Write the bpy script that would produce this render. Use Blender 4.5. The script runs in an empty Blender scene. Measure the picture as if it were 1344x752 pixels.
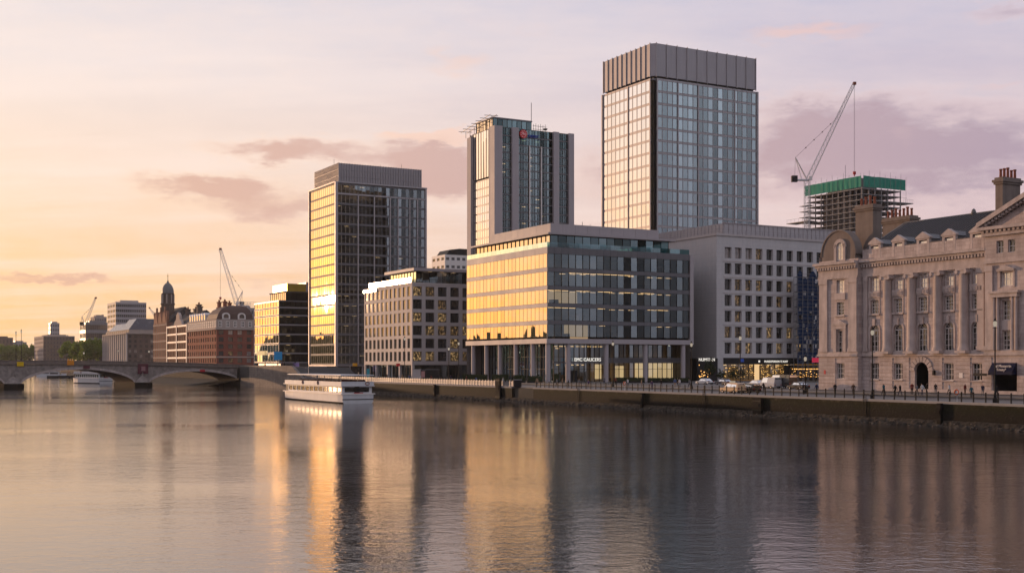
import bpy, bmesh, math, random
from mathutils import Vector, Matrix
random.seed(7)
C = bpy.context.scene.collection
SC = bpy.context.scene
# ------------------------------------------------------------------ camera model of the place
F, CX, HV, H, GZ = 1580.0, 672.0, 477.0, 7.6, 2.8
TH = math.atan2(.485, .8745)
UA = Vector((-math.sin(TH), math.cos(TH), 0)); UB = Vector((math.cos(TH), math.sin(TH), 0))
def P(u, Y): return ((u-CX)/F*Y, Y)
def zat(v, Y): return H-(v-HV)/F*Y
def along(u, p, d):
    k = (u-CX)/F
    return (k*p[1]-p[0])/(d[0]-k*d[1])
def sR(u, p): return along(u, p, UB)
def sL(u, p): return along(u, p, UA)
# ------------------------------------------------------------------ scene helpers
def thing(name, label, cat, loc=(0,0,0), rotz=0, group=None):
    o = bpy.data.objects.new(name, None); C.objects.link(o)
    o.empty_display_size = .5
    o.location = loc; o.rotation_euler = (0, 0, rotz); o['label'] = label; o['category'] = cat
    if group: o['group'] = group
    return o
def tag(o, label, cat, group=None):
    o['label'] = label; o['category'] = cat
    if group: o['group'] = group
    return o
def kind(o, k): o['kind'] = k; return o
def link(name, me, parent=None, loc=(0,0,0), rotz=0):
    o = bpy.data.objects.new(name, me); C.objects.link(o)
    o.parent = parent; o.location = loc; o.rotation_euler = (0, 0, rotz)
    return o
def dup(root, loc, rotz=None, label=None, group=None, scale=None):
    r = root.copy(); C.objects.link(r); r.location = loc
    if rotz is not None: r.rotation_euler = (0, 0, rotz)
    if label: r['label'] = label
    if group: r['group'] = group
    if scale: r.scale = scale
    for ch in list(root.children):
        c = ch.copy(); C.objects.link(c); c.parent = r
        for g in list(ch.children):
            d = g.copy(); C.objects.link(d); d.parent = c
    return r
class MB:
    def __init__(s): s.v = []; s.f = []; s.m = []
    def face(s, pts, m=0):
        n = len(s.v); s.v += [tuple(p) for p in pts]; s.f.append(tuple(range(n, n+len(pts)))); s.m.append(m)
    def box(s, x0, y0, z0, x1, y1, z1, m=0):
        if x0 > x1: x0, x1 = x1, x0
        if y0 > y1: y0, y1 = y1, y0
        if z0 > z1: z0, z1 = z1, z0
        n = len(s.v)
        s.v += [(x0,y0,z0),(x1,y0,z0),(x1,y1,z0),(x0,y1,z0),(x0,y0,z1),(x1,y0,z1),(x1,y1,z1),(x0,y1,z1)]
        for q in ((0,3,2,1),(4,5,6,7),(0,1,5,4),(1,2,6,5),(2,3,7,6),(3,0,4,7)):
            s.f.append(tuple(n+i for i in q)); s.m.append(m)
        return s
    def prism(s, pts, z0, z1, m=0):
        n = len(s.v); k = len(pts)
        z0s = z0 if isinstance(z0, (list, tuple)) else [z0]*k
        z1s = z1 if isinstance(z1, (list, tuple)) else [z1]*k
        s.v += [(p[0],p[1],a) for p, a in zip(pts, z0s)]+[(p[0],p[1],a) for p, a in zip(pts, z1s)]
        s.f.append(tuple(n+i for i in reversed(range(k)))); s.f.append(tuple(n+k+i for i in range(k)))
        s.m += [m, m]
        for i in range(k):
            j = (i+1) % k
            s.f.append((n+i, n+j, n+k+j, n+k+i)); s.m.append(m)
        return s
    def sweep(s, pts, vec, m=0):          # 3-D polygon extruded along vec
        n = len(s.v); k = len(pts); vec = Vector(vec)
        s.v += [tuple(p) for p in pts]+[tuple(Vector(p)+vec) for p in pts]
        s.f.append(tuple(n+i for i in reversed(range(k)))); s.f.append(tuple(n+k+i for i in range(k))); s.m += [m, m]
        for i in range(k):
            j = (i+1) % k
            s.f.append((n+i, n+j, n+k+j, n+k+i)); s.m.append(m)
        return s
    def cyl(s, a, b, r0, r1=None, n=8, m=0, caps=True):
        if r1 is None: r1 = r0
        a = Vector(a); b = Vector(b); d = (b-a)
        if d.length < 1e-6: return s
        d.normalize(); x = d.orthogonal().normalized(); y = d.cross(x)
        k = len(s.v)
        for c, r in ((a, r0), (b, r1)):
            for i in range(n):
                t = 2*math.pi*(i+.5)/n
                s.v.append(tuple(c+x*(r*math.cos(t))+y*(r*math.sin(t))))
        for i in range(n):
            j = (i+1) % n
            s.f.append((k+i, k+j, k+n+j, k+n+i)); s.m.append(m)
        if caps:
            s.f.append(tuple(k+i for i in reversed(range(n)))); s.f.append(tuple(k+n+i for i in range(n))); s.m += [m, m]
        return s
    def lathe(s, prof, c=(0,0,0), n=16, m=0):
        k = len(s.v)
        for r, z in prof:
            for i in range(n):
                t = 2*math.pi*i/n
                s.v.append((c[0]+r*math.cos(t), c[1]+r*math.sin(t), c[2]+z))
        for a in range(len(prof)-1):
            for i in range(n):
                j = (i+1) % n
                s.f.append((k+a*n+i, k+a*n+j, k+(a+1)*n+j, k+(a+1)*n+i)); s.m.append(m)
        s.f.append(tuple(k+i for i in reversed(range(n)))); s.f.append(tuple(k+(len(prof)-1)*n+i for i in range(n))); s.m += [m, m]
        return s
    def mesh(s, name, mats):
        me = bpy.data.meshes.new(name); me.from_pydata(s.v, [], s.f)
        for mt in (mats if isinstance(mats, (list, tuple)) else [mats]): me.materials.append(mt)
        me.polygons.foreach_set('material_index', s.m); me.update(); return me
    def build(s, name, mats, parent=None, loc=(0,0,0), rotz=0, smooth=False, bevel=0):
        me = s.mesh(name, mats)
        if smooth:
            bm = bmesh.new(); bm.from_mesh(me); bmesh.ops.remove_doubles(bm, verts=bm.verts, dist=1e-4); bm.to_mesh(me); bm.free()
            me.polygons.foreach_set('use_smooth', [True]*len(me.polygons))
            try: me.set_sharp_from_angle(angle=math.radians(40))
            except Exception: pass
        o = link(name, me, parent, loc, rotz)
        if bevel:
            b = o.modifiers.new('edge', 'BEVEL'); b.width = bevel; b.segments = 2; b.limit_method = 'ANGLE'
        return o
# a facade plane: R = runs along local +x at y=off (outside is -y); L = runs along local y at x=off (outside is -x)
class Face:
    def __init__(s, k, off=0, sg=1): s.k = k; s.off = off; s.sg = sg
    def p(s, t, d, z):
        return (t, s.off+d, z) if s.k == 'R' else (s.off+d, s.sg*t, z)
    def box(s, mb, t0, t1, d0, d1, z0, z1, m=0):
        a = s.p(t0, d0, z0); b = s.p(t1, d1, z1); mb.box(*a, *b, m)
    def loc(s, t, d, z): return s.p(t, d, z)
    @property
    def rot(s): return 0 if s.k == 'R' else -math.pi/2
def wall(mb, fc, t0, t1, z0, z1, holes, rev=.3, m=0, mr=None):
    mr = m if mr is None else mr
    ts = sorted({round(x, 4) for x in [t0, t1]+[h[i] for h in holes for i in (0, 1)] if t0-1e-6 <= x <= t1+1e-6})
    zs = sorted({round(x, 4) for x in [z0, z1]+[h[i] for h in holes for i in (2, 3)] if z0-1e-6 <= x <= z1+1e-6})
    for i in range(len(ts)-1):
        for j in range(len(zs)-1):
            tc = (ts[i]+ts[i+1])/2; zc = (zs[j]+zs[j+1])/2
            if any(h[0] < tc < h[1] and h[2] < zc < h[3] for h in holes): continue
            mb.face([fc.p(ts[i],0,zs[j]), fc.p(ts[i+1],0,zs[j]), fc.p(ts[i+1],0,zs[j+1]), fc.p(ts[i],0,zs[j+1])], m)
    for a, b, c, d in holes:
        q = [(a,c),(b,c),(b,d),(a,d)]
        for i in range(4):
            (ta, za), (tb, zb) = q[i], q[(i+1) % 4]
            mb.face([fc.p(ta,0,za), fc.p(tb,0,zb), fc.p(tb,rev,zb), fc.p(ta,rev,za)], mr)
# ------------------------------------------------------------------ materials
def N(nt, t, **kw):
    n = nt.nodes.new(t)
    for k, v in kw.items():
        if k.startswith('i_'):
            n.inputs[int(k[2:]) if k[2:].isdigit() else k[2:].replace('_', ' ')].default_value = v
        else: setattr(n, k, v)
    return n
def new_mat(name):
    m = bpy.data.materials.new(name); m.use_nodes = True; nt = m.node_tree; nt.nodes.clear()
    return m, nt, N(nt, 'ShaderNodeOutputMaterial')
def rgb(c): return (c[0], c[1], c[2], 1)
def mathn(nt, op, a, b=None, c=None, clamp=False):
    n = nt.nodes.new('ShaderNodeMath'); n.operation = op; n.use_clamp = clamp
    for i, x in enumerate((a, b, c)):
        if x is None: continue
        if hasattr(x, 'is_output'): nt.links.new(x, n.inputs[i])
        else: n.inputs[i].default_value = x
    return n.outputs[0]
def mixc(nt, fac, a, b, mode='MIX'):
    n = nt.nodes.new('ShaderNodeMix'); n.data_type = 'RGBA'; n.blend_type = mode
    for i, x in ((0, fac), (6, a), (7, b)):
        if hasattr(x, 'is_output'): nt.links.new(x, n.inputs[i])
        else: n.inputs[i].default_value = x if i == 0 else rgb(x)
    return n.outputs[2]
def ramp(nt, x, stops):
    n = nt.nodes.new('ShaderNodeValToRGB'); e = n.color_ramp.elements
    while len(e) < len(stops): e.new(.5)
    for el, (p, c) in zip(e, stops):
        el.position = p; el.color = rgb(c) if isinstance(c, (tuple, list)) else (c, c, c, 1)
    nt.links.new(x, n.inputs[0]); return n.outputs[0]
def facade_vec(nt):                       # (x+y, z) of the object: runs along either wall of a square building
    tc = N(nt, 'ShaderNodeTexCoord'); sp = N(nt, 'ShaderNodeSeparateXYZ'); nt.links.new(tc.outputs['Object'], sp.inputs[0])
    cb = N(nt, 'ShaderNodeCombineXYZ'); nt.links.new(mathn(nt, 'ADD', sp.outputs[0], sp.outputs[1]), cb.inputs[0]); nt.links.new(sp.outputs[2], cb.inputs[1])
    return tc, cb.outputs[0]
def noise(nt, vec, scale, detail=4, rough=.55, dims='3D'):
    n = N(nt, 'ShaderNodeTexNoise'); n.inputs['Scale'].default_value = scale; n.inputs['Detail'].default_value = detail; n.inputs['Roughness'].default_value = rough
    if vec is not None: nt.links.new(vec, n.inputs['Vector'])
    return n.outputs['Fac']
def scaled(nt, vec, s):
    n = N(nt, 'ShaderNodeMapping'); n.inputs['Scale'].default_value = s; nt.links.new(vec, n.inputs['Vector']); return n.outputs[0]
def solid(name, col, rough=.7, var=.18, sc=.6, metal=0, streak=.12, bump=.0, spec=.18, brick=None, mortar=None, bsize=(.8, .35)):
    m, nt, out = new_mat(name)
    b = N(nt, 'ShaderNodeBsdfPrincipled'); b.inputs['Roughness'].default_value = rough; b.inputs['Metallic'].default_value = metal
    b.inputs['Specular IOR Level'].default_value = spec
    tc, fv = facade_vec(nt); ob = tc.outputs['Object']
    n1 = noise(nt, ob, sc, 5); n2 = noise(nt, scaled(nt, fv, (1.3, .12, 1)), .9, 3); n3 = noise(nt, ob, sc*14, 3)
    base = rgb(col)
    k = mathn(nt, 'MULTIPLY_ADD', n1, 2*var, 1-var)
    k = mathn(nt, 'MULTIPLY', k, mathn(nt, 'MULTIPLY_ADD', n2, 2*streak, 1-streak))
    k = mathn(nt, 'MULTIPLY', k, mathn(nt, 'MULTIPLY_ADD', n3, var, 1-var/2))
    c = col
    if brick:
        t = N(nt, 'ShaderNodeTexBrick'); nt.links.new(fv, t.inputs['Vector'])
        t.inputs['Scale'].default_value = 1; t.inputs['Brick Width'].default_value = bsize[0]; t.inputs['Row Height'].default_value = bsize[1]
        t.inputs['Mortar Size'].default_value = .02; t.inputs['Mortar Smooth'].default_value = .3
        t.inputs['Color1'].default_value = rgb(col); t.inputs['Color2'].default_value = rgb(brick); t.inputs['Mortar'].default_value = rgb(mortar or [x*.6 for x in col])
        c = t.outputs['Color']
    kk = N(nt, 'ShaderNodeCombineColor')
    for i in range(3): nt.links.new(k, kk.inputs[i])
    nt.links.new(mixc(nt, 1.0, c, kk.outputs[0], 'MULTIPLY'), b.inputs['Base Color'])
    if bump:
        bp = N(nt, 'ShaderNodeBump'); bp.inputs['Strength'].default_value = bump; bp.inputs['Distance'].default_value = .05
        nt.links.new(n3, bp.inputs['Height']); nt.links.new(bp.outputs[0], b.inputs['Normal'])
    r = mathn(nt, 'MULTIPLY_ADD', n1, .2, rough-.1, clamp=True); nt.links.new(r, b.inputs['Roughness'])
    nt.links.new(b.outputs[0], out.inputs[0]); return m
def glass(name, ior=1.9, tint=(.5,.55,.55), rough=.02, refl=(1,1,1), base=.0):
    """clear facade glass: see-through tinted body with a mirror coat"""
    m, nt, out = new_mat(name)
    tr = N(nt, 'ShaderNodeBsdfTransparent'); tr.inputs[0].default_value = rgb(tint)
    gl = N(nt, 'ShaderNodeBsdfGlossy'); gl.inputs[0].default_value = rgb(refl); gl.inputs['Roughness'].default_value = rough
    fr = N(nt, 'ShaderNodeFresnel'); fr.inputs[0].default_value = ior
    geo = N(nt, 'ShaderNodeNewGeometry'); ri = mathn(nt, 'MULTIPLY_ADD', geo.outputs['Random Per Island'], .32, base-.18)
    fac = mathn(nt, 'ADD', fr.outputs[0], ri, clamp=True)
    mx = N(nt, 'ShaderNodeMixShader'); nt.links.new(fac, mx.inputs[0]); nt.links.new(tr.outputs[0], mx.inputs[1]); nt.links.new(gl.outputs[0], mx.inputs[2])
    bp = N(nt, 'ShaderNodeBump'); bp.inputs['Strength'].default_value = .025; bp.inputs['Distance'].default_value = .02
    tc = N(nt, 'ShaderNodeTexCoord'); nt.links.new(noise(nt, tc.outputs['Object'], .55, 2), bp.inputs['Height']); nt.links.new(bp.outputs[0], gl.inputs['Normal'])
    nt.links.new(mx.outputs[0], out.inputs[0]); return m
def window_glass(name, ior=1.7, inner=(.012,.011,.010), lit=None, power=0, blind=None, rough=.03):
    """glass over a dim room; lit = warm lamps in the room behind"""
    m, nt, out = new_mat(name)
    tc = N(nt, 'ShaderNodeTexCoord'); oi = N(nt, 'ShaderNodeObjectInfo'); ob = tc.outputs['Object']
    df = N(nt, 'ShaderNodeBsdfDiffuse')
    off = N(nt, 'ShaderNodeVectorMath', operation='ADD'); nt.links.new(ob, off.inputs[0])
    rr = mathn(nt, 'MULTIPLY', oi.outputs['Random'], 90); cb = N(nt, 'ShaderNodeCombineXYZ')
    for i in range(3): nt.links.new(rr, cb.inputs[i])
    nt.links.new(cb.outputs[0], off.inputs[1]); v = off.outputs[0]
    n1 = noise(nt, v, 1.1, 3)
    if blind: nt.links.new(mixc(nt, mathn(nt, 'GREATER_THAN', n1, .47), inner, blind), df.inputs[0])
    else: nt.links.new(mixc(nt, n1, inner, [x*4+.004 for x in inner]), df.inputs[0])
    body = df.outputs[0]
    if lit:
        em = N(nt, 'ShaderNodeEmission'); em.inputs[0].default_value = rgb(lit)
        pat = ramp(nt, noise(nt, scaled(nt, v, (1.3, 1, .8)), 1.6, 2), [(.42, .02), (.54, .3), (.68, 1.0)])
        st = mathn(nt, 'MULTIPLY', pat, power); nt.links.new(st, em.inputs[1])
        ad = N(nt, 'ShaderNodeAddShader'); nt.links.new(body, ad.inputs[0]); nt.links.new(em.outputs[0], ad.inputs[1]); body = ad.outputs[0]
    gl = N(nt, 'ShaderNodeBsdfGlossy'); gl.inputs['Roughness'].default_value = rough
    bp = N(nt, 'ShaderNodeBump'); bp.inputs['Strength'].default_value = .08; bp.inputs['Distance'].default_value = .02
    nt.links.new(noise(nt, v, 1.2, 2), bp.inputs['Height']); nt.links.new(bp.outputs[0], gl.inputs['Normal'])
    fr = N(nt, 'ShaderNodeFresnel'); fr.inputs[0].default_value = ior
    mx = N(nt, 'ShaderNodeMixShader'); nt.links.new(fr.outputs[0], mx.inputs[0]); nt.links.new(body, mx.inputs[1]); nt.links.new(gl.outputs[0], mx.inputs[2])
    nt.links.new(mx.outputs[0], out.inputs[0]); return m
def emis(name, col, power):
    m, nt, out = new_mat(name); e = N(nt, 'ShaderNodeEmission'); e.inputs[0].default_value = rgb(col); e.inputs[1].default_value = power
    nt.links.new(e.outputs[0], out.inputs[0]); return m
M = {}
M['stone_hall'] = solid('hall_stone', (.44,.365,.335), .85, .36, .30, streak=.40, bump=.25, brick=(.35,.28,.255), mortar=(.21,.17,.155), bsize=(1.5,.62))
M['stone_trim'] = solid('hall_trim', (.40,.33,.30), .85, .36, .7, streak=.42, bump=.15)
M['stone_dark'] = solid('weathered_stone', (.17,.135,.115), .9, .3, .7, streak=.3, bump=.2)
M['stone_office'] = solid('office_stone', (.47,.435,.42), .75, .10, .3, streak=.10, brick=(.45,.425,.415), mortar=(.33,.31,.30), bsize=(1.8,1.2))
M['stone_pale'] = solid('pale_cladding', (.42,.37,.35), .7, .08, .3, streak=.08)
M['pier_lav'] = solid('pier_cladding', (.34,.30,.30), .55, .08, .2, streak=.08)
M['metal_crown'] = solid('crown_metal', (.30,.275,.28), .45, .10, .2, metal=.35, streak=.12)
M['metal_fin'] = solid('fin_metal', (.36,.33,.33), .55, .08, .2, metal=.4, streak=.05)
M['metal_dark'] = solid('dark_metal', (.018,.017,.0175), .55, .2, .6, spec=.12)
M['metal_grey'] = solid('grey_metal', (.20,.19,.195), .45, .1, .4, metal=.3)
M['spandrel'] = solid('spandrel_panel', (.13,.125,.13), .65, .12, .3, spec=.15)
M['frame_white'] = solid('window_white', (.66,.60,.55), .6, .08, 2)
M['frame_dark'] = solid('window_dark', (.016,.015,.0145), .6, .1, 2, spec=.1)
M['brick_red'] = solid('red_brick', (.23,.070,.045), .9, .25, .4, brick=(.19,.06,.04), mortar=(.20,.09,.07), bsize=(.9,.3))
M['brick_terra'] = solid('terracotta', (.25,.105,.065), .9, .2, .4, brick=(.18,.09,.06), mortar=(.2,.13,.1), bsize=(.9,.3))
M['brick_brown'] = solid('brown_brick', (.12,.085,.07), .9, .2, .4)
M['sand_far'] = solid('sandstone', (.36,.29,.25), .9, .15, .4)
M['slate'] = solid('slate_roof', (.062,.053,.05), .7, .3, .8, streak=.3, brick=(.05,.044,.043), mortar=(.03,.027,.027), bsize=(.5,.6))
M['lead'] = solid('lead_roof', (.13,.125,.125), .5, .15, .6, metal=.2)
M['roof_flat'] = solid('flat_roof', (.14,.13,.125), .9, .2, .3)
M['terracotta_pot'] = solid('chimney_clay', (.22,.075,.045), .85, .2, 2)
M['concrete'] = solid('concrete', (.26,.24,.225), .85, .15, .5)
M['concrete_dark'] = solid('raw_concrete', (.12,.105,.1), .9, .2, .5)
M['interior'] = solid('interior_wall', (.10,.085,.07), .9, .3, .3)
M['interior_slab'] = solid('interior_floor', (.13,.12,.11), .9, .2, .3)
M['lobby_wall'] = solid('lobby_wall', (.34,.24,.14), .7, .3, .4)
M['furniture'] = solid('office_furniture', (.05,.045,.04), .7, .5, 1.5)
M['quay_raised'] = solid('bridgehead_stone', (.21,.175,.15), .9, .3, .6, streak=.35, brick=(.16,.135,.115), mortar=(.08,.07,.06), bsize=(1.4,.6))
M['glass_gold'] = glass('coated_glass', 3.7, (.30,.32,.31), .013, (.84,.71,.53))
M['glass_pale'] = glass('silver_glass', 3.3, (.38,.42,.43), .014, (.88,.88,.88))
M['glass_mid'] = glass('grey_glass', 2.7, (.50,.55,.55), .012, (.86,.96,1))
M['glass_clear'] = glass('clear_glass', 2.6, (.66,.72,.71), .012, (.80,.96,1))
M['glass_tower'] = glass('mirror_glass', 3.6, (.25,.30,.31), .02, (.80,.92,.97), .05)
M['glass_teal'] = glass('teal_glass', 2.3, (.15,.34,.36), .02, (.7,.95,1))
M['win_dark'] = window_glass('window_dim', 1.8)
M['win_hall'] = window_glass('sash_glass', 1.9, (.010,.009,.008), blind=(.12,.10,.09))
M['win_blind'] = window_glass('window_blind', 2.2, (.12,.10,.09))
M['win_lit'] = window_glass('window_lit', 1.7, lit=(1,.62,.26), power=.42)
M['win_lit_dim'] = window_glass('window_lit_dim', 1.8, lit=(1,.58,.24), power=.18)
M['win_gold'] = window_glass('window_sunset', 3.4, (.02,.018,.015), rough=.03)
M['win_bright'] = window_glass('window_sky', 5.0, (.25,.20,.17), rough=.06)
M['win_far'] = window_glass('window_far', 1.9, (.02,.018,.018))
M['lamp_warm'] = emis('ceiling_lamp', (1,.58,.24), 2.2)
M['lamp_dim'] = emis('ceiling_lamp_dim', (1,.6,.28), 1.5)
M['lamp_white'] = emis('street_light', (1,.86,.68), 14)
M['shop_glow'] = emis('shop_wall_lit', (1,.66,.33), .75)
M['restaurant_glow'] = emis('restaurant_glow', (1,.48,.14), .13)
M['room_glow'] = emis('lit_room', (1,.66,.36), .33)
M['sign_white'] = emis('sign_letter', (1,.93,.84), .85)
M['bulb'] = emis('warm_bulb', (1,.50,.14), 1.7)
M['white_paint'] = solid('white_paint', (.50,.49,.49), .6, .10, 1, spec=.2)
M['black_iron'] = solid('black_iron', (.010,.0095,.0095), .6, .2, 2, spec=.1)
M['asphalt'] = solid('asphalt', (.055,.052,.05), .85, .2, .2, bump=.1)
M['timber'] = solid('wet_timber', (.012,.010,.008), .8, .4, 1.5, spec=.08)
def pavement_mat():
    m, nt, out = new_mat('granite_paving'); b = N(nt, 'ShaderNodeBsdfPrincipled'); b.inputs['Roughness'].default_value = .7
    geo = N(nt, 'ShaderNodeTexCoord'); v = geo.outputs['Object']
    t = N(nt, 'ShaderNodeTexBrick'); nt.links.new(v, t.inputs['Vector']); t.inputs['Scale'].default_value = 1
    t.inputs['Brick Width'].default_value = 1.2; t.inputs['Row Height'].default_value = .6; t.inputs['Mortar Size'].default_value = .012
    t.inputs['Color1'].default_value = (.15,.135,.125,1); t.inputs['Color2'].default_value = (.13,.118,.11,1); t.inputs['Mortar'].default_value = (.07,.06,.055,1)
    n1 = noise(nt, v, .15, 6)
    nt.links.new(mixc(nt, n1, t.outputs[0], (.08,.072,.066)), b.inputs['Base Color'])
    nt.links.new(b.outputs[0], out.inputs[0]); return m
M['pavement'] = pavement_mat()
def quay_mat():
    """granite wall: dry courses at the top, green weed in the tidal band, dark wet stone below"""
    m, nt, out = new_mat('quay_stone'); b = N(nt, 'ShaderNodeBsdfPrincipled'); b.inputs["Specular IOR Level"].default_value = .08
    geo = N(nt, 'ShaderNodeNewGeometry'); sp = N(nt, 'ShaderNodeSeparateXYZ'); nt.links.new(geo.outputs['Position'], sp.inputs[0])
    v = geo.outputs['Position']
    cb = N(nt, 'ShaderNodeCombineXYZ'); nt.links.new(mathn(nt, 'SUBTRACT', sp.outputs[1], mathn(nt, 'MULTIPLY', sp.outputs[0], .55)), cb.inputs[0]); nt.links.new(sp.outputs[2], cb.inputs[1])
    t = N(nt, 'ShaderNodeTexBrick'); nt.links.new(cb.outputs[0], t.inputs['Vector']); t.inputs['Scale'].default_value = 1
    t.inputs['Brick Width'].default_value = 1.5; t.inputs['Row Height'].default_value = .45; t.inputs['Mortar Size'].default_value = .03
    t.inputs['Color1'].default_value = (.15,.12,.09,1); t.inputs['Color2'].default_value = (.09,.072,.054,1); t.inputs['Mortar'].default_value = (.06,.05,.04,1)
    n1 = noise(nt, v, .7, 5); n2 = noise(nt, v, 3.2, 4)
    zz = mathn(nt, 'ADD', sp.outputs[2], mathn(nt, 'MULTIPLY_ADD', n1, 1.3, -.65))
    zf = mathn(nt, "DIVIDE", zz, 3.4)
    c = ramp(nt, zf, [(0, (.008,.007,.005)), (.4, (.012,.010,.008)), (.6, (.013,.013,.007)), (.70, (.013,.013,.006)), (.78, (.022,.020,.009)), (.87, (.06,.05,.035)), (1, (.13,.105,.08))])
    mask = ramp(nt, zf, [(.78, 0.0), (.95, .85)])
    c2 = mixc(nt, mask, c, t.outputs[0]); c3 = mixc(nt, mathn(nt, 'MULTIPLY', ramp(nt, n2, [(.55, 0.), (.75, 1.)]), .45), c2, (.06,.052,.038))
    nt.links.new(c3, b.inputs['Base Color']); b.inputs['Roughness'].default_value = .75
    bp = N(nt, 'ShaderNodeBump'); bp.inputs['Strength'].default_value = .6; bp.inputs['Distance'].default_value = .12; nt.links.new(n2, bp.inputs['Height']); nt.links.new(bp.outputs[0], b.inputs['Normal'])
    nt.links.new(b.outputs[0], out.inputs[0]); return m
M['quay'] = quay_mat()
def rough_mat(name, c1, c2, sc, bump=.8, leaf=False):
    m, nt, out = new_mat(name); b = N(nt, 'ShaderNodeBsdfPrincipled'); b.inputs['Roughness'].default_value = .9; b.inputs['Specular IOR Level'].default_value = .1
    geo = N(nt, 'ShaderNodeNewGeometry'); n = noise(nt, geo.outputs['Position'], sc, 6, .65)
    col = ramp(nt, n, [(.35, c1), (.65, c2)]); nt.links.new(col, b.inputs['Base Color'])
    if leaf:
        tl = N(nt, 'ShaderNodeBsdfTranslucent'); nt.links.new(col, tl.inputs[0]); mx = N(nt, 'ShaderNodeMixShader'); mx.inputs[0].default_value = .45
        nt.links.new(b.outputs[0], mx.inputs[1]); nt.links.new(tl.outputs[0], mx.inputs[2]); nt.links.new(mx.outputs[0], out.inputs[0]); return m
    bp = N(nt, 'ShaderNodeBump'); bp.inputs['Strength'].default_value = bump; bp.inputs['Distance'].default_value = .15; nt.links.new(n, bp.inputs['Height']); nt.links.new(bp.outputs[0], b.inputs['Normal'])
    nt.links.new(b.outputs[0], out.inputs[0]); return m
M['rubble'] = rough_mat('wet_rubble', (.012,.010,.008), (.07,.058,.045), 1.6)
M['rubble_stone'] = rough_mat('rubble_stone', (.03,.025,.02), (.15,.12,.095), 2.5)
M['bridge_stone'] = rough_mat('bridge_granite', (.17,.14,.125), (.30,.255,.225), .8, .3)
M['ground'] = rough_mat('earth', (.06,.055,.045), (.10,.09,.075), .1, .1)
M['leaf'] = rough_mat('leaf_green', (.08,.125,.016), (.18,.23,.045), 1.2, .0, True)
M['hedge'] = rough_mat('hedge_leaf', (.015,.022,.010), (.04,.05,.02), 4, .0)
M['bark'] = rough_mat('tree_bark', (.03,.024,.018), (.06,.05,.04), 4, .3)
M['net_green'] = solid('green_netting', (.03,.22,.15), .8, .25, .5, streak=.2)
M['net_blue'] = solid('blue_netting', (.006,.022,.062), .8, .4, .6, streak=.3)
def water_mat():
    m, nt, out = new_mat('river_water'); b = N(nt, 'ShaderNodeBsdfPrincipled')
    b.inputs['Base Color'].default_value = (.016,.012,.010,1); b.inputs['Roughness'].default_value = .04; b.inputs['IOR'].default_value = 2.4
    geo = N(nt, 'ShaderNodeNewGeometry'); v = geo.outputs['Position']
    n1 = noise(nt, scaled(nt, v, (.7, 1.0, 1)), .75, 4, .5)     # wavelets of a metre or two
    n2 = noise(nt, scaled(nt, v, (.8, 1.1, 1)), 2.5, 3, .6)     # ripples
    n3 = noise(nt, scaled(nt, v, (1, 1.4, 1)), .022, 3)          # gusts
    g = ramp(nt, n3, [(.34, .30), (.5, .75), (.66, 1.0)])
    # the tour boat's wake: churned water trailing from its stern
    sp = N(nt, 'ShaderNodeSeparateXYZ'); nt.links.new(v, sp.inputs[0])
    dx = mathn(nt, 'ADD', sp.outputs[0], 28.5); dy = mathn(nt, 'SUBTRACT', sp.outputs[1], 229)
    al = mathn(nt, 'SUBTRACT', mathn(nt, 'MULTIPLY', dx, .485), mathn(nt, 'MULTIPLY', dy, .8745)); pe = mathn(nt, 'ADD', mathn(nt, 'MULTIPLY', dx, .8745), mathn(nt, 'MULTIPLY', dy, .485))
    wd = mathn(nt, 'MULTIPLY_ADD', mathn(nt, 'MAXIMUM', al, 0), .07, 3.4)
    wk = mathn(nt, 'EXPONENT', mathn(nt, 'MULTIPLY', mathn(nt, 'POWER', mathn(nt, 'DIVIDE', mathn(nt, 'ABSOLUTE', pe), wd), 2), -1))
    wk = mathn(nt, 'MULTIPLY', wk, mathn(nt, 'MULTIPLY', ramp(nt, mathn(nt, 'DIVIDE', al, 60), [(0, 0.), (.02, 1.), (.9, .35), (1, 0.)]), 1.3))
    n4 = noise(nt, v, 1.6, 4, .6); g = mathn(nt, 'ADD', g, mathn(nt, 'MULTIPLY', wk, n4))
    n5 = noise(nt, scaled(nt, v, (.8, 1.2, 1)), 6.5, 2, .5)
    hgt = mathn(nt, 'MULTIPLY', mathn(nt, 'ADD', mathn(nt, 'ADD', n1, mathn(nt, 'MULTIPLY', n2, .55)), mathn(nt, 'MULTIPLY', n5, .16)), g)
    bp = N(nt, 'ShaderNodeBump'); bp.inputs['Strength'].default_value = 1; bp.inputs['Distance'].default_value = .036
    nt.links.new(hgt, bp.inputs['Height']); nt.links.new(bp.outputs[0], b.inputs['Normal'])
    nt.links.new(b.outputs[0], out.inputs[0]); return m
M['water'] = water_mat()
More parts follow.
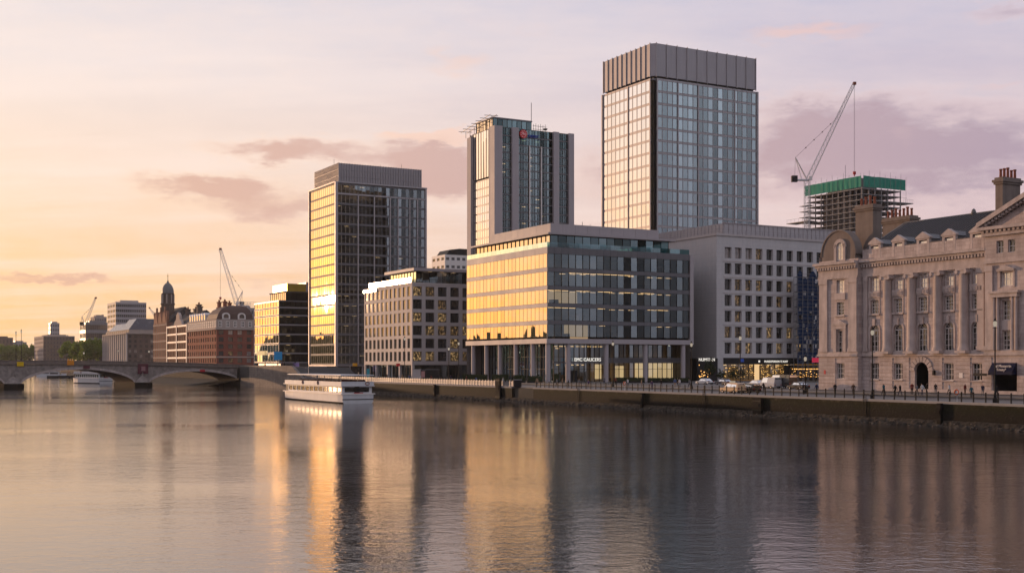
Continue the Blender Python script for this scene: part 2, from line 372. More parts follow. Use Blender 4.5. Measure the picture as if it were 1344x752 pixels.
# ------------------------------------------------------------------ windows
WC = {}
def window_mesh(w, h, nx, ny, gm, fm, bar=.06, frame=True):
    key = (round(w,2), round(h,2), nx, ny, gm, fm, frame)
    if key not in WC:
        g = MB(); g.face([(-w/2,0,0),(w/2,0,0),(w/2,0,h),(-w/2,0,h)])
        f = MB() if frame == 'split' else g; fi = 0 if frame == 'split' else 1
        if fm:
            for s in (-1, 1): f.box(s*w/2, -.07, 0, s*(w/2-bar*1.3), .0-.004, h, fi)
            f.box(-w/2+bar*1.3, -.07, h-bar*1.3, w/2-bar*1.3, -.004, h, fi); f.box(-w/2+bar*1.3, -.07, 0, w/2-bar*1.3, -.004, bar*1.3, fi)
            for i in range(1, nx):
                x = -w/2+w*i/nx; f.box(x-bar/2, -.055, bar*1.3, x+bar/2, -.004, h-bar*1.3, fi)
            for j in range(1, ny):
                z = h*j/ny; f.box(-w/2+bar*1.3, -.05, z-bar/2, w/2-bar*1.3, -.004, z+bar/2, fi)
        ms = [M[gm]]+([M[fm]] if fm and frame != 'split' else [])
        WC[key] = (g.mesh('window', ms), f.mesh('frame', [M[fm]]) if frame == 'split' else None)
    return WC[key]
def window(par, fc, t, z, w, h, depth=.25, nx=2, ny=2, gm='win_dark', fm='frame_dark', bar=.06, frame=True, name='window'):
    g, f = window_mesh(w, h, nx, ny, gm, fm, bar, frame)
    o = link(name, g, par, fc.loc(t, depth, z), fc.rot)
    if f: link('frame', f, o)
    return o
def pick_win(lit=.2, dim=.2, blind=.15, dark='win_dark'):
    r = random.random()
    return 'win_lit' if r < lit else 'win_lit_dim' if r < lit+dim else 'win_blind' if r < lit+dim+blind else dark
def ribbon(par, fc, t0, t1, z0, z1, n, gm, mm='metal_dark', depth=.12, mull=.07, proud=.1, tilt=.0028, skip=None, rails=0, name='ribbon_window', only=None):
    """one storey of curtain wall: separate panes, very slightly out of true, in a metal grid (its own child)"""
    g = MB(); dt = (t1-t0)/n
    for i in range(n):
        if skip and skip(i): continue
        a = random.gauss(0, tilt)*dt; b = random.gauss(0, tilt)*(z1-z0)
        q = []
        for (tt, zz, sa, sb) in ((t0+i*dt, z0, -1, -1), (t0+(i+1)*dt, z0, 1, -1), (t0+(i+1)*dt, z1, 1, 1), (t0+i*dt, z1, -1, 1)):
            q.append(fc.p(tt, depth+sa*a/2+sb*b/2, zz))
        g.face(q)
    o = g.build(name, [M[gm]], par)
    if mm:
        f = MB()
        for i in range(n+1):
            t = t0+i*dt; fc.box(f, t-mull/2, t+mull/2, -proud, depth+.06, z0, z1)
        for z in (z0, z1-.06): fc.box(f, t0-mull/2, t1+mull/2, -proud+.004, depth+.056, z, z+.06)
        for j in range(1, rails+1):
            z = z0+(z1-z0)*j/(rails+1); fc.box(f, t0, t1, -.02, depth+.05, z-.04, z+.04)
        f.build('mullion', [M[mm]], o)
    return o
def text(par, s, size, fc, t, z, d, mat, name='sign_lettering', flip=False, ex=.04, align='LEFT'):
    cu = bpy.data.curves.new(name, 'FONT'); cu.body = s; cu.size = size; cu.extrude = ex; cu.align_x = align
    tmp = bpy.data.objects.new(name, cu); C.objects.link(tmp)
    me = bpy.data.meshes.new_from_object(tmp.evaluated_get(bpy.context.evaluated_depsgraph_get())); bpy.data.objects.remove(tmp); bpy.data.curves.remove(cu)
    me.materials.clear(); me.materials.append(M[mat]); o = bpy.data.objects.new(name, me); C.objects.link(o); o.parent = par
    o.location = fc.loc(t, d, z)
    o.rotation_euler = (math.pi/2, 0, fc.rot)
    return o
# ------------------------------------------------------------------ buildings of the quay
def bank_thing(name, label, cat, u, Y, z=GZ):
    p = P(u, Y); t = thing(name, label, cat, (p[0], p[1], z), TH)
    return t, p
def shell_back(mb, W, D, z0, z1, m=0):       # the two faces away from the river and the roof
    mb.face([(W,0,z0),(W,D,z0),(W,D,z1),(W,0,z1)], m); mb.face([(W,D,z0),(0,D,z0),(0,D,z1),(W,D,z1)], m)
def floors(par, W, D, zs, inset=.35, core=9, wall_m='interior'):
    s = MB()
    for z in zs: s.box(inset, inset, z-.35, W-inset, D-inset, z)
    s.build('floor_slabs', M['interior_slab'], par)
    c = MB(); c.box(core, core, zs[0], max(core+4, W-core*.6), max(core+4, D-core*.6), zs[-1]-.4)
    for k in range(int(W/4)):
        for z, z2 in zip(zs[:-1], zs[1:]):
            if random.random() < .55:
                x = random.uniform(1.5, W-3); c.box(x, random.uniform(1.5, 6), z+.004, x+random.uniform(.8, 2.6), 7.5, z+random.uniform(.9, 2.3), 1)
    for k in range(int(D/5)):
        for z, z2 in zip(zs[:-1], zs[1:]):
            if random.random() < .4:
                y = random.uniform(1.5, D-3); c.box(random.uniform(1.5, 6), y, z+.004, 7.5, y+random.uniform(.8, 2.6), z+random.uniform(.9, 2.0), 1)
    c.build('interior_core', [M[wall_m], M['furniture']], par)
def lamps(par, x0, x1, y, zs, prob, mat='lamp_warm', ln=2.0, gap=2.2):
    me = MB().box(0, 0, -.50, ln, .25, -.42).mesh('ceiling_light', [M[mat]]); cnt = 0
    for z in zs:
        on = random.random() < .8
        x = x0
        while x < x1-ln:
            if random.random() < .18: on = not on
            if on and random.random() < prob and cnt < 60: link('ceiling_light', me, par, (x, y, z)); cnt += 1
            x += gap

# ---- central glass office on columns
def glass_office():
    t, p = bank_thing('glass_office', 'six storey glass office raised on round grey columns beside the quay', 'office building', 718.3, 296)
    R, L = Face('R'), Face('L')
    W, D = sR(907.4, p), sL(612.6, p)
    zl = [10.9, 14.93, 19.16, 23.45, 27.9, 32.35]     # storey bands (local height)
    nR, nL = 21, 22
    led = MB(); R.box(led, -.0, W+.5, -.35, .5, 9.75, 10.95); L.box(led, .5, D, -.35, .5, 9.75, 10.95); led.box(-.35,-.35,9.75,.5,.5,10.95)
    led.box(.5, .5, 9.8, W, D, 10.4); led.build('underside_ledge', M['pier_lav'], t)
    for i, z in enumerate(zl):
        zt = (zl[i+1] if i < 5 else 32.35)
        if i == 5: break
        ribbon(t, R, 0, W-.6, z+.5, zt-.45, nR, 'glass_clear', mull=.07, proud=.03)
        ribbon(t, L, 0, D, z+.5, zt-.45, nL, 'glass_gold', 'metal_dark', mull=.10, proud=.02, depth=.01)
    for i, z in enumerate(zl[1:]):
        for f, ln in ((R, W-.6), (L, D)):
            s = MB(); hi = 1.15 if i == 4 else .5; n = nR if f is R else nL
            for k in range(n): f.box(s, ln*k/n+.02, ln*(k+1)/n-.02, -.02, .3, z-.45, z+hi)
            s.build('spandrel', M['spandrel'] if f is R else M['pier_lav'], t)
    for q in ((W-.6, -.35, 10.95, W+.5, .6, 33.3), (-.04, -.04, 10.95, .04, .04, 33.5)): MB().box(*q).build('edge_fin', M['pier_lav'], t)
    # set-back top storey, balustrade, brow and plant room
    R2, L2 = Face('R', 1.9), Face('L', 1.9)
    ribbon(t, R2, 1.9, W-6, 33.0, 36.7, 15, 'glass_teal', mull=.06, proud=.02); ribbon(t, L2, 1.9, D-2, 33.0, 36.7, 18, 'glass_gold', mull=.07, proud=.05)
    bal = MB()
    for f, ln, n in ((R, W-.6, 14), (L, D, 18)):
        for k in range(n): bal.face([f.p(ln*k/n+.03, .1, 33.5), f.p(ln*(k+1)/n-.03, .1, 33.5), f.p(ln*(k+1)/n-.03, .1, 34.7), f.p(ln*k/n+.03, .1, 34.7)])
    bal.build('balustrade', M['glass_teal'], t)
    br = MB(); br.prism([(.7,.7),(W-4.6,.7),(W-4.6,D-1),(.7,D-1)], 36.75, 37.2); br.build('roof_brow', M['pier_lav'], t)
    pl = MB(); x0, y0, x1, y1 = 2.2, 2.2, W-9, D-12
    n = 9
    for k in range(n): pl.box(x0+(x1-x0)*k/n+.02, y0, 37.2, x0+(x1-x0)*(k+1)/n-.02, y0+.3, 39.6)
    for k in range(n): pl.box(x0, y0+.3+(y1-y0)*k/n+.02, 37.2, x0+.3, y0+.3+(y1-y0)*(k+1)/n-.02, 39.6)
    pl.box(x0+.3, y0+.3, 37.2, x1-.05, y1, 39.5); pl.build('plant_room', M['pier_lav'], t)
    rf = MB(); rf.box(.4, .4, 32.0, W-.2, D-.2, 32.9); rf.face([(W,.6,0),(W,D,0),(W,D,32.9),(W,.6,32.9)]); rf.face([(W,D,0),(0,D,0),(0,D,32.9),(W,D,32.9)])
    rf.build('roof_deck', M['roof_flat'], t)
    floors(t, W, D, zl+[32.0], .5, 10)
    lamps(t, 1, W-2, 2.2, zl[2:]+[32.35], .85, 'lamp_warm'); lamps(t, 1, W-2, 5.5, zl[1:], .75, 'lamp_dim', 1.6, 3)
    # lit rooms and partitions along the street side
    for z, spans in ((19.16, ((.3, 10.8),)), (10.9, ((7, 14),)), (14.93, ((.4, 1.6),))):
        for a, b in spans: rm = MB(); rm.box(a, 3.4, z, b, 3.6, z+3.6); rm.build('lit_partition', M['room_glow'], t)
    # recessed lobby
    b0 = 4.5; R3, L3 = Face('R', b0), Face('L', b0)
    ribbon(t, R3, b0, W, .15, 9.7, 26, 'glass_clear', mull=.08, proud=.05, rails=2, name='lobby_glazing'); ribbon(t, L3, b0, D, .15, 9.7, 24, 'glass_clear', mull=.08, proud=.05, rails=2, name='lobby_glazing')
    lw = MB(); lw.box(14.2, 10, 0, W, 10.3, 9.7); lw.box(b0+5, b0+10, 0, 14, b0+10.3, 9.7); lw.box(12, b0+10, 0, 12.3, D, 9.7); lw.build('lobby_wall', M['lobby_wall'], t)
    [MB().box(*q).build('lit_shop_wall', M['shop_glow'], t) for q in ((31.5, 7.5, .2, W-.5, 7.7, 4.9), (25.2, 7.5, .6, 28, 7.7, 4.2), (19.6, 8.6, .8, 21.5, 8.8, 4.6))]
    fas = MB(); fas.box(18, b0-.35, 4.95, W, b0-.12, 6.3); fas.box(b0-.3, b0-.35, 4.9, 17.9, b0-.12, 5.3); fas.build('shop_fascia', M['spandrel'], t)
    for q in [(b0+1+k*1.7, 6.2, 9.1, b0+2.1+k*1.7, 6.5, 9.2) for k in range(9)]+[(b0+1.5+k*1.5, 8.0, 4.4, b0+2.3+k*1.5, 8.2, 4.5) for k in range(7)]+[(8, 8+k*4.2, 8.6, 8.3, 9.5+k*4.2, 8.7) for k in range(6)]:
        MB().box(*q).build('ceiling_light', M['lamp_warm'], t)
    pos = [('R', sR(u, (p[0]+.55*UA.x, p[1]+.55*UA.y))) for u in (745.5, 795.4, 847, 896.4)]
    us = [621.6, 638.8, 656.5, 677.4, 699.7]
    for u in us: pos.append(('L', sL(u, (p[0]+.55*UB.x, p[1]+.55*UB.y))))
    pos.append(('R', .55))
    for f, s in pos:
        c = MB(); x, y = (s, .55) if f == 'R' else (.55, s)
        c.cyl((x, y, 0), (x, y, 9.8), .62, n=18); c.build('column', M['pier_lav'], t, smooth=True)
    text(t, 'EMC CAUCERS', 1.22, R3, sR(752.5, (p[0]+b0*UA[0], p[1]+b0*UA[1])), 5.4, -.45, 'sign_white')
    d = MB()
    for k in range(2): d.box(9.2+k*1.3, b0-.14, 0.1, 10.2+k*1.3, b0-.06, 3.1)
    d.build('entrance_door', M['lamp_dim'] if False else M['metal_dark'], t)
    bn = MB(); bn.box(7.0, b0+.4, 2.0, 7.9, b0+.5, 6.2); bn.build('blue_banner', solid('banner_blue', (.16,.34,.5), .6), t)
    mast = MB(); mast.cyl((14, 6, 39.6), (14, 6, 41.0), .06); mast.cyl((17, 7, 39.6), (17, 7, 40.6), .05); mast.cyl((W-9.5, 2.6, 37.2), (W-9.5, 2.6, 39.4), .35); mast.build('roof_aerial', M['metal_dark'], t)
    return t, p, W, D
gt, gp, gW, gD = glass_office()

# ---- dark glass link between the glass office and the stone office
def link_block():
    q = Vector((gp[0], gp[1], 0))+UB*(gW+.7)+UA*7
    t = thing('link_block', 'narrow dark glass block squeezed between the glass office and the stone office', 'building', (q.x, q.y, GZ), TH)
    R = Face('R'); b = MB(); b.box(.3, .3, 0, 4.4, 20, 32.8); b.build('body', M['metal_dark'], t)
    for i in range(8): ribbon(t, R, 0, 4.4, .6+i*4.1, 3.9+i*4.1, 2, 'glass_teal', depth=.1, proud=.02)
    cp = MB(); cp.box(-.1, -.15, 33.0, 4.5, 20, 33.6); cp.build('roof_edge', M['metal_dark'], t)
link_block()

# ---- pale stone office with deep-set windows
def stone_office():
    t, p = bank_thing('stone_office', 'pale stone office with a square grid of deep-set dark windows and a metal plant storey', 'office building', 940.5, 326)
    R, L = Face('R'), Face('L'); W, D = 62, 40
    us = [955.6, 969, 982.7, 996.4, 1010.2, 1023.3, 1036.6, 1049.8, 1063]
    ss = [sR(u, p) for u in us]; step = (ss[-1]-ss[0])/8
    ss += [ss[-1]+step*(k+1) for k in range(3)]
    fh = 4.33; z1 = zat(457, 332)-GZ; zc = [z1+fh*k for k in range(7)]; TOP = zat(309, 326)-GZ; hw, hh = 1.18, 1.5
    holes = [(s-hw, s+hw, z-hh, z+hh) for z in zc for s in ss]
    s0 = ss[0]-1.6; fz = zat(469.5, 330)-GZ
    w = MB(); wall(w, R, 0, W, fz, TOP, holes, .95)
    w.face([L.p(0,0,0), L.p(D,0,0), L.p(D,0,TOP), L.p(0,0,TOP)]); shell_back(w, W, D, 0, TOP); w.face([(0,0,TOP),(W,0,TOP),(W,D,TOP),(0,D,TOP)])
    w.face([R.p(0,0,0), R.p(s0,0,0), R.p(s0,0,fz), R.p(0,0,fz)])
    w.build('wall', M['stone_office'], t)
    for k, z in enumerate(zc[:-1]): st = MB(); st.box(s0, -.09, z+hh+.35, W, -.004, z+hh+.58); st.build('string_course', M['stone_pale'], t)
    for k, z in enumerate(zc):
        for s in ss:
            g = 'win_blind' if (k == 6 and s < ss[3]) else pick_win((.26 if k < 2 else .09) if k < 5 else 0, .16 if k < 5 else .04, .05)
            window(t, R, s, z-hh, 2*hw, 2*hh, .9, 2, 1, g, 'frame_dark', .09)
    cop = MB(); cop.box(-.3, -.3, TOP+.003, W, D, TOP+.6); cop.build('coping', M['stone_pale'], t)
    g1 = fz-1.7; s1 = sR(1044.5, p)
    fs = MB(); fs.box(s0, -.3, g1, s1, .5, fz-.004); fs.build('shop_fascia', M['metal_dark'], t)
    R1 = Face('R', .5); q = (s1-s0)/20
    for a, b in ((s0+.2, s0+8.5*q), (s0+10.3*q, s0+15.8*q), (s0+16.2*q, s1-.1)):
        ribbon(t, R1, a, b, .3, g1, max(2, int((b-a)/1.6)), 'glass_clear', depth=.1, proud=.03, name='shop_window')
    bk = MB(); bk.box(s0, 4.2, 0, W-2, 4.4, g1); bk.build('restaurant_wall', M['restaurant_glow'], t)
    rr = random.Random(3); bl = MB()
    for k in range(150):
        x = s0+.6+rr.random()*(s1-s0-1); z = .9+rr.random()*(g1-1.4); r = .05+rr.random()*.07; y = 1.2+rr.random()*2.6
        bl.box(x-r, y-r, z-r, x+r, y+r, z+r)
    bl.build('string_lights', M['bulb'], t)
    for k in range(8): MB().box(s0+1+k*(s1-s0)/8.2, 1.4, g1-.3, s0+2.2+k*(s1-s0)/8.2, 1.7, g1-.2).build('ceiling_light', M['lamp_warm'], t)
    gl = MB(); gl.box(s0+8.9*q, .6, .2, s0+10.1*q, .8, g1-.1); gl.build('lit_panel', M['shop_glow'], t)
    text(t, 'MUSSEEPERSON TE KAFF', .78, R, sR(1002, p), fz-1.25, -.36, 'sign_white'); sq = MB(); sq.box(sR(994.5, p), -.36, fz-1.2, sR(996.5, p), -.31, fz-.7); sq.build('sign_badge', M['sign_white'], t)
    x0, y0 = 5.6, 4.0; pt = zat(292.5, 333)-GZ; ph = MB(); ph.box(x0, y0, TOP+.6, W, D, pt-.2); ph.build('plant_storey', M['metal_fin'], t)
    sm = MB()
    for k in range(34): sm.box(x0+.2+k*1.6, y0-.12, TOP+.65, x0+.32+k*1.6, y0-.003, pt)
    for k in range(22): sm.box(x0-.12, y0+.2+k*1.6, TOP+.65, x0-.003, y0+.32+k*1.6, pt)
    sm.box(x0-.25, y0-.25, pt-.16, W, y0+.2, pt+.05); sm.build('seam_ribs', M['pier_lav'], t)
    rl = MB()
    for z in (1.2, 1.8): rl.cyl((.2, .3, TOP+z), (W, .3, TOP+z), .035, n=5); rl.cyl((.2, .3, TOP+z), (.2, D, TOP+z), .035, n=5)
    for k in range(30): rl.cyl((.3+k*2, .3, TOP+.5), (.3+k*2, .3, TOP+1.8), .035, n=5)
    rl.build('roof_rail', M['metal_grey'], t)
    xa, xb = sR(913, p), -.1
    sg = MB(); sg.box(xa, -.6, 0, xb, 3, zat(470, 322)-GZ); sg.build('corner_shop', M['metal_dark'], t); text(t, 'NUMSTAN', 1.15, R, xa+.5, zat(473.7, 322)-GZ, -.68, 'sign_white')
    gg = MB()
    for k in range(18):
        x = xa+.5+rr.random()*(xb-xa)*.6; z = 1.0+rr.random()*3.4; gg.box(x, -.68, z, x+.2, -.61, z+.25)
    gg.build('shop_lights', M['bulb'], t)
    return t, p
so, sop = stone_office()

# ---- tallest tower
def tall_tower():
    t, p = bank_thing('tall_tower', 'tallest glass tower with a ribbed metal crown', 'tower', 857, 430)
    W, D = sR(994, p), sL(791, p); R, L = Face('R'), Face('L')
    zt = zat(99.5, 430)-GZ-1; crown = zat(56.7, 430)-GZ; n = 24; fh = (zt-1.2)/n
    x0, y0 = 1.8, 1.6
    zs = [1.2+fh*k for k in range(n+1)]
    for k in range(n):
        if zs[k+1] < 22: continue
        ribbon(t, R, x0, W-.4, zs[k]+.36, zs[k+1]-.36, 20, 'glass_tower', 'metal_fin', mull=.17, proud=.12, depth=.02)
        ribbon(t, L, y0, D-.4, zs[k]+.36, zs[k+1]-.36, 11, 'glass_pale', 'metal_crown', mull=.34, proud=.08, depth=.01)
    for k in range(n+1):
        if zs[k] < 22: continue
        for f, a, b, n_ in ((R, x0, W-.4, 20), (L, y0, D-.4, 11)):
            s = MB(); f.box(s, a, b, -.03, .3, zs[k]-.36, zs[k]+.36)
            for q in range(n_+1): f.box(s, a+(b-a)*q/n_-.08, a+(b-a)*q/n_+.08, -.11 if f is R else -.09, -.034, zs[k]-.36, zs[k]+.36)
            s.build('spandrel', M['metal_fin'], t)
    pr = MB()
    for q in (0, 4, 8, 15.4, 20): s = x0+(W-.4-x0)*q/20; R.box(pr, s-.24, s+.24, -.32, -.125, 15, zt)
    for q in (0, 5, 11): s = y0+(D-.4-y0)*q/11; L.box(pr, s-.26, s+.26, -.3, -.105, 15, zt)
    pr.box(W-.4, -.5, 15, W+.2, .4, zt+.3); pr.box(-.5, D-.4, 15, .4, D+.2, zt+.3); pr.build('heavy_mullion', M['metal_fin'], t)
    b = MB(); b.box(1.0, 1.0, 0, W, D, zt-.5); b.box(1.2, 1.2, zt-.5, W-1.0, D-1.0, zt+1.4); b.build('core', M['metal_dark'], t)
    floors_sl = MB(); floors_sl.box(.4, .4, zt-.4, W-.2, D-.2, zt+.2); floors_sl.build('top_slab', M['metal_grey'], t)
    cr = MB(); c0 = zt+1.0
    cr.prism([(1.2,-.3),(W-1.1,-.3),(W-1.1,D-1),(-.3,D-1),(-.3,1.2)], c0, crown)
    cr.build('crown', M['metal_crown'], t)
    rb = MB()
    for k in range(11): x = 1.2+(W-2.3)*k/10; rb.box(x-.13, -.62, c0-.4, x+.13, -.304, crown+.25)
    for k in range(11): y = 1.2+(D-2.3)*k/10; rb.box(-.62, y-.13, c0-.4, -.304, y+.13, crown+.25)
    rb.build('crown_ribs', M['metal_fin'], t)
tall_tower()

# ---- tower with piers and roundel sign
def pier_tower():
    t, p = bank_thing('pier_tower', 'tower with broad grey piers, dark glass strips and a red roundel sign at its top', 'tower', 649, 362)
    W, D = sR(753.6, p), sL(613, p); top = zat(164.5, 362)-GZ; R, L = Face('R', .9), Face('L', .9)
    us = [649, 659.5, 672.5, 681, 727, 734, 747, 753.6]; s = [sR(u, p) for u in us]
    for a, b in ((0, 1), (2, 3), (4, 5), (6, 7)):
        m = MB(); m.box(s[a], -.0, 0, s[b], 3, top); m.build('pier', M['pier_lav'], t)
    e = MB(); e.box(0, D-2.6, 0, 2, D, top-1); e.box(-.02, 3.01, 0, .9, 3.6, top); e.build('stone_edge', M['stone_pale'], t)
    n = 30; fh = top/n
    for k in range(9, n):
        z0, z1 = k*fh+.14, (k+1)*fh-.14
        g = 'glass_teal' if k >= n-2 else 'glass_tower' if False else 'glass_clear'
        for a, b, c in ((1, 2, 4), (3, 4, 12), (5, 6, 4)):
            ribbon(t, R, s[a]+.02, s[b]-.02, z0, z1, c, 'glass_teal' if k >= n-2 else 'glass_clear', 'metal_dark', proud=.02, mull=.08)
        if k < n-6: ribbon(t, L, 3.6, D-2.6, z0, z1, 8, 'glass_pale', 'metal_dark', proud=.03, mull=.11, depth=.01)
    ribbon(t, L, 3.6, D-2.6, (n-6)*fh+.6, top-.3, 7, 'glass_pale', 'metal_dark', proud=.02, mull=.55, depth=.01)
    sp = MB()
    for k in range(6, n):
        for a, b in ((1, 2), (3, 4), (5, 6)): R.box(sp, s[a]+.02, s[b]-.02, .02, .4, k*fh-.14, k*fh+.14)
        if k < n-5: L.box(sp, 3.6, D-2.6, .02, .4, k*fh-.14, k*fh+.14)
    sp.build('spandrel', M['metal_grey'], t)
    fl = MB()
    for q in (1/3, 2/3): x = s[3]+(s[4]-s[3])*q; fl.box(x-.16, .45, 20, x+.16, .8, top-5)
    fl.build('pale_mullion', M['frame_white'], t)
    zs = [k*fh for k in range(8, n+1)]
    floors(t, W, D, zs, 1.2, 7); lamps(t, 2, W-2, 3.5, zs[3:], .3, 'lamp_dim', 1.2, 2.4)
    b = MB(); b.box(.95, 3.7, top-.9, W-.3, D, top-.4); b.face([(W,3,0),(W,D,0),(W,D,top),(W,3,top)]); b.face([(W,D,0),(1,D,0),(1,D,top),(W,D,top)]); b.build('roof_deck', M['roof_flat'], t)
    # glazed roof room
    x0, x1 = s[1]-1.2, sR(706, p); ph = MB(); ph.box(x0+.4, 4.4, top-.4, x1, 15, top+3.0); ph.box(x0-.2, 3.8, top+3.02, x1+.2, 15.4, top+3.4); ph.build('roof_room', M['metal_grey'], t)
    ribbon(t, Face('R', 4.0), x0, x1, top-.3, top+3.0, 8, 'glass_teal', proud=.02); ribbon(t, Face('L', x0), 4.0, 15, top-.3, top+3, 5, 'glass_gold', proud=.02)
    so_ = MB()                                                  # open steel frame sloping along the river edge
    for k in range(7):
        y = 4+k*2.9; so_.cyl((-1.3, y, top+3.6-k*.35), (3.8, y+.8, top+4.0-k*.35), .09, n=5); so_.cyl((1.2, y, top-.4), (1.2, y, top+3.7-k*.35), .08, n=5)
    so_.cyl((0.2, 3, top+3.8), (.2, 23, top+1.5), .1, n=5); so_.cyl((2.4, 3, top+3.9), (2.4, 23, top+1.6), .1, n=5); so_.build('roof_frame', M['metal_grey'], t)
    an = MB(); xm = sR(708, p); an.cyl((xm, 5, top-.4), (xm, 5, top+9.3), .09, n=6)
    for k in range(6): an.cyl((xm+.5+k*.85, 4.5, top-.4), (xm+.5+k*.85, 4.5, top+2.6+.3*(k % 2)), .06, n=5)
    for z in (1.1, 2.1): an.cyl((xm+.2, 4.5, top+z), (xm+5.2, 4.5, top+z), .06, n=5)
    an.lathe([(.1,0),(.6,.2),(.75,.5)], (xm+4.6, 4.2, top+1.0), 10); an.build('aerials', M['metal_dark'], t)
    red = solid('sign_red', (.55,.03,.035), .5); blue = solid('sign_blue', (.02,.05,.30), .5); pk = solid('sign_pink', (.75,.35,.33), .5)
    c = (sR(687.8, p), .55, zat(176.8, 368)-GZ); sg = MB()
    sg.cyl((c[0], .55, c[2]), (c[0], .25, c[2]), 1.3, n=28); sg.build('roundel', red, t)
    mk = MB(); mk.cyl((c[0]-.15, .24, c[2]+.15), (c[0]-.15, .18, c[2]+.15), .42, n=14); mk.box(c[0]-.1, .2, c[2]-.25, c[0]+.75, .24, c[2]+.18)
    for k in range(9):
        a = k*2*math.pi/9; x, z = c[0]+.92*math.cos(a), c[2]+.92*math.sin(a); mk.box(x-.17, .2, z-.17, x+.17, .24, z+.17)
    mk.build('roundel_mark', pk, t)
    M['sign_blue'] = blue; text(t, 'nınır', 2.0, Face('R', .4), sR(694, p), c[2]-.9, 0, 'sign_blue', ex=.1)
pier_tower()

# ---- golden tower
def golden_tower():
    t, p = bank_thing('corner_glass_tower', 'broad glass tower with gold reflecting river side and louvred metal crown', 'tower', 441.3, 425)
    W, D = sR(559, p), sL(406.4, p); R, L = Face('R'), Face('L'); z0, zt, cr = 4.5, 68.4, 75.9
    n = 18; fh = (zt-z0)/n
    for k in range(n):
        a, b = z0+k*fh+.28, z0+(k+1)*fh-.28
        ribbon(t, R, .5, W-.4, a, b, 22, 'glass_mid', 'metal_grey', mull=.09, proud=.03)
        ribbon(t, L, .5, D-.4, a, b, 13, 'glass_gold', 'metal_dark', mull=.11, proud=.03, depth=.01)
    for k in range(n+1):
        for f, l in ((R, W-.4), (L, D-.4)):
            s = MB(); f.box(s, .5, l, -.03, .3, z0+k*fh-.28, z0+k*fh+.28); s.build('spandrel', M['spandrel'], t)
    fr = MB()
    for q in (5, 9, 13, 15, 18, 20): x = .5+(W-.9)*q/22; fr.box(x-.2, -.35, z0, x+.2, -.04, zt-3.4)
    fr.box(-.45, -.45, z0-.6, .5, .5, zt+.5); fr.box(W-.4, -.4, z0-.6, W+.2, .4, zt+.5); fr.box(-.4, D-.4, z0-.6, .4, D+.2, zt+.5)
    fr.box(.5, -.45, zt+.28, W+.3, .3, zt+.75); fr.box(-.45, .5, zt+.28, .3, D+.2, zt+.75); fr.box(.5, -.35, zt-fh-.3, W-.4, -.04, zt-fh+.15)
    fr.box(.5, -.4, z0-.6, W-.4, .4, z0-.29); fr.box(-.4, .5, z0-.6, .4, D-.4, z0-.29)
    fr.build('frame', M['metal_fin'], t)
    zs = [z0+k*fh for k in range(n+1)]
    floors(t, W, D, zs, .5, 8); lamps(t, 1, W-2, 2.5, zs[1:], .22, 'lamp_dim', 1.6, 3)
    b = MB(); b.box(.45, .45, zt-.1, W-.2, D-.2, zt+.2); b.box(1.5, 1.5, 0, W-1.5, D-1.5, z0-.4); b.face([(W,.4,z0),(W,D,z0),(W,D,zt),(W,.4,zt)]); b.face([(W,D,z0),(0,D,z0),(0,D,zt),(W,D,zt)]); b.build('roof_deck', M['metal_dark'], t)
    c = MB(); x0, y0, x1, y1 = 1.6, 1.6, W-1.2, D-1.6; c.box(x0, y0, zt+.3, x1, y1, cr); c.build('crown', M['metal_crown'], t)
    lv = MB()
    for k in range(33): x = x0+(x1-x0)*k/32; lv.box(x-.09, y0-.3, zt+.5, x+.09, y0-.004, cr+.1)
    for k in range(25): y = y0+(y1-y0)*k/24; lv.box(x0-.3, y-.09, zt+.5, x0-.004, y+.09, cr+.1)
    for z in (zt+3, zt+5.3): lv.box(x0-.2, y0-.2, z-.08, x1, y0-.01, z+.08); lv.box(x0-.2, y0-.01, z-.08, x0-.01, y1, z+.08)
    lv.build('crown_louvres', M['metal_crown'], t)
    a = MB()
    for x, y, h in ((2.2, 8, 2.2), (W-8, 4, 1.8), (W-16, 5, 1.2)): a.cyl((x, y, cr), (x, y, cr+h), .06, n=5)
    a.build('roof_aerial', M['metal_dark'], t)
    gr = MB(); gr.box(.9, .9, .2, 1.4, D-1, 3.8); gr.box(.9, .9, .2, W-1, 1.4, 3.8); gr.build('ground_glazing', M['win_dark'], t)
    for q in range(8):
        c = MB(); c.cyl((.4+q*(W-.8)/7, .4, 0), (.4+q*(W-.8)/7, .4, z0-.6), .35, n=10); c.build('column', M['pier_lav'], t)
golden_tower()

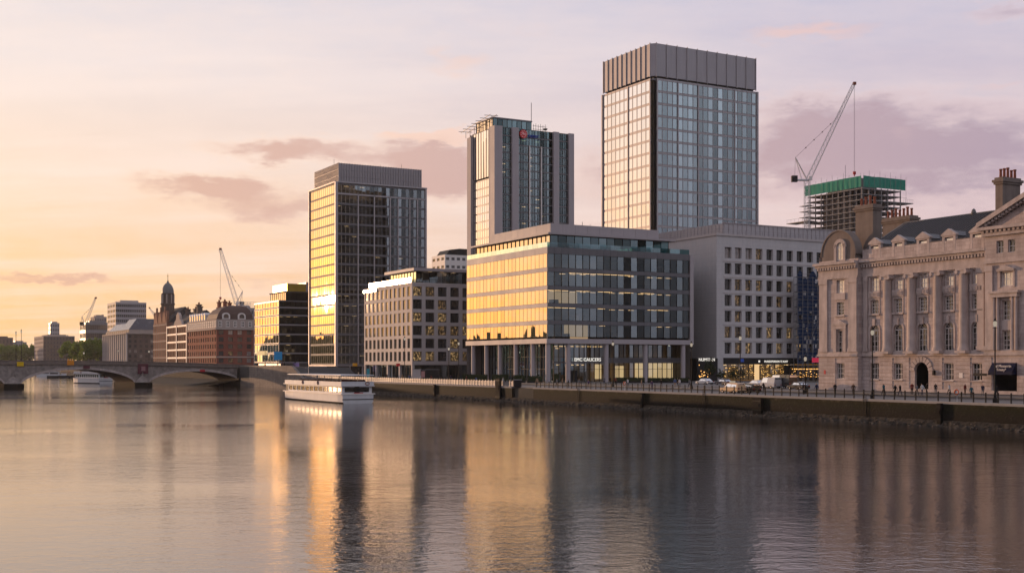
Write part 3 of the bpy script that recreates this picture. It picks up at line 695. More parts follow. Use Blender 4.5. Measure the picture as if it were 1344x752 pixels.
# ---- masonry office with the bright parapet
def corner_office():
    t, p = bank_thing('corner_office', 'six storey pinkish stone office with a bright parapet and set-back glass storey', 'office building', 541, 368)
    W, D = 30, sL(478, p); R, L = Face('R'), Face('L'); top = 29.3
    zc = [zat(v, 370)-GZ for v in (467.6, 450.6, 433.6, 416.4, 399.4, 382.4)]
    ws = [sR(u, p) for u in (548, 564.4, 580.6, 596.8)]; step = ws[1]-ws[0]; ws += [ws[-1]+step*(k+1) for k in range(3)]
    wl = [2.6+k*(D-4.6)/10 for k in range(11)]
    hR = [(s-1.5, s+1.5, z-1.45, z+1.45) for s in ws for z in zc]; hL = [(s-.98, s+.98, z-1.5, z+1.5) for s in wl for z in zc]
    w = MB(); wall(w, R, 0, W, 4.4, top, hR, .6); wall(w, L, 0, D, 4.4, top, hL, .5); shell_back(w, W, D, 0, top)
    w.face([(0,0,top),(W,0,top),(W,D,top),(0,D,top)]); w.face([(.5,.5,4.4),(W,.5,4.4),(W,D,4.4),(.5,D,4.4)])
    w.build('wall', M['stone_pale'], t)
    for k, z in enumerate(zc):
        for s in ws: window(t, R, s, z-1.45, 3.0, 2.9, .55, 2, 1, pick_win(.3, .3, .05), 'frame_dark', .08)
        for s in wl: window(t, L, s, z-1.5, 1.96, 3.0, .22, 2, 1, 'win_gold', 'frame_dark', .07)
    cr = MB(); cr.box(-.12, -.12, top-.35, W, .3, top+.3); cr.box(-.12, .3, top-.35, .3, D+.1, top+.3); cr.build('coping', M['stone_pale'], t)
    m, nt, out = new_mat('bright_parapet'); b = N(nt, 'ShaderNodeBsdfPrincipled'); b.inputs['Base Color'].default_value = (.75,.70,.62,1); b.inputs['Metallic'].default_value = .9; b.inputs['Roughness'].default_value = .28; nt.links.new(b.outputs[0], out.inputs[0])
    pa = MB(); pa.box(.05, 1.0, top+.32, .25, D-4, top+1.9); pa.box(-.35, D-11, top-1.1, -.14, D, top-.2); pa.build('bright_parapet', m, t)
    # set-back storey
    x0 = 2.2; q = Vector((p[0], p[1], 0)); R2, L2 = Face('R', 2.4), Face('L', 2.4); y1 = D*.58
    ribbon(t, R2, 2.4, W, top+.3, top+3.9, 12, 'glass_clear', proud=.02); ribbon(t, L2, 2.4, y1, top+.3, top+3.9, 9, 'glass_clear', proud=.02)
    s = MB(); s.box(1.0, 1.0, top+4.0, W, y1+1.5, top+4.9); s.build('roof_slab', M['pier_lav'], t)
    cc = MB(); cc.box(5, 5, top+.02, W, y1, top+3.95); cc.build('penthouse_core', M['interior'], t)
    lamps(t, 3, W-2, 3.2, [top+4.4], .4, 'lamp_dim', 1.2, 2)
    rl = MB()
    for k in range(16): rl.cyl((.4, D*.55+k*1.0, top+.3), (.4, D*.55+k*1.0, top+1.4), .04, n=5)
    for k in range(14): rl.cyl((.6+k*2, .35, top+.3), (.6+k*2, .35, top+1.5), .04, n=5)
    rl.cyl((.6, .35, top+1.5), (W, .35, top+1.5), .04, n=5); rl.build('roof_rail', M['metal_dark'], t)
    sf = MB()
    R3, L3 = Face('R', .8), Face('L', .8)
    ribbon(t, R3, .8, W, .2, 4.3, 12, 'glass_clear', 'metal_dark', name='shop_window'); ribbon(t, L3, .8, D-1, .2, 4.3, 14, 'glass_clear', 'metal_dark', name='shop_window')
    bw = MB(); bw.box(5, 5, 0, W, 5.3, 4.3); bw.box(5, 5.3, 0, 5.3, D-1, 4.3); bw.build('shop_back_wall', M['interior'], t)
    for k in range(5): c = MB(); L.box(c, .02+k*(D-1)/4.0, .9+k*(D-1)/4.0, .02, .78, 0, 4.39); c.build('pier', M['stone_pale'], t)
corner_office()

# ---- low gold glass office by the bridge
def low_gold_office():
    t, p = bank_thing('low_glass_office', 'low stepped glass office with gold louvred top beside the bridge end', 'office building', 366, 480.7)
    W, D = 32, sL(334, p); R, L = Face('R'), Face('L'); zs = [5.2, 8.9, 12.7, 16.5, 20.3, 24.1, 27.2]
    for a, b in zip(zs[:-1], zs[1:]):
        g = 'glass_gold' if a > 12 else 'glass_clear'
        ribbon(t, R, .2, W, a+.3, b-.3, 14, 'glass_clear', proud=.03); ribbon(t, L, .2, D, a+.3, b-.3, 9, g, 'metal_crown', mull=.05, proud=.02)
    for z in zs:
        for f, l in ((R, W), (L, D)):
            s = MB(); f.box(s, -.05, l, -.06, .3, z-.3, z+.3); s.build('spandrel', M['metal_fin'] if f is R else M['spandrel'], t)
    ct = MB(); ct.box(-.05, -.05, 5, .15, .15, 29.6); ct.build('corner_trim', M['metal_fin'], t)
    floors(t, W, D, zs, .5, 8); lamps(t, 1, W-1, 2.5, zs[1:], .4, 'lamp_dim', 1.5, 3)
    ribbon(t, R, .2, W, 27.5, 29.6, 14, 'glass_clear', proud=.03); ribbon(t, L, .2, D, 27.5, 29.6, 9, 'glass_gold', 'metal_crown', mull=.05, proud=.02)
    b = MB(); b.box(-.1, -.1, 29.6, W, D+.1, 30.1); b.face([(W,0,0),(W,D,0),(W,D,29.6),(W,0,29.6)]); b.face([(W,D,0),(0,D,0),(0,D,29.6),(W,D,29.6)]); b.box(1, 1, 0, W-1, D-1, 4.9); b.build('roof_deck', M['metal_grey'], t)
    x0, y0, y1 = 4.2, 4.0, 24
    ribbon(t, Face('R', y0), x0, W, 30.1, 33.6, 12, 'glass_clear', proud=.03); ribbon(t, Face('L', x0), y0, y1, 30.1, 33.6, 8, 'glass_gold', proud=.02)
    k_ = MB(); k_.box(x0+.4, y0+.4, 30.1, W, y1, 33.5); k_.box(x0-.4, y0-.4, 33.6, W, y1+.4, 34.0); k_.build('upper_storey', M['interior'], t)
    lo = MB(); lo.box(x0+1, y0+1.5, 34.0, x0+9, y1, 37.2); lo.build('louvre_room', solid('gold_louvre', (.55,.36,.06), .35, .1, .3, metal=.5), t)
    lo = MB(); lo.box(x0+9, y0+1.4, 34.0, W, y1, 38.0); lo.build('plant_room', M['metal_crown'], t)
    sg = MB(); L.box(sg, D-17, D-4, -.3, -.12, 8.3, 10.0); sg.build('sign_panel', M['shop_glow'], t)
low_gold_office()
# ------------------------------------------------------------------ classical stone hall on the right
def hall():
    p = P(1075, 218.6); t = thing('stone_hall', 'long classical stone hall with giant columns, dormers and tall chimneys', 'hall', (p[0], p[1], GZ), TH)
    A = Face('L', 0, -1); B = Face('L', 1.0, -1)                     # pavilion plane, column plane
    def tA(u, off=0):
        q = (p[0]+off*UB[0], p[1]+off*UB[1]); return along(u, q, -UA)
    pe = 9.7; re = tA(1292.5); END = re+27
    ST, TR, DK = M['stone_hall'], M['stone_trim'], M['stone_dark']
    wu = [1149.8, 1180.7, 1213, 1247, 1284]; wt = [tA(u, 1.3) for u in wu]
    cu = [1163.7, 1195.6, 1230, 1264]; ct = [tA(u, .4) for u in cu]
    door = tA(1209.5, 1.0); pw = tA(1103)
    def arch_infill(mb, fc, tc, r, zs, m=0, n=14, rev=.45):
        for sgn in (-1, 1):
            pts = [(tc+sgn*r, zs)]+[(tc+sgn*r*math.cos(a), zs+r*math.sin(a)) for a in [math.pi/2*i/n for i in range(n+1)]]
            for i in range(1, len(pts)-1):
                mb.face([fc.p(tc+sgn*r, 0, zs+r), fc.p(*[pts[i][0], 0, pts[i][1]]), fc.p(pts[i+1][0], 0, pts[i+1][1])], m)
                mb.face([fc.p(pts[i][0], 0, pts[i][1]), fc.p(pts[i+1][0], 0, pts[i+1][1]), fc.p(pts[i+1][0], rev, pts[i+1][1]), fc.p(pts[i][0], rev, pts[i][1])], m)
    def arch_window(fc, tc, z0, zs, r, nx, ny, gm, depth=.4, name='arched_window'):
        g = MB(); n = 14
        pts = [(-r, 0), (r, 0)]+[(r*math.cos(math.pi*i/n), zs-z0+r*math.sin(math.pi*i/n)) for i in range(n+1)]
        g.face([(a, 0, b) for a, b in pts]); o = link(name, g.mesh('arched_window', [M[gm]]), t, fc.loc(tc, depth, z0), fc.rot)
        f = MB(); b = .06; hh = zs-z0
        for i in range(nx+1): x = -r+2*r*i/nx; f.box(max(-r, x-b/2-.02), -.07, 0, min(r, x+b/2+.02), -.004, hh if 0 < i < nx else hh)
        for j in range(ny+1): z = hh*j/ny; f.box(-r+.1, -.06, z-(.07 if j in (0, ny) else .025), r-.1, -.008, z+(.07 if j in (0, ny) else .025))
        for i in range(n):
            a0, a1 = math.pi*i/n, math.pi*(i+1)/n
            f.face([(r*math.cos(a0), -.07, hh+r*math.sin(a0)), (r*math.cos(a1), -.07, hh+r*math.sin(a1)), ((r-.12)*math.cos(a1), -.07, hh+(r-.12)*math.sin(a1)), ((r-.12)*math.cos(a0), -.07, hh+(r-.12)*math.sin(a0))])
        for a in (math.pi/4, math.pi/2, 3*math.pi/4): f.cyl((0, -.03, hh), (r*math.cos(a), -.03, hh+r*math.sin(a)), .03, n=5)
        link('frame', f.mesh('frame', [M['frame_white']]), o)
    # ---------- walls
    w = MB(); holes = []
    for s in wt:
        holes += [(s-.95, s+.95, 2.1, 4.85), (s-1.0, s+1.0, 6.9, 11.5), (s-.9, s+.9, 13.4, 15.7), (s-.95, s+.95, 17.3, 19.6)]
    holes = [h for h in holes if not (h[3] < 5 and abs((h[0]+h[1])/2-door) < 3)]
    holes.append((door-1.45, door+1.45, 0, 5.0))
    wall(w, B, pe, re, 0, 24.6, holes, .45)
    for s in wt: arch_infill(w, B, s, 1.0, 10.5)
    arch_infill(w, B, door, 1.45, 3.55)
    hp = [(pw-.95, pw+.95, 2.1, 4.85), (pw-.75, pw+.75, 6.6, 10.6), (pw-.9, pw+.9, 13.4, 15.7), (pw-.95, pw+.95, 17.3, 19.6), (pw-.85, pw+.85, 23.6, 26.3)]
    wall(w, A, 0, pe, 0, 23.2, hp[:4], .45)
    r0 = re; rt = [tA(1321.5), tA(1321.5)+8.0, tA(1321.5)+16]
    aw = tA(1303.2), tA(1334.8)
    hr = [(aw[0], aw[1], 0, 4.9)]
    for k, s in enumerate(rt): hr += [(s-.85, s+.85, 6.9, 9.8), (s-.85, s+.85, 11.4, 14.4), (s-1.1, s+1.1, 16.6, 18.7), (s-1.9, s-.6, 21.7, 23.6), (s+.2, s+1.5, 21.7, 23.6)]
    hr = [h for h in hr if h[1] < END]
    hr += [(rt[1]-.95, rt[1]+.95, 2.1, 4.85)]
    wall(w, A, re, END, 0, 24.4, hr, .45)
    w.face([A.p(pe,0,0), A.p(pe,1,0), A.p(pe,1,23.2), A.p(pe,0,23.2)]); w.face([A.p(re,0,0), A.p(re,1,0), A.p(re,1,24.4), A.p(re,0,24.4)])
    w.face([(0,0,0),(22,0,0),(22,0,24),(0,0,24)]); w.face([(22,0,0),(22,-END,0),(22,-END,24),(22,0,24)]); w.face([(0,-END,0),(22,-END,0),(22,-END,24),(0,-END,24)])
    for zc in (24.0,): w.face([(1.2,-.2,zc),(22,-.2,zc),(22,-END,zc),(1.2,-END,zc)])
    # ---------- rustication grooves, plinth, string courses, entablature
    ru = w
    segs = [(A, 0, pe), (B, pe, re), (A, re, END)]
    blk = [(door-2.6, door+2.6)]+[(s-1.25, s+1.25) for s in wt if abs(s-door) > 3]+[(pw-1.2, pw+1.2)]+[(aw[0]-.2, aw[1]+.2), (rt[1]-1.2, rt[1]+1.2)]
    for fc, a, b in segs:
        for z in (.95, 1.6, 2.25, 2.9, 3.55, 4.2, 4.85, 5.5):
            cuts = [a+.01]+sorted(x for q in blk if a < (q[0]+q[1])/2 < b for x in q)+[b-.01]
            for i in range(0, len(cuts)-1, 2):
                if z < 1.7 and z > 1.2 and False: continue
                fc.box(ru, cuts[i], cuts[i+1], -.10, -.003, z-.275, z+.275)
    w.build('wall', ST, t)
    for fc, a, b in segs:
        tr = MB(); fc.box(tr, a-(.25 if a == 0 else 0), b, -.35, -.004, 6.05, 6.45); fc.box(tr, a-(.1 if a == 0 else 0), b, -.2, -.004, 6.45, 6.85); tr.build('string_course', TR, t)
        tr = MB(); fc.box(tr, a, b, -.16, -.004, 0, .62); tr.build('plinth', TR, t)
    for fc, a, b in segs[:2]:
        tr = MB(); fc.box(tr, a-.1 if a == 0 else a, b, -.25, -.004, 19.85, 20.3); fc.box(tr, a, b, -.16, -.004, 20.3, 21.45); tr.build('frieze', TR, t)
        tr = MB(); fc.box(tr, a-.4 if a == 0 else a, b, -.65, -.004, 21.95, 22.35); fc.box(tr, a-.6 if a == 0 else a, b, -1.05, -.004, 22.35, 22.8); fc.box(tr, a, b, -.3, -.004, 21.45, 21.95)
        n = int((b-a)/.62)
        for k in range(n): fc.box(tr, a+(k+.2)*(b-a)/n, a+(k+.75)*(b-a)/n, -.6, -.31, 21.5, 21.94)
        tr.build('cornice', TR, t)
    tr = MB(); A.box(tr, re, END, -.3, -.004, 20.2, 20.6); tr.build('string_course', TR, t)
    tr = MB(); A.box(tr, re-.2, END, -.5, -.004, 24.4, 24.9); A.box(tr, re, END, -.4, -.004, 24.9, 25.32)
    n = int((END-re)/.8)
    for k in range(n): A.box(tr, re+k*.8, re+k*.8+.4, -.75, -.404, 24.92, 25.3)
    A.box(tr, re-.6, END, -1.1, -.004, 25.32, 25.8); tr.build('cornice', TR, t)
    # attic parapet behind the cornice
    cuts = [pe]+sorted(x for s in wt for x in (s-1.38, s+1.38))+[re]
    for i in range(0, len(cuts)-1, 2):
        at = MB(); a, b = cuts[i], cuts[i+1]; B.box(at, a, b, .15, .9, 22.8, 24.5); B.box(at, a, b, .05, 1.0, 24.5, 24.75); at.build('attic_parapet', DK, t)
    # ---------- giant columns and pilasters
    for s in ct:
        c = MB(); q = B.p(s, -.35, 0)
        c.lathe([(.98,6.85),(.98,7.1),(.90,7.15),(.92,7.35),(.80,7.55),(.80,8.5),(.79,12),(.70,18.9),(.76,19.0)], (q[0], q[1], 0), 22)
        B.box(c, s-1.05, s+1.05, -1.4, -.004, 6.45, 6.85); c.build('column', TR, t, smooth=True)
        k = MB(); B.box(k, s-1.0, s+1.0, -1.2, -.03, 19.55, 19.85); B.box(k, s-.78, s+.78, -1.1, -.1, 19.0, 19.55)
        for sg in (-1, 1): k.cyl(B.p(s+sg*.85, -1.25, 19.3), B.p(s+sg*.85, -.05, 19.3), .3, n=10)
        k.build('capital', TR, t)
    for fc, a, b in ((A, .35, 2.3), (A, pe-2.2, pe-.2), (B, re-2.1, re-.8), (A, re+.25, re+1.6), (A, re+4.2+6.5, re+5.4+6.5), (B, pe+.5, pe+1.3)):
        pl = MB(); fc.box(pl, a, b, -.28, -.004, 7.5, 19.0); fc.box(pl, a-.1, b+.1, -.38, -.004, 19.0, 19.84); fc.box(pl, a-.12, b+.12, -.4, -.006, 6.86, 7.5); pl.build('pilaster', TR, t)
    # ---------- windows
    lit = {2: 1}
    for i, s in enumerate(wt):
        arch_window(B, s, 6.9, 10.5, 1.0, 3, 4, 'win_hall')
        window(t, B, s, 13.4, 1.8, 2.3, .4, 3, 4, 'win_hall', 'frame_white', .075, 'split'); window(t, B, s, 17.3, 1.9, 2.3, .4, 2, 3, 'win_bright', 'frame_white', .075, 'split')
        if abs(s-door) > 3: window(t, B, s, 2.1, 1.9, 2.75, .4, 3, 3, 'win_hall', 'frame_white', .075, 'split')
    window(t, A, pw, 2.1, 1.9, 2.75, .4, 3, 3, 'win_hall', 'frame_white', .075, 'split'); window(t, A, pw, 6.6, 1.5, 4.0, .4, 2, 4, 'win_hall', 'frame_white', .075, 'split')
    window(t, A, pw, 13.4, 1.8, 2.3, .4, 2, 4, 'win_hall', 'frame_white', .075, 'split'); window(t, A, pw, 17.3, 1.9, 2.3, .4, 2, 3, 'win_bright', 'frame_white', .075, 'split')
    for k, s in enumerate(rt):
        if s+1.9 > END: continue
        window(t, A, s, 6.9, 1.7, 2.9, .4, 3, 4, 'win_hall', 'frame_white', .075, 'split'); window(t, A, s, 11.4, 1.7, 3.0, .4, 3, 4, 'win_hall', 'frame_white', .075, 'split')
        window(t, A, s, 16.6, 2.2, 2.1, .4, 3, 2, 'win_bright', 'frame_white', .075, 'split')
        for d in (-1.25, .85): window(t, A, s+d, 21.7, 1.3, 1.9, .4, 2, 2, 'win_hall', 'frame_white', .075, 'split')
    window(t, A, rt[1], 2.1, 1.9, 2.75, .4, 3, 3, 'win_hall', 'frame_white', .075, 'split')
    # ---------- window dressings: sills, keystones, aprons, small pediments
    def ped(dr, fc, s, hw, z, h=.8, d=.45):
        fc.box(dr, s-hw, s+hw, -d, -.005, z, z+.22)
        q = [fc.p(s-hw-.1, -d-.05, z+.22), fc.p(s+hw+.1, -d-.05, z+.22), fc.p(s, -d-.05, z+.22+h)]
        v = Vector(fc.p(0, -.006, 0))-Vector(fc.p(0, -d-.05, 0)); dr.sweep(q, v)
    def ring(dr, fc, s, zs, r1, r2, d, n, gap=0, d0=.005):
        for i in range(n):
            a0, a1 = math.pi*i/n+gap, math.pi*(i+1)/n-gap
            dr.sweep([fc.p(s+r*math.cos(a), -d, zs+r*math.sin(a)) for a, r in ((a0, r1), (a1, r1), (a1, r2), (a0, r2))], Vector(fc.p(0,-d0,0))-Vector(fc.p(0,-d,0)))
    SUR = 'window_surround'
    for s in wt:
        dr = MB(); B.box(dr, s-1.25, s+1.25, -.28, -.005, 13.1, 13.38)
        for sg in (-1, 1): B.box(dr, s+sg*1.08-.12, s+sg*1.08+.12, -.1, -.005, 13.38, 15.8)
        B.box(dr, s-1.2, s+1.2, -.1, -.005, 15.8, 16.0); dr.build(SUR, TR, t)
        dr = MB(); B.box(dr, s-1.3, s+1.3, -.2, -.005, 16.1, 17.28); B.box(dr, s-1.1, s+1.1, -.28, -.201, 16.3, 17.0)
        for k in range(7): B.box(dr, s-1.05+k*.3, s-.92+k*.3, -.34, -.281, 16.35, 16.95)
        for sg in (-1, 1): B.box(dr, s+sg*1.12-.12, s+sg*1.12+.12, -.1, -.005, 17.28, 19.7)
        dr.build(SUR, TR, t)
        dr = MB(); B.box(dr, s-.28, s+.28, -.35, -.125, 11.3, 12.5); B.box(dr, s-1.35, s-1.02, -.12, -.005, 6.9, 10.5); B.box(dr, s+1.02, s+1.35, -.12, -.005, 6.9, 10.5); ring(dr, B, s, 10.5, 1.03, 1.36, .12, 12); dr.build(SUR, TR, t)
        if abs(s-door) > 3: dr = MB(); B.box(dr, s-1.1, s+1.1, -.24, -.105, 1.9, 2.09); dr.build('sill', TR, t)
    for s, z in ((pw, 13.1),): dr = MB(); A.box(dr, pw-1.2, pw+1.2, -.28, -.005, z, z+.28); dr.build('sill', TR, t)
    dr = MB(); A.box(dr, pw-1.3, pw+1.3, -.2, -.005, 16.1, 17.28); dr.build('apron', TR, t)
    dr = MB(); A.box(dr, pw-1.55, pw-.8, -.3, -.005, 6.86, 10.92); A.box(dr, pw+.8, pw+1.55, -.3, -.005, 6.86, 10.92); A.box(dr, pw-1.6, pw+1.6, -.35, -.006, 10.92, 11.55); ped(dr, A, pw, 1.8, 11.55); dr.build(SUR, TR, t)
    dr = MB(); ring(dr, B, door, 3.55, 1.5, 2.45, .16, 9, .03, .0); dr.build('door_voussoirs', TR, t)
    for s in rt:
        if s+1.9 > END: continue
        for d in (-2.0, -1.3, 1.3, 2.0):
            q = A.p(s+d, -.45, 0); dr = MB(); dr.cyl((q[0], q[1], 6.86), (q[0], q[1], 14.9), .24, .2, n=10); dr.build('colonnette', TR, t)
        dr = MB(); A.box(dr, s-2.4, s+2.4, -.8, -.005, 14.9, 15.5); A.box(dr, s-2.7, s+2.7, -1.0, -.006, 15.5, 15.85); dr.build('hood', TR, t)
        dr = MB(); A.box(dr, s-.85, s+.85, -.1, -.005, 9.9, 11.3); dr.build('apron', TR, t)
        dr = MB(); ped(dr, A, s, 1.6, 18.88, .7); A.box(dr, s-1.5, s-1.13, -.15, -.005, 16.4, 18.88); A.box(dr, s+1.13, s+1.5, -.15, -.005, 16.4, 18.88); dr.build(SUR, TR, t)
    # ---------- doorway and awning
    d = MB(); B.box(d, door-1.45, door+1.45, 4.5, 4.6, 0, 5.0); B.box(d, door-1.55, door-1.46, .46, 4.5, 0, 5.0); B.box(d, door+1.46, door+1.55, .46, 4.5, 0, 5.0); B.box(d, door-1.45, door+1.45, .46, 4.49, 5.02, 5.1); d.build('doorway', M['frame_dark'], t)
    navy = solid('awning_navy', (.005,.007,.026), .8)
    a = MB(); q0, q1 = aw; z1, z0 = 4.9, 3.1
    a.sweep([A.p(q0, -.15, z1), A.p(q0, -1.1, z0+.5), A.p(q0, -1.1, z0), A.p(q0, -.1, z0+.05)], Vector(A.p(q1,0,0))-Vector(A.p(q0,0,0))); a.build('awning', navy, t)
    sh = MB(); A.box(sh, q0, q1, 3.5, 3.6, 0, 4.9); A.box(sh, q0-.1, q0-.004, .46, 3.5, 0, 4.9); A.box(sh, q1+.004, q1+.1, .46, 3.5, 0, 4.9); A.box(sh, q0, q1, .46, 3.49, 4.92, 5.0); sh.build('shop_opening', M['metal_dark'], t)
    cu_ = text(t, 'al Mozarrin', .62, A, q0+1.15, z0+1.12, -.86, 'frame_white'); text(t, 'Trinity*', .56, A, q0+1.55, z0+.58, -1.12, 'frame_white')
    fl = MB(); A.box(fl, q0-2.6, q0-.2, -1.3, -1.15, 2.9, 3.3); fl.cyl(A.p(q0-.3, -1.2, 3.1), A.p(q0+.3, -.1, 3.1), .06); fl.build('hanging_sign', M['metal_dark'], t)
    ln = MB()
    for s in (door+2.9,): B.box(ln, s-.18, s+.18, -.55, -.2, 2.9, 3.6); B.box(ln, s-.05, s+.05, -.4, -.07, 3.6, 3.75)
    ln.build('wall_lantern', M['black_iron'], t)
    pq = MB(); A.box(pq, tA(1082), tA(1084.5), -.15, -.105, 2.9, 3.6); pq.build('red_plaque', solid('plaque_red', (.35,.02,.03), .5), t)
    pq = MB(); s = tA(1262, 1); B.box(pq, s-.35, s+.35, -.15, -.105, 2.5, 3.3); pq.build('pale_plaque', M['frame_white'], t)
    # ---------- pavilion arched gable
    g = MB(); c, rw, z0 = pe/2-.1, pe/2-.75, 22.8
    n = 22; pts = [A.p(c-rw, 0, z0), A.p(c+rw, 0, z0)]+[A.p(c+rw*math.cos(math.pi*i/n), 0, z0+1.2+4.3*math.sin(math.pi*i/n)) for i in range(n+1)]
    g.sweep([(x+.1, y, z) for x, y, z in pts], (1.6, 0, 0)); g.build('arched_gable', DK, t)
    rim = MB()
    for i in range(n):
        a0, a1 = math.pi*i/n, math.pi*(i+1)/n
        q = [A.p(c+rr*math.cos(a), 0, z0+1.2+zz*math.sin(a)) for a, rr, zz in ((a0, rw+.02, 4.32), (a1, rw+.02, 4.32), (a1, rw+.25, 4.55), (a0, rw+.25, 4.55))]
        rim.sweep([(x-.05, y, z) for x, y, z in q], (1.75, 0, 0))
    rim.build('gable_coping', DK, t)
    ws_ = MB()
    for sg in (-1, 1): A.box(ws_, pw+sg*1.1-.28, pw+sg*1.1+.28, -.25, .09, 22.85, 26.0)
    for i in range(10):
        a0, a1 = math.pi*i/10, math.pi*(i+1)/10
        q = [A.p(pw+rr*math.cos(a), -.25, 25.4+rr*math.sin(a)) for a, rr in ((a0, .85), (a1, .85), (a1, 1.5), (a0, 1.5))]; ws_.sweep(q, (.34, 0, 0))
    ws_.build('window_surround', TR, t)
    arch_window(A, pw, 23.2, 25.4, .82, 2, 3, 'win_bright', .06, 'gable_window')
    # ---------- roof, dormers
    rf = MB(); e, ri = 1.9, 10.0; ze, zr = 24.2, 29.7
    h0, h1 = 8.2, re+4
    rf.sweep([(e, -h0, ze), (ri, -h0-2.5, zr), (22-e+.9, -h0, ze)], (0, -(h1-h0), 0)); 
    rf.build('roof', M['slate'], t)
    rg = MB(); rg.cyl((ri, -h0-2.5, zr+.05), (ri, -h1-2.5, zr+.05), .16, n=6)
    for k in range(40):
        y = -(h0+1.2+k*.72)
        if -y > h1-.5: break
        rg.cyl((e-.02, y, ze+.06), (ri-.02, y-2.5*1.0, zr+.06), .08, n=4)
    rg.build('roof_ridge', M['lead'], t)
    gb = MB(); gb.sweep([(e, -h0+.02, ze), (ri, -h0-2.5, zr), (19, -h0+.02, ze)], (0, .3, 0)); gb.build('lead_flank', M['lead'], t)
    for s in wt:
        dm = MB(); x0, x1, zb, zt = .98, 5.0, 22.85, 25.4
        dm.box(x0, -(s-1.35), zb, x0+.5, -(s-.85), zt); dm.box(x0, -(s+.85), zb, x0+.5, -(s+1.35), zt); dm.box(x0, -(s-.85), zt-.25, x0+.5, -(s+.85), zt); dm.box(x0-.12, -(s-1.5), zt, x0+.6, -(s+1.5), zt+.25)
        dm.sweep([(x0-.12, -(s-1.5), zt+.25), (x0-.12, -(s+1.5), zt+.25), (x0-.12, -s, zt+1.15)], (.72, 0, 0)); o = dm.build('dormer', TR, t)
        ck = MB(); ck.box(x0+.52, -(s-1.2), zb, x1, -(s+1.2), zt-.1); ck.sweep([(x0+.62, -(s-1.3), zt), (x0+.62, -(s+1.3), zt), (x0+.62, -s, zt+.9)], (x1-x0+1.2, 0, 0)); ck.build('dormer_cheek', M['lead'], o)
        g, f = window_mesh(1.7, 2.1, 2, 3, 'win_bright', 'frame_white', .06, 'split'); wo = link('dormer_window', g, o, (x0+.3, -s, zb+.05), -math.pi/2); 
    # ---------- right pavilion pediment and roof
    pd = MB(); apex = re+13; z0 = 25.8
    pd.sweep([(.25, -(re), z0), (.25, -(re+26), z0), (.25, -apex, z0+5.6)], (.5, 0, 0)); pd.build('pediment', ST, t)
    rk = MB()
    for sg, a in ((1, re), (-1, re+26)):
        b = Vector((-.9, -(a-.9*sg), z0+.0)); c_ = Vector((-.9, -apex, z0+6.1)); v = (c_-b)
        rk.sweep([b, c_, c_+Vector((0, 0, .75)), b+Vector((0, 0, .75))], (1.7, 0, 0))
        m_ = 22
        for k in range(m_):
            q = b+v*(k+.3)/m_; rk.box(q.x+.35, q.y-.22, q.z-.42, q.x+1.1, q.y+.22, q.z-.02)
    rk.build('raking_cornice', TR, t)
    pr = MB(); pr.sweep([(.9, -(re-.4), z0+.2), (.9, -(re+26.4), z0+.2), (.9, -apex, z0+6.6)], (20, 0, 0)); pr.build('pavilion_roof', M['slate'], t)
    # ---------- chimney stacks
    def stack(x0, y0, x1, y1, zb, zt, pots, m='stone_dark', ax='x'):
        c = MB(); c.box(x0, y0, zb, x1, y1, zt-1.1); lo, hi = min(y0, y1), max(y0, y1)
        c.box(x0-.2, lo-.2, zt-1.1, x1+.2, hi+.2, zt-.75); c.box(x0-.38, lo-.38, zt-.75, x1+.38, hi+.38, zt-.35); c.box(x0-.1, lo-.1, zt-.35, x1+.1, hi+.1, zt)
        o = c.build('chimney_stack', M[m], t)
        for k in range(pots):
            q = MB(); f = (k+.5)/pots
            px, py = (x0+(x1-x0)*f, (y0+y1)/2) if ax == 'x' else ((x0+x1)/2, y0+(y1-y0)*f)
            h = 1.35+.35*((k*7) % 3)/2; q.lathe([(.24,0),(.2,h*.8),(.26,h*.85),(.26,h)], (px, py, zt), 10); q.build('chimney_pot', M['terracotta_pot'], o)
    stack(4.0, -5.0, 6.0, -9.2, 23, 33.0, 4, ax='y')
    tb = tA(1316, 7.0); stack(7.0, -(tb-1.4), 11.2, -tb, 24, 34.6, 5)
    tb = tA(1166, 15); stack(13.5, -(tb), 15.5, -(tb+6.5), 24, 31.6, 7, ax='y')
    v = MB(); q = tA(1278, 10); v.lathe([(.35,0),(.45,.3),(.3,.8),(.1,1.0)], (10, -q, 29.6), 10); v.build('roof_vent', M['lead'], t)
hall()
# ------------------------------------------------------------------ terrain, quay, bridge
Q0 = Vector((7.2, 226.6, 0))
def quay_pt(s): v = Q0+UA*s; return (v.x, v.y)
QL = [quay_pt(-190), quay_pt(158), (-93, 412)]
BANK = [(-101, 424), (-165, 545), (-224, 667), (-330, 860), (-463, 1200), (-760, 1420), (-1500, 1500)]
def inland(pts, off):
    return [(x+UB.x*off, y+UB.y*off) for x, y in pts]
g = MB()
g.prism(list(reversed(inland(QL, .6)+BANK+[(-4000, 1600), (-4000, 5000), (5000, 5000), (5000, 60)])), -3, GZ-.02)
kind(g.build('ground', M['ground']), 'structure')
def so_pt(s, off): return inland([quay_pt(s)], off)[0]
up = MB(); up.prism(list(reversed([quay_pt(150), (-93.2, 412.2)]+BANK[:6]+[(-800, 1480), (200, 1480), (60, 560), so_pt(240, 60), so_pt(240, 18), so_pt(150, 18)])), GZ-.5, 6.5)
kind(up.build('raised_street', M['asphalt']), 'structure')
rp = MB(); rp.prism([so_pt(140, .9), so_pt(140, 18), so_pt(149.98, 18), so_pt(149.98, .9)], GZ-.4, [GZ+.02, GZ+.02, 6.5, 6.5]); kind(rp.build('sloping_street', M['asphalt']), 'structure')
pv = MB(); pv.prism([(x, y) for x, y in inland([quay_pt(-190)], .9)+inland([quay_pt(-190)], 12)+inland([quay_pt(140)], 12)+inland([quay_pt(140)], .9)], GZ-.3, GZ+.12)
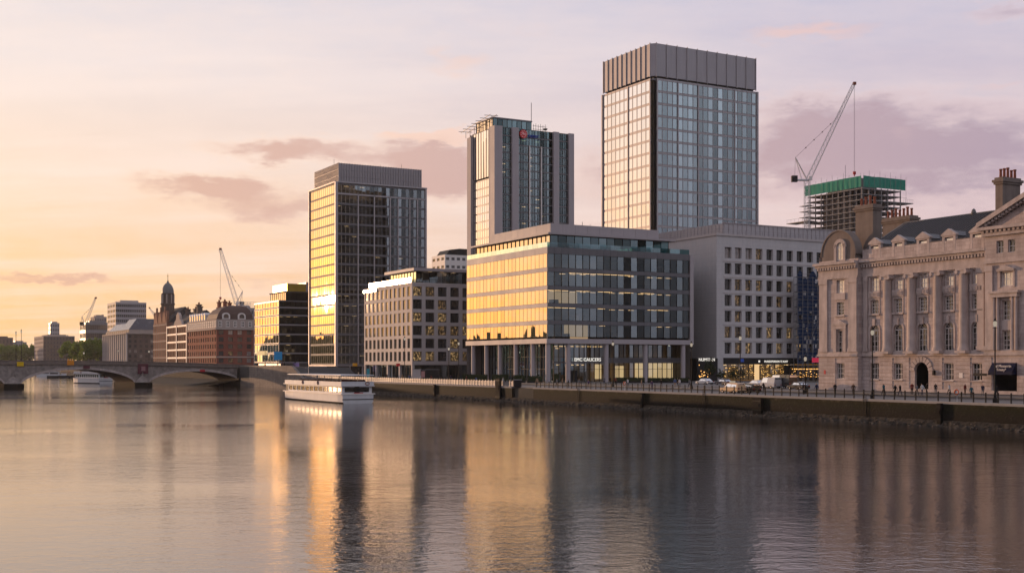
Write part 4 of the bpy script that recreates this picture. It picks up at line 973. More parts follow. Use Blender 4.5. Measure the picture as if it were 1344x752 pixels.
kind(pv.build('promenade_pavement', M['pavement']), 'structure')
rd = MB(); rd.prism(inland([quay_pt(-190)], 12.01)+inland([quay_pt(-190)], 25)+inland([quay_pt(140)], 25)+inland([quay_pt(140)], 12.01), GZ-.3, GZ+.004)
kind(rd.build('quay_road', M['asphalt']), 'structure')
lm = MB()
for k in range(50):
    s = -150+k*5.2; q = inland([quay_pt(s)], 18.4)+inland([quay_pt(s)], 18.55)+inland([quay_pt(s+2.4)], 18.55)+inland([quay_pt(s+2.4)], 18.4)
    lm.face([(x, y, GZ+.009) for x, y in q])
kind(lm.build('road_marking', M['white_paint']), 'structure')
p2 = MB(); p2.prism(inland([quay_pt(-190)], 25.01)+inland([quay_pt(-190)], 95)+inland([quay_pt(235)], 95)+inland([quay_pt(235)], 25.01), GZ-.3, GZ+.12)
kind(p2.build('building_pavement', M['pavement']), 'structure')
# quay wall
def quay_wall():
    t = tag(thing('quay_wall', '', 'wall'), 'long weed-stained stone quay wall along the river', 'quay wall')
    w = MB()
    st = (sL(672, (Q0.x, Q0.y)), sL(700, (Q0.x, Q0.y)))          # stairs recess
    sa, sb = min(st), max(st)
    def seg(s0, s1, z1a, z1b, off0=0, off1=.9):
        a, b = quay_pt(s0), quay_pt(s1); a0, b0 = inland([a, b], off0); a1, b1 = inland([a, b], off1)
        w.prism([a0, a1, b1, b0], -2.5, [z1a, z1a, z1b, z1b])
    seg(-190, sa, 2.72, 2.72); seg(sb, 140, 2.72, 2.72); seg(sa, sb, 2.6, 2.6, 3.2, 3.6); w.build('wall', M['quay'], t); w = MB(); seg(140.01, 150, 3.2, 6.9); seg(150.01, 158, 6.9, 6.95)
    a, b = quay_pt(158.01), (-93, 412); w.prism([a, inland([a], .9)[0], inland([b], .9)[0], b], -2.5, 6.95)
    w.build('bridgehead_wall', M['quay_raised'], t)
    c = MB()
    for s0, s1 in ((-190, sa), (sb, 140)):
        n = int((s1-s0)/1.6)
        for k in range(n):
            u0, u1 = s0+(s1-s0)*k/n+.012, s0+(s1-s0)*(k+1)/n-.012; a, b = quay_pt(u0), quay_pt(u1)
            a0, b0 = inland([a, b], -.12); a1, b1 = inland([a, b], .88); c.prism([a0, a1, b1, b0], 2.725, GZ+.22)
    c.build('coping', M['concrete'], t)
    sp = MB()
    n = 9
    for k in range(n):
        s0 = sa+(sb-sa)*k/n; s1 = sa+(sb-sa)*(k+1)/n; a, b = quay_pt(s0), quay_pt(s1)
        a0, b0 = inland([a, b], .1+.3*k/n); a1, b1 = inland([a, b], 3.2)
        q0, q1 = inland([quay_pt(sa+.05)], .2+k*.3)[0], inland([quay_pt(sb-.05)], .2+k*.3)[0]; r0, r1 = inland([quay_pt(sa+.05)], 3.19)[0], inland([quay_pt(sb-.05)], 3.19)[0]
        sp.prism([q0, r0, r1, q1], -2+.001*k, .25+k*.27)
    sp.build('steps', M['quay'], t)
    return sa, sb
STAIR = quay_wall()
def rubble():
    m = MB(); n = 420; rr = random.Random(5)
    rows = []
    for k in range(n+1):
        s = -190+300*k/n; row = []
        for j in range(6):
            d = -2.6+j*.55; z = -.35+j*.16+rr.uniform(-.16, .2) if j < 5 else .9
            x, y = inland([quay_pt(s+rr.uniform(-.2, .2))], d)[0]; row.append((x, y, z))
        rows.append(row)
    for k in range(n):
        for j in range(5): m.face([rows[k][j], rows[k+1][j], rows[k+1][j+1], rows[k][j+1]])
    kind(m.build('foreshore_ground', M['rubble']), 'structure')
    m = MB()
    for k in range(900):
        s = rr.uniform(-150, 110); d = rr.uniform(-2.4, -.2); x, y = inland([quay_pt(s)], d)[0]; r = rr.uniform(.07, .22); z = -.3+(d+2.6)*.29
        m.lathe([(r*.5,-r*.5),(r,0),(r*.6,r*.6)], (x, y, z+r*.3), 5)
    kind(m.build('rubble', M['rubble_stone'], smooth=False), 'stuff')
rubble()
# bank and beach beyond the bridge
bk = MB()
full = [(-93, 412)]+BANK
for (a, b) in zip(full[:-1], full[1:]):
    d = Vector((b[0]-a[0], b[1]-a[1], 0)).normalized(); nrm = Vector((-d.y, d.x, 0))
    q = [(a[0], a[1], 6.4), (b[0], b[1], 6.4), (b[0]+nrm.x*.6, b[1]+nrm.y*.6, 2.0), (a[0]+nrm.x*.6, a[1]+nrm.y*.6, 2.0)]
    bk.face(q); bk.face([q[3], q[2], (b[0]+nrm.x*14, b[1]+nrm.y*14, -.4), (a[0]+nrm.x*14, a[1]+nrm.y*14, -.4)])
kind(bk.build('far_bank_terrain', M['rubble']), 'structure')

def bridge():
    P0 = Vector((-151, 364, 0)); P2 = Vector((-93, 415, 0)); ax = (P2-P0); Lb = ax.length; ax.normalize(); ang = math.atan2(ax.y, ax.x)
    t = thing('stone_bridge', 'low stone road bridge of shallow arches crossing the river', 'bridge', (P0.x, P0.y, 0), ang)
    x1 = (Vector((-121, 392, 0))-P0).dot(ax); piers = [-x1, 0, x1, Lb+1.5]; TW = 15
    def top(x): return 7.35-.00024*(x-2)**2
    def under(x):
        for a, b in zip(piers[:-1], piers[1:]):
            if a+2.4 < x < b-2.4:
                m, h = (a+b)/2, (b-a)/2-2.4; return 1.3+(top(m)-1.55-1.3)*(max(0, 1-((x-m)/h)**2))**.62
        return -2
    xs = []; x = -x1-20
    while x < Lb+4: xs.append(x); x += .5
    for q in piers: xs += [q-2.4, q-2.39, q+2.39, q+2.4]
    xs = sorted(set(xs)); b = MB()
    for a, c in zip(xs[:-1], xs[1:]):
        za, zc, ta, tc = under(a+1e-3), under(c-1e-3), top(a), top(c)
        for y in (0, TW): b.face([(a,y,za),(c,y,zc),(c,y,tc),(a,y,ta)])
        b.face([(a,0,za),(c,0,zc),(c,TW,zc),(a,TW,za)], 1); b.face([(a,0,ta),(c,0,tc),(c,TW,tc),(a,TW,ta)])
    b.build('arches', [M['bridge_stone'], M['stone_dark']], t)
    for a, c in zip(piers[:-1], piers[1:]):
        n = 40; m, h = (a+c)/2, (c-a)/2-2.4; vo = MB()
        for k in range(n):
            xa, xb = a+2.4+(2*h)*k/n, a+2.4+2*h*(k+1)/n; e = .002
            vo.prism([(xa+.03, -.10), (xb-.03, -.10), (xb-.03, -.003), (xa+.03, -.003)], [under(xa+e)]*1+[under(xb-e)]*2+[under(xa+e)], [under(xa+e)+.75]+[under(xb-e)+.75]*2+[under(xa+e)+.75])
        vo.build('arch_ring', M['stone_trim'], t)
    PA = {-.25: MB(), TW-.2: MB()}; SCP = {-.25: MB(), TW-.2: MB()}
    xs2 = [-x1-20+k*2.0 for k in range(int((Lb+x1+24)/2)+1)]
    for a, c in zip(xs2[:-1], xs2[1:]):
        for y in (-.25, TW-.2):
            pa, sc = PA[y], SCP[y]
            pa.prism([(a,y),(c,y),(c,y+.45),(a,y+.45)], [top(a)+.32,top(c)+.32,top(c)+.32,top(a)+.32], [top(a)+1.05,top(c)+1.05,top(c)+1.05,top(a)+1.05])
            sc.prism([(a,y-.2),(c,y-.2),(c,y+.55),(a,y+.55)], [top(a)+.02,top(c)+.02,top(c)+.02,top(a)+.02], [top(a)+.318,top(c)+.318,top(c)+.318,top(a)+.318])
            sc.prism([(a,y-.1),(c,y-.1),(c,y+.55),(a,y+.55)], [top(a)+1.054,top(c)+1.054,top(c)+1.054,top(a)+1.054], [top(a)+1.25,top(c)+1.25,top(c)+1.25,top(a)+1.25])
    for y in PA: o = PA[y].build('parapet', M['stone_dark'], t); SCP[y].build('coping', M['stone_dark'], o)
    for q in piers[1:3]:
        p = MB(); p.prism([(q-3.0,.2),(q-3.0,-1.2),(q,-4.2),(q+3.0,-1.2),(q+3.0,.2)], -2.5, 1.5); p.prism([(q-3.0,TW+.1),(q+3.0,TW+.1),(q,TW+4)], -2.5, 1.5); p.box(q-2.95, .21, -2.5, q+2.95, TW+.09, 1.45)
        o = p.build('pier', M['timber'], t)
        c = MB(); n = len(c.v); base = [(q-2.6,-.1,1.52),(q-2.4,-1.0,1.52),(q,-3.4,1.52),(q+2.4,-1.0,1.52),(q+2.6,-.1,1.52)]; tip = (q, -.1, 4.1)
        for i in range(4): c.face([base[i], base[i+1], tip])
        c.box(q-.25, -.5, 3.9, q+.25, -.05, 4.9); c.build('cutwater_cap', M['bridge_stone'], o)
    # marks on the bridge
    mar = solid('maroon_board', (.10,.03,.04), .6); yel = solid('yellow_board', (.65,.40,.01), .5); org = solid('orange_board', (.62,.22,.02), .5)
    m = MB(); m.box(x1-1.6, -.5, 4.3, x1+1.9, -.27, 7.5); o = m.build('shield_board', mar, t)
    s = MB(); s.prism([(x1-.5,-.6),(x1+.9,-.6),(x1+.9,-.51),(x1-.5,-.51)], 5.2, 6.6); s.prism([(x1-.15,-.68),(x1+.55,-.68),(x1+.55,-.61),(x1-.15,-.61)], 5.5, 6.3); s.build('crest', solid('crest_pale', (.30,.16,.16), .6), o)
    for (u, w_, h0, h1, mt, nm) in ((26, 1.0, 7.2, 8.5, yel, 'yellow_board'), (92, 1.05, 7.5, 8.9, org, 'orange_board'), (113, 1.0, 6.4, 7.3, mar, 'maroon_board'), (265, .9, 5.2, 6.0, solid('red_board', (.4,.02,.03), .6), 'red_board')):
        q = along(u, (P0.x, P0.y), ax); m = MB(); m.box(q-w_, -.52, h0-.4, q+w_, -.28, h1-.4)
        if nm == 'orange_board':
            for k in range(3): m.box(q-w_+.2+k*.7, -.5, h1-.41, q-w_+.4+k*.7, -.3, h1+.15)
        m.build(nm, mt, t)
    return P0, ax, top
BP0, BAX, BTOP = bridge()

# ------------------------------------------------------------------ buildings beyond
def far_block(name, label, cat, u, Y, ul, ur, vt, mat, rows, z0=6.5, D=None, W=None, nl=8, nr=8, ww=.55, wh=.55, roof='flat', zb=None, win='win_far', group=None, lit=0, band=None, matL=None):
    p = P(u, Y); t = thing(name, label, cat, (p[0], p[1], z0), TH, group)
    W = W or sR(ur, p); D = D or sL(ul, p); top = zat(vt, Y)-z0; zb = zb if zb is not None else 1.0
    R, L = Face('R'), Face('L'); fh = (top-zb)/rows; hR, hL = [], []
    for k in range(rows):
        z = zb+fh*k
        for i in range(nr): c = W*(i+.5)/nr; h = W/nr*ww/2; hR.append((c-h, c+h, z+fh*(1-wh)/2, z+fh*(1+wh)/2))
        for i in range(nl): c = D*(i+.5)/nl; h = D/nl*ww/2; hL.append((c-h, c+h, z+fh*(1-wh)/2, z+fh*(1+wh)/2))
    w = MB(); wall(w, R, 0, W, 0, top, hR, .3, 0); wall(w, L, 0, D, 0, top, hL, .3, 1); shell_back(w, W, D, 0, top); w.face([(0,0,top),(W,0,top),(W,D,top),(0,D,top)])
    w.build('wall', [M[mat], M[matL or mat]], t)
    for f, hh in ((R, hR), (L, hL)):
        for a, b, c, d in hh: window(t, f, (a+b)/2, c, b-a, d-c, .25, 2 if b-a > 1.2 else 1, 2, pick_win(lit, lit, .12, win) if lit else win, 'frame_dark', .05)
    if band:
        bb = MB()
        for k in range(rows+1):
            z = zb+fh*k; bb.box(-.12, -.12, z-.16, W, -.003, z+.16); bb.box(-.12, -.003, z-.16, -.003, D, z+.16)
        bb.build('string_course', M[band], t)
    if roof == 'flat':
        c = MB(); c.box(-.15, -.15, top+.003, W+.1, .4, top+.7); c.box(-.15, .4, top+.003, .4, D+.1, top+.7); c.box(W*.2, D*.2, top+.01, W*.8, D*.8, top+2.4)
        for k in range(6): x = random.uniform(2, max(2.5, W-3)); y = random.uniform(2, D-3); c.box(x, y, top+.02, x+random.uniform(.6, 2), y+random.uniform(.6, 2), top+random.uniform(.8, 3.0))
        c.build('roof_line', M[matL or mat], t)
    return t, p, W, D, top
# red brick block with mansard
def red_brick_block():
    t, p, W, D, top = far_block('red_brick_block', 'red brick corner block with white dormers and a rounded brown mansard roof', 'building', 284, 452, 246, 333, 431, 'brick_red', 5, nl=13, nr=4, ww=.5, wh=.62, roof=None, win='win_far', lit=.04)
    W2 = 14.2; c = MB(); c.box(-.5, -.5, top-.3, W+.3, -.004, top+.3); c.box(-.5, -.004, top-.3, -.004, D+.2, top+.3)
    c.build('cornice', M['sand_far'], t)
    at = MB()
    at.box(.0, .0, top+.3, W, .6, top+3.6); at.box(0, .61, top+.3, .6, D, top+3.6); at.build('attic_wall', M['sand_far'], t)
    for f, ln, n in ((Face('R', .0), W, 5), (Face('L', .0), D, 14)):
        for k in range(n): window(t, f, ln*(k+.5)/n, top+.7, 1.3, 2.2, -.02, 2, 2, 'win_far', 'frame_white', .16, name='attic_window')
    r = MB(); z0 = top+3.7
    prof = [(0, 0), (.7, 1.9), (2.0, 3.6), (4.2, 4.9), (7.5, 5.4)]
    for (i0, h0), (i1, h1) in zip(prof[:-1], prof[1:]):
        a = [(i0+.1, i0*.6+.1, z0+h0), (W-.1-i0*.5, i0*.6+.1, z0+h0), (W-.1-i0*.5, 15-i0, z0+h0), (i0+.1, 15-i0, z0+h0)]; b = [(i1+.1, i1*.6+.1, z0+h1), (W-.1-i1*.5, i1*.6+.1, z0+h1), (W-.1-i1*.5, 15-i1, z0+h1), (i1+.1, 15-i1, z0+h1)]
        for i in range(4): j = (i+1) % 4; r.face([a[i], a[j], b[j], b[i]])
    r.face(b); r.build('rounded_mansard', solid('brown_mansard', (.085,.05,.04), .6, .2, .6), t)
    s = MB(); s.sweep([(.3, 15.2, z0-.1), (5, 15.2, z0+3.2), (12, 15.2, z0+3.2), (14, 15.2, z0-.1)], (0, D-15.4, 0)); s.build('mansard', M['slate'], t)
    for k in range(7):
        d = MB(); y = 17+k*3.7; d.box(.2, y, z0, 2.2, y+1.7, z0+2.1); d.sweep([(.05, y-.2, z0+2.1), (.05, y+1.9, z0+2.1), (.05, y+.85, z0+2.9)], (2.4, 0, 0)); o = d.build('dormer', M['frame_white'], t)
        q = MB(); q.face([(.18, y+.3, z0+.3), (.18, y+1.4, z0+.3), (.18, y+1.4, z0+1.8), (.18, y+.3, z0+1.8)]); q.build('dormer_window', M['win_far'], o)
    for x in (2.2, 8.2):
        d = MB(); n = 10; d.prism([(x, -.1), (x+3, -.1), (x+3, .9), (x, .9)], z0-.0, z0+1.2); d.sweep([(x+1.5+1.5*math.cos(math.pi*i/n), -.1, z0+1.2+1.2*math.sin(math.pi*i/n)) for i in range(n+1)], (0, 2, 0)); o = d.build('arched_dormer', M['frame_white'], t)
        q = MB(); q.face([(x+1.5+.95*math.cos(math.pi*i/n), -.12, z0+1.1+.8*math.sin(math.pi*i/n)) for i in range(n+1)]+[(x+.55, -.12, z0+.3), (x+2.45, -.12, z0+.3)]); q.build('dormer_window', M['win_far'], o)
    for x, y, h in ((4, 12, 8.6), (6.2, 12, 8.9), (8, 12, 8.4), (7, 26, 6.3)):
        c = MB(); c.box(x, y, z0+2, x+1.2, y+1.6, z0+h-2); c.box(x-.2, y-.2, z0+h-2, x+1.4, y+1.8, z0+h-1.6); o = c.build('chimney_stack', M['brick_red'], t)
        q = MB(); q.cyl((x+.35, y+.5, z0+h-1.6), (x+.35, y+.5, z0+h-.8), .2); q.cyl((x+.85, y+1.1, z0+h-1.6), (x+.85, y+1.1, z0+h-.9), .2); q.build('chimney_pot', M['terracotta_pot'], o)
    sf = MB(); sf.box(-.18, 0, 3.4, -.01, D, 3.9); sf.box(0, -.18, 3.4, W, -.01, 3.9); sf.build('string_course', M['sand_far'], t)
    return p, D
rbp, rbD = red_brick_block()
# banded brick house with curved gable
def banded_house():
    q = Vector((rbp[0], rbp[1], 0))+UA*(rbD+.3); D = 35; t = thing('banded_brick_house', 'brick warehouse with white stone bands and a curved gable between red brick neighbours', 'building', (q.x, q.y, 6.5), TH)
    L = Face('L'); top = 17.2; rows = 5; fh = 3.3; hL = []
    ys = [D*(i+.5)/10 for i in range(10)]
    for k in range(rows):
        for y in ys: hL.append((y-1.0, y+1.0, .7+k*fh, 2.9+k*fh))
    w = MB(); wall(w, L, 0, D, 0, top, hL, .3); w.face([(0,0,0),(16,0,0),(16,0,top),(0,0,top)]); w.face([(0,D,0),(16,D,0),(16,D,top),(0,D,top)]); w.face([(16,0,0),(16,D,0),(16,D,top),(16,0,top)]); w.build('wall', M['brick_terra'], t)
    for a, b, c, d in hL: window(t, L, (a+b)/2, c, 2.0, 2.2, .25, 2, 2, 'win_far', 'frame_dark', .06)
    b = MB()
    for k in range(rows+1): L.box(b, 0, D, -.15, -.003, k*fh-.05, k*fh+.55)
    for y in (0.05, D/2-.4, D-.85): L.box(b, y, y+.8, -.3, -.16, 0, top)
    b.build('white_band', M['frame_white'], t)
    g = MB(); cy = D*.47; g.sweep([(.1, cy-7, top), (.1, cy-5.5, top+1.6), (.1, cy-3.2, top+2.4), (.1, cy-2.6, top+4.2), (.1, cy, top+5.4), (.1, cy+2.6, top+4.2), (.1, cy+3.2, top+2.4), (.1, cy+5.5, top+1.6), (.1, cy+7, top)], (1, 0, 0)); g.build('curved_gable', M['sand_far'], t)
    r = MB(); r.sweep([(.6, .1, top), (8, .1, top+6), (15.5, .1, top)], (0, D-.2, 0)); r.build('roof', M['slate'], t)
    for x, y, h in ((5, 3, 8.8), (6, 25, 7.8), (7, 9, 8.3), (7, 16, 7.6)):
        c = MB(); c.box(x, y, top, x+1.6, y+2.0, top+h-1); c.box(x-.25, y-.25, top+h-1, x+1.85, y+2.25, top+h-.5); o = c.build('chimney_stack', M['brick_brown'], t)
        q = MB(); [q.cyl((x+.8, y+.4+.6*i, top+h-.5), (x+.8, y+.4+.6*i, top+h+.4), .2) for i in range(3)]; q.build('chimney_pot', M['terracotta_pot'], o)
    return q
bq = banded_house()
def domed_house():
    q = Vector((rbp[0], rbp[1], 0))+UA*(rbD+.3+35.3); D = 26; t = thing('domed_corner_house', 'terracotta corner house carrying a round tower with a grey dome and finial', 'building', (q.x, q.y, 6.5), TH)
    L = Face('L'); top = 19; hL = []; ys = [D*(i+.5)/7 for i in range(7)]
    for k in range(5):
        for y in ys: hL.append((y-.9, y+.9, .7+k*3.6, 3.2+k*3.6))
    w = MB(); wall(w, L, 0, D, 0, top, hL, .3); w.face([(0,0,0),(16,0,0),(16,0,top),(0,0,top)]); w.face([(0,D,0),(16,D,0),(16,D,top),(0,D,top)]); w.face([(16,0,0),(16,D,0),(16,D,top),(16,0,top)]); w.build('wall', M['brick_terra'], t)
    for a, b, c, d in hL: window(t, L, (a+b)/2, c, 1.8, 2.5, .25, 2, 2, 'win_far', 'frame_dark', .06)
    b = MB()
    for k in range(6): L.box(b, 0, D, -.2, -.003, k*3.6-.1, k*3.6+.3)
    for y in ys: L.box(b, y-1.4, y-1.1, -.3, -.21, 0, top)
    b.build('string_course', M['sand_far'], t)
    r = MB(); r.sweep([(.6, .1, top), (8, .1, top+7), (15.5, .1, top)], (0, D-.2, 0)); r.build('roof', M['slate'], t)
    g = MB()
    for cy in (5, 13, 21): g.sweep([(-.1, cy-3.6, top), (-.1, cy-2, top+3), (-.1, cy, top+5.2), (-.1, cy+2, top+3), (-.1, cy+3.6, top)], (1, 0, 0)); g.box(.1, cy-.5, top+4.6, .8, cy+.5, top+7)
    for y in (1, 9, 17, 25): g.box(.1, y-.5, top, 1.0, y+.5, top+3.2); g.sweep([(.0, y-.7, top+3.2), (.0, y+.7, top+3.2), (.0, y, top+5)], (1.1, 0, 0))
    g.build('gable', M['brick_terra'], t)
    # tower
    c = (3.4, 13.0); tz = 33.8-6.5; tw = MB()
    tw.lathe([(2.9,top-2),(2.9,tz-.2),(3.2,tz),(3.2,tz+.5),(2.45,tz+.5),(2.4,tz+4.4),(2.8,tz+4.6),(2.8,tz+5.0)], (c[0], c[1], 0), 8); tw.build('tower_drum', M['brick_brown'], t)
    dm = MB(); zz = tz+5.0; dm.lathe([(2.6,0),(2.62,.9),(2.4,2.1),(1.9,3.3),(1.2,4.2),(.5,4.75),(.35,5.5),(.12,5.6),(.1,7.6)], (c[0], c[1], zz), 16); dm.build('dome', M['lead'], t, smooth=True)
    f = MB(); f.lathe([(.1,7.4),(.3,7.7),(.1,8.0),(.05,8.9)], (c[0], c[1], zz), 8); f.build('finial', solid('finial_gold', (.45,.3,.08), .4, metal=.6), t)
    for k in range(8):
        a = math.pi/8+k*math.pi/4; col = MB(); col.cyl((c[0]+2.65*math.cos(a), c[1]+2.65*math.sin(a), tz+.5), (c[0]+2.65*math.cos(a), c[1]+2.65*math.sin(a), tz+4.5), .3, n=6); col.build('tower_column', M['sand_far'], t)
domed_house()
for nm in ('red_brick_block', 'banded_brick_house', 'domed_corner_house'):       # the row stands well back from the river, at full storey heights
    o = bpy.data.objects[nm]; k = 1.35; o.scale = (k, k, k); o.location = (o.location.x*k, o.location.y*k, 6.0)
# sandstone and glass-roofed office
t, p, W, D, top = far_block('glass_roofed_office', 'pale pilastered office with a sloping grey glass roof at the far bend', 'office building', 167, 820, 137, 203, 438, 'brick_brown', 6, D=85, W=44, nl=12, nr=12, ww=.5, wh=.6, roof=None, win='win_far', lit=.08, matL='sand_far')
m = MB(); [m.box(-.9, D*i/12-.55, 0, -.01, D*i/12+.55, top) for i in range(13)]; m.build('pilaster', M['stone_pale'], t)
m = MB(); m.box(-1.2, -1.0, top+.01, W, .5, top+.8); m.box(-1.2, .5, top+.01, .6, D, top+.8); m.build('cornice', M['sand_far'], t)
m = MB(); m.box(1.5, 1.5, top+.02, W, D, top+3.0); m.build('attic_storey', M['sand_far'], t)
for k in range(12): window(t, Face('L', 1.5), D*(k+.6)/12.5, top+.9, 2.4, 1.7, -.05, 1, 1, 'win_far', 'frame_dark', .1, name='attic_window')
m = MB(); m.sweep([(1.2, 1.2, top+3.0), (6.5, 1.2, top+10.4), (W, 1.2, top+10.4), (W, 1.2, top+3.0)], (0, D*.3, 0)); m.sweep([(1.2, 1.3+D*.3, top+3.0), (6.5, 1.3+D*.3, top+8.2), (W, 1.3+D*.3, top+8.2), (W, 1.3+D*.3, top+3.0)], (0, D*.55, 0)); m.build('glass_roof', solid('roof_glazing', (.13,.14,.17), .25, .1, .4, metal=.3), t)
far_block('grey_slab_tower', 'broad grey slab tower with one gold lit end far behind the pilastered office', 'tower', 152, 900, 141, 192, 397.5, 'metal_crown', 11, z0=2.8, nl=3, nr=16, ww=.8, wh=.5, zb=8, win='win_far', matL='stone_pale')
far_block('stepped_glass_office', 'low blue-grey office with long window bands carrying a small crane on its roof', 'office building', 112, 1000, 108.5, 146, 424, 'metal_grey', 5, z0=2.8, D=26, nl=4, nr=14, ww=.93, wh=.6, zb=4, win='win_far')
far_block('pale_distant_office', 'small pale office peeping over the blue-grey office', 'office building', 124, 1090, 122, 140, 416.5, 'sand_far', 9, z0=2.8, D=20, nl=2, nr=7, ww=.6, wh=.5, zb=5)
far_block('brown_apartment_block', 'long brown brick apartment block between riverside trees', 'apartment building', 57, 1260, 45, 98, 441.5, 'brick_brown', 7, z0=5, D=70, W=None, nl=9, nr=10, ww=.42, wh=.5, win='win_far', lit=.05, matL='sand_far')
far_block('slim_distant_tower', 'slim grey tower standing alone against the sunset behind brown apartments', 'tower', 66, 1500, 65.2, 78, 424.5, 'metal_crown', 10, z0=2.8, D=14, nl=2, nr=4, ww=.6, wh=.5)
far_block('flat_distant_block', 'flat-topped dark block rising behind the trees at the skyline edge', 'building', -12, 1500, -16, 17, 443.5, 'brick_brown', 4, z0=2.8, D=40, nl=5, nr=6, ww=.6, wh=.5)
far_block('low_distant_block', 'low grey block behind the two tall bridge lamps', 'building', 17, 1550, 16, 35, 449.5, 'metal_crown', 3, z0=2.8, D=30, nl=3, nr=5, ww=.6, wh=.5)
t, p, W, D, top = far_block('grey_terrace_office', 'grey office with a dormer floor squeezed behind the red brick corner block', 'office building', 306, 709, 304, 336, 405, 'metal_crown', 9, z0=2.8, D=20, nl=4, nr=9, ww=.55, wh=.5, roof='flat')
sc = MB()
for k in range(7): sc.cyl((1+k*1.6, 1, top+.7), (1+k*1.6, 1, top+4.2), .1, n=4)
for z in (1.8, 3.0, 4.1): sc.cyl((.2, 1, top+z), (W+1, 1, top+z), .1, n=4)
for k in range(6): sc.cyl((1+k*1.6, 1, top+.8), (2.6+k*1.6, 1, top+4.1), .08, n=4)
sc.build('roof_scaffold', M['frame_white'], t)
t, p, W, D, top = far_block('white_block_tower', 'white panelled tower top with a dark arched roof peeping above the pinkish stone office', 'tower', 584, 620, 577.5, 640, 334, 'frame_white', 14, z0=2.8, D=16, nl=3, nr=8, ww=.6, wh=.35, zb=3, roof=None)
m = MB(); m.sweep([(1, .5, top), (3, .5, top+2.6), (W*.35, .5, top+3.4), (W, .5, top+3.2), (W, .5, top)], (0, 12, 0)); m.build('dark_roof', M['metal_dark'], t)

# ------------------------------------------------------------------ tower under construction
def construction():
    p = P(1131.7, 600); t = thing('unfinished_tower', 'unfinished concrete tower frame wrapped in green netting at its top', 'construction site', (p[0], p[1], GZ), TH)
    W, D = sR(1187, p), sL(1059, p); top = zat(234, 600)-GZ; nb = zat(245.4, 600)-GZ; fh = 2.75
    z = nb-.5; k = 0
    while z > 30:
        e = 1.2 if k % 3 == 2 else 0
        sl = MB(); sl.box(-.2, -.2, z-.38, W-2.5+e*2, D-.5, z); sl.build('floor_slab', M['concrete'], t); z -= fh; k += 1
    for x, y in [(W*i/6.6, .2) for i in range(7)]+[(.2, D*i/9.5) for i in range(1, 10)]+[(W*i/5, D*j/6) for i in range(1, 5) for j in range(1, 6)]:
        cl = MB(); cl.box(x, y, 30, x+.45, y+.45, nb); cl.build('column', M['concrete'], t)
    co = MB(); co.box(8, 12, 20, W-7, D-7, top-1); co.box(2, 8, 20, 7.5, D-10, nb-3); co.box(10, 14, top-1, 19, 22, top+3); co.build('lift_core', M['concrete_dark'], t)
    n = MB(); rr = random.Random(2)
    for f, l in ((Face('R', -.7), W), (Face('L', -.7), D+1)):
        m = 12
        for k in range(m):
            a, b = l*k/m, l*(k+1)/m; j = rr.uniform(-.25, .25)
            n.face([f.p(a,0,nb), f.p((a+b)/2,.25+j,nb+.1), f.p((a+b)/2,.15,top+1.2+j*.5), f.p(a,0,top+1.2)]); n.face([f.p((a+b)/2,.25+j,nb+.1), f.p(b,0,nb), f.p(b,0,top+1.2), f.p((a+b)/2,.15,top+1.2+j*.5)])
    n.build('green_netting', M['net_green'], t)
    s = MB()
    for k in range(9): x = W*k/8; s.cyl((x,-1.1,60), (x,-1.1,top+2.5+1.5*(k % 2)), .08, n=4)
    for k in range(11): y = D*k/10; s.cyl((-1.1,y,60), (-1.1,y,top+2.5+1.5*(k % 2)), .08, n=4)
    for z in range(62, int(nb), 3): s.cyl((-1.1,-1.1,z), (W+.5,-1.1,z), .06, n=4); s.cyl((-1.1,-1.1,z), (-1.1,D+1,z), .06, n=4)
    for k in range(4):
        for j in range(4): s.cyl((-1.3-j*1.1, D-2-k*1.5, 58), (-1.3-j*1.1, D-2-k*1.5, nb-3-3*j), .07, n=4)
    for z in range(60, int(nb)-3, 3): s.box(-5.5, D-7, z, -1.2, D, z+.15)
    s.cyl((10, D*.55, top), (10, D*.55, top+10.5), .1, n=4)
    for k in range(6): s.cyl((9.6, D*.55, top+k*1.7), (10.4, D*.55, top+k*1.7+1.6), .05, n=4)
    s.build('scaffold_pole', M['metal_grey'], t)
    pf = MB(); zz = zat(262, 600)-GZ; pf.box(W-2.5, -.5, zz, W+6, 8, zz+.3); zz2 = zat(289, 620)-GZ; pf.box(-7, D-8, zz2, 0, D+8, zz2+.3)
    for k in range(6): pf.cyl((W-1+k*1.3, -.5, zz+.3), (W-1+k*1.3, -.5, zz+2.0), .05, n=4); pf.cyl((-6.9, D-7+k*2.9, zz2+.3), (-6.9, D-7+k*2.9, zz2+2.0), .05, n=4)
    pf.cyl((W-1, -.5, zz+2), (W+6, -.5, zz+2), .05, n=4); pf.cyl((-6.9, D-8, zz2+2), (-6.9, D+8, zz2+2), .05, n=4); pf.build('loading_platform', M['metal_grey'], t)
construction()
def lattice(mb, a, b, w0, w1, n, r=.11):
    a, b = Vector(a), Vector(b); d = (b-a).normalized(); s = d.cross(Vector((0, 0, 1)))
    s = s.normalized() if s.length > .05 else Vector((1, 0, 0)); q = s.cross(d)
    cor = [(1, 1), (-1, 1), (-1, -1), (1, -1)]
    def pt(k, f): w = w0+(w1-w0)*f; return a+(b-a)*f+s*(cor[k][0]*w/2)+q*(cor[k][1]*w/2)
    for k in range(4): mb.cyl(pt(k, 0), pt(k, 1), r, r*.8, n=4)
    for i in range(n):
        f0, f1 = i/n, (i+1)/n
        for k in range(4): mb.cyl(pt(k, f0), pt((k+1) % 4, f1), r*.6, n=3); mb.cyl(pt(k, f0), pt((k+1) % 4, f0), r*.5, n=3)
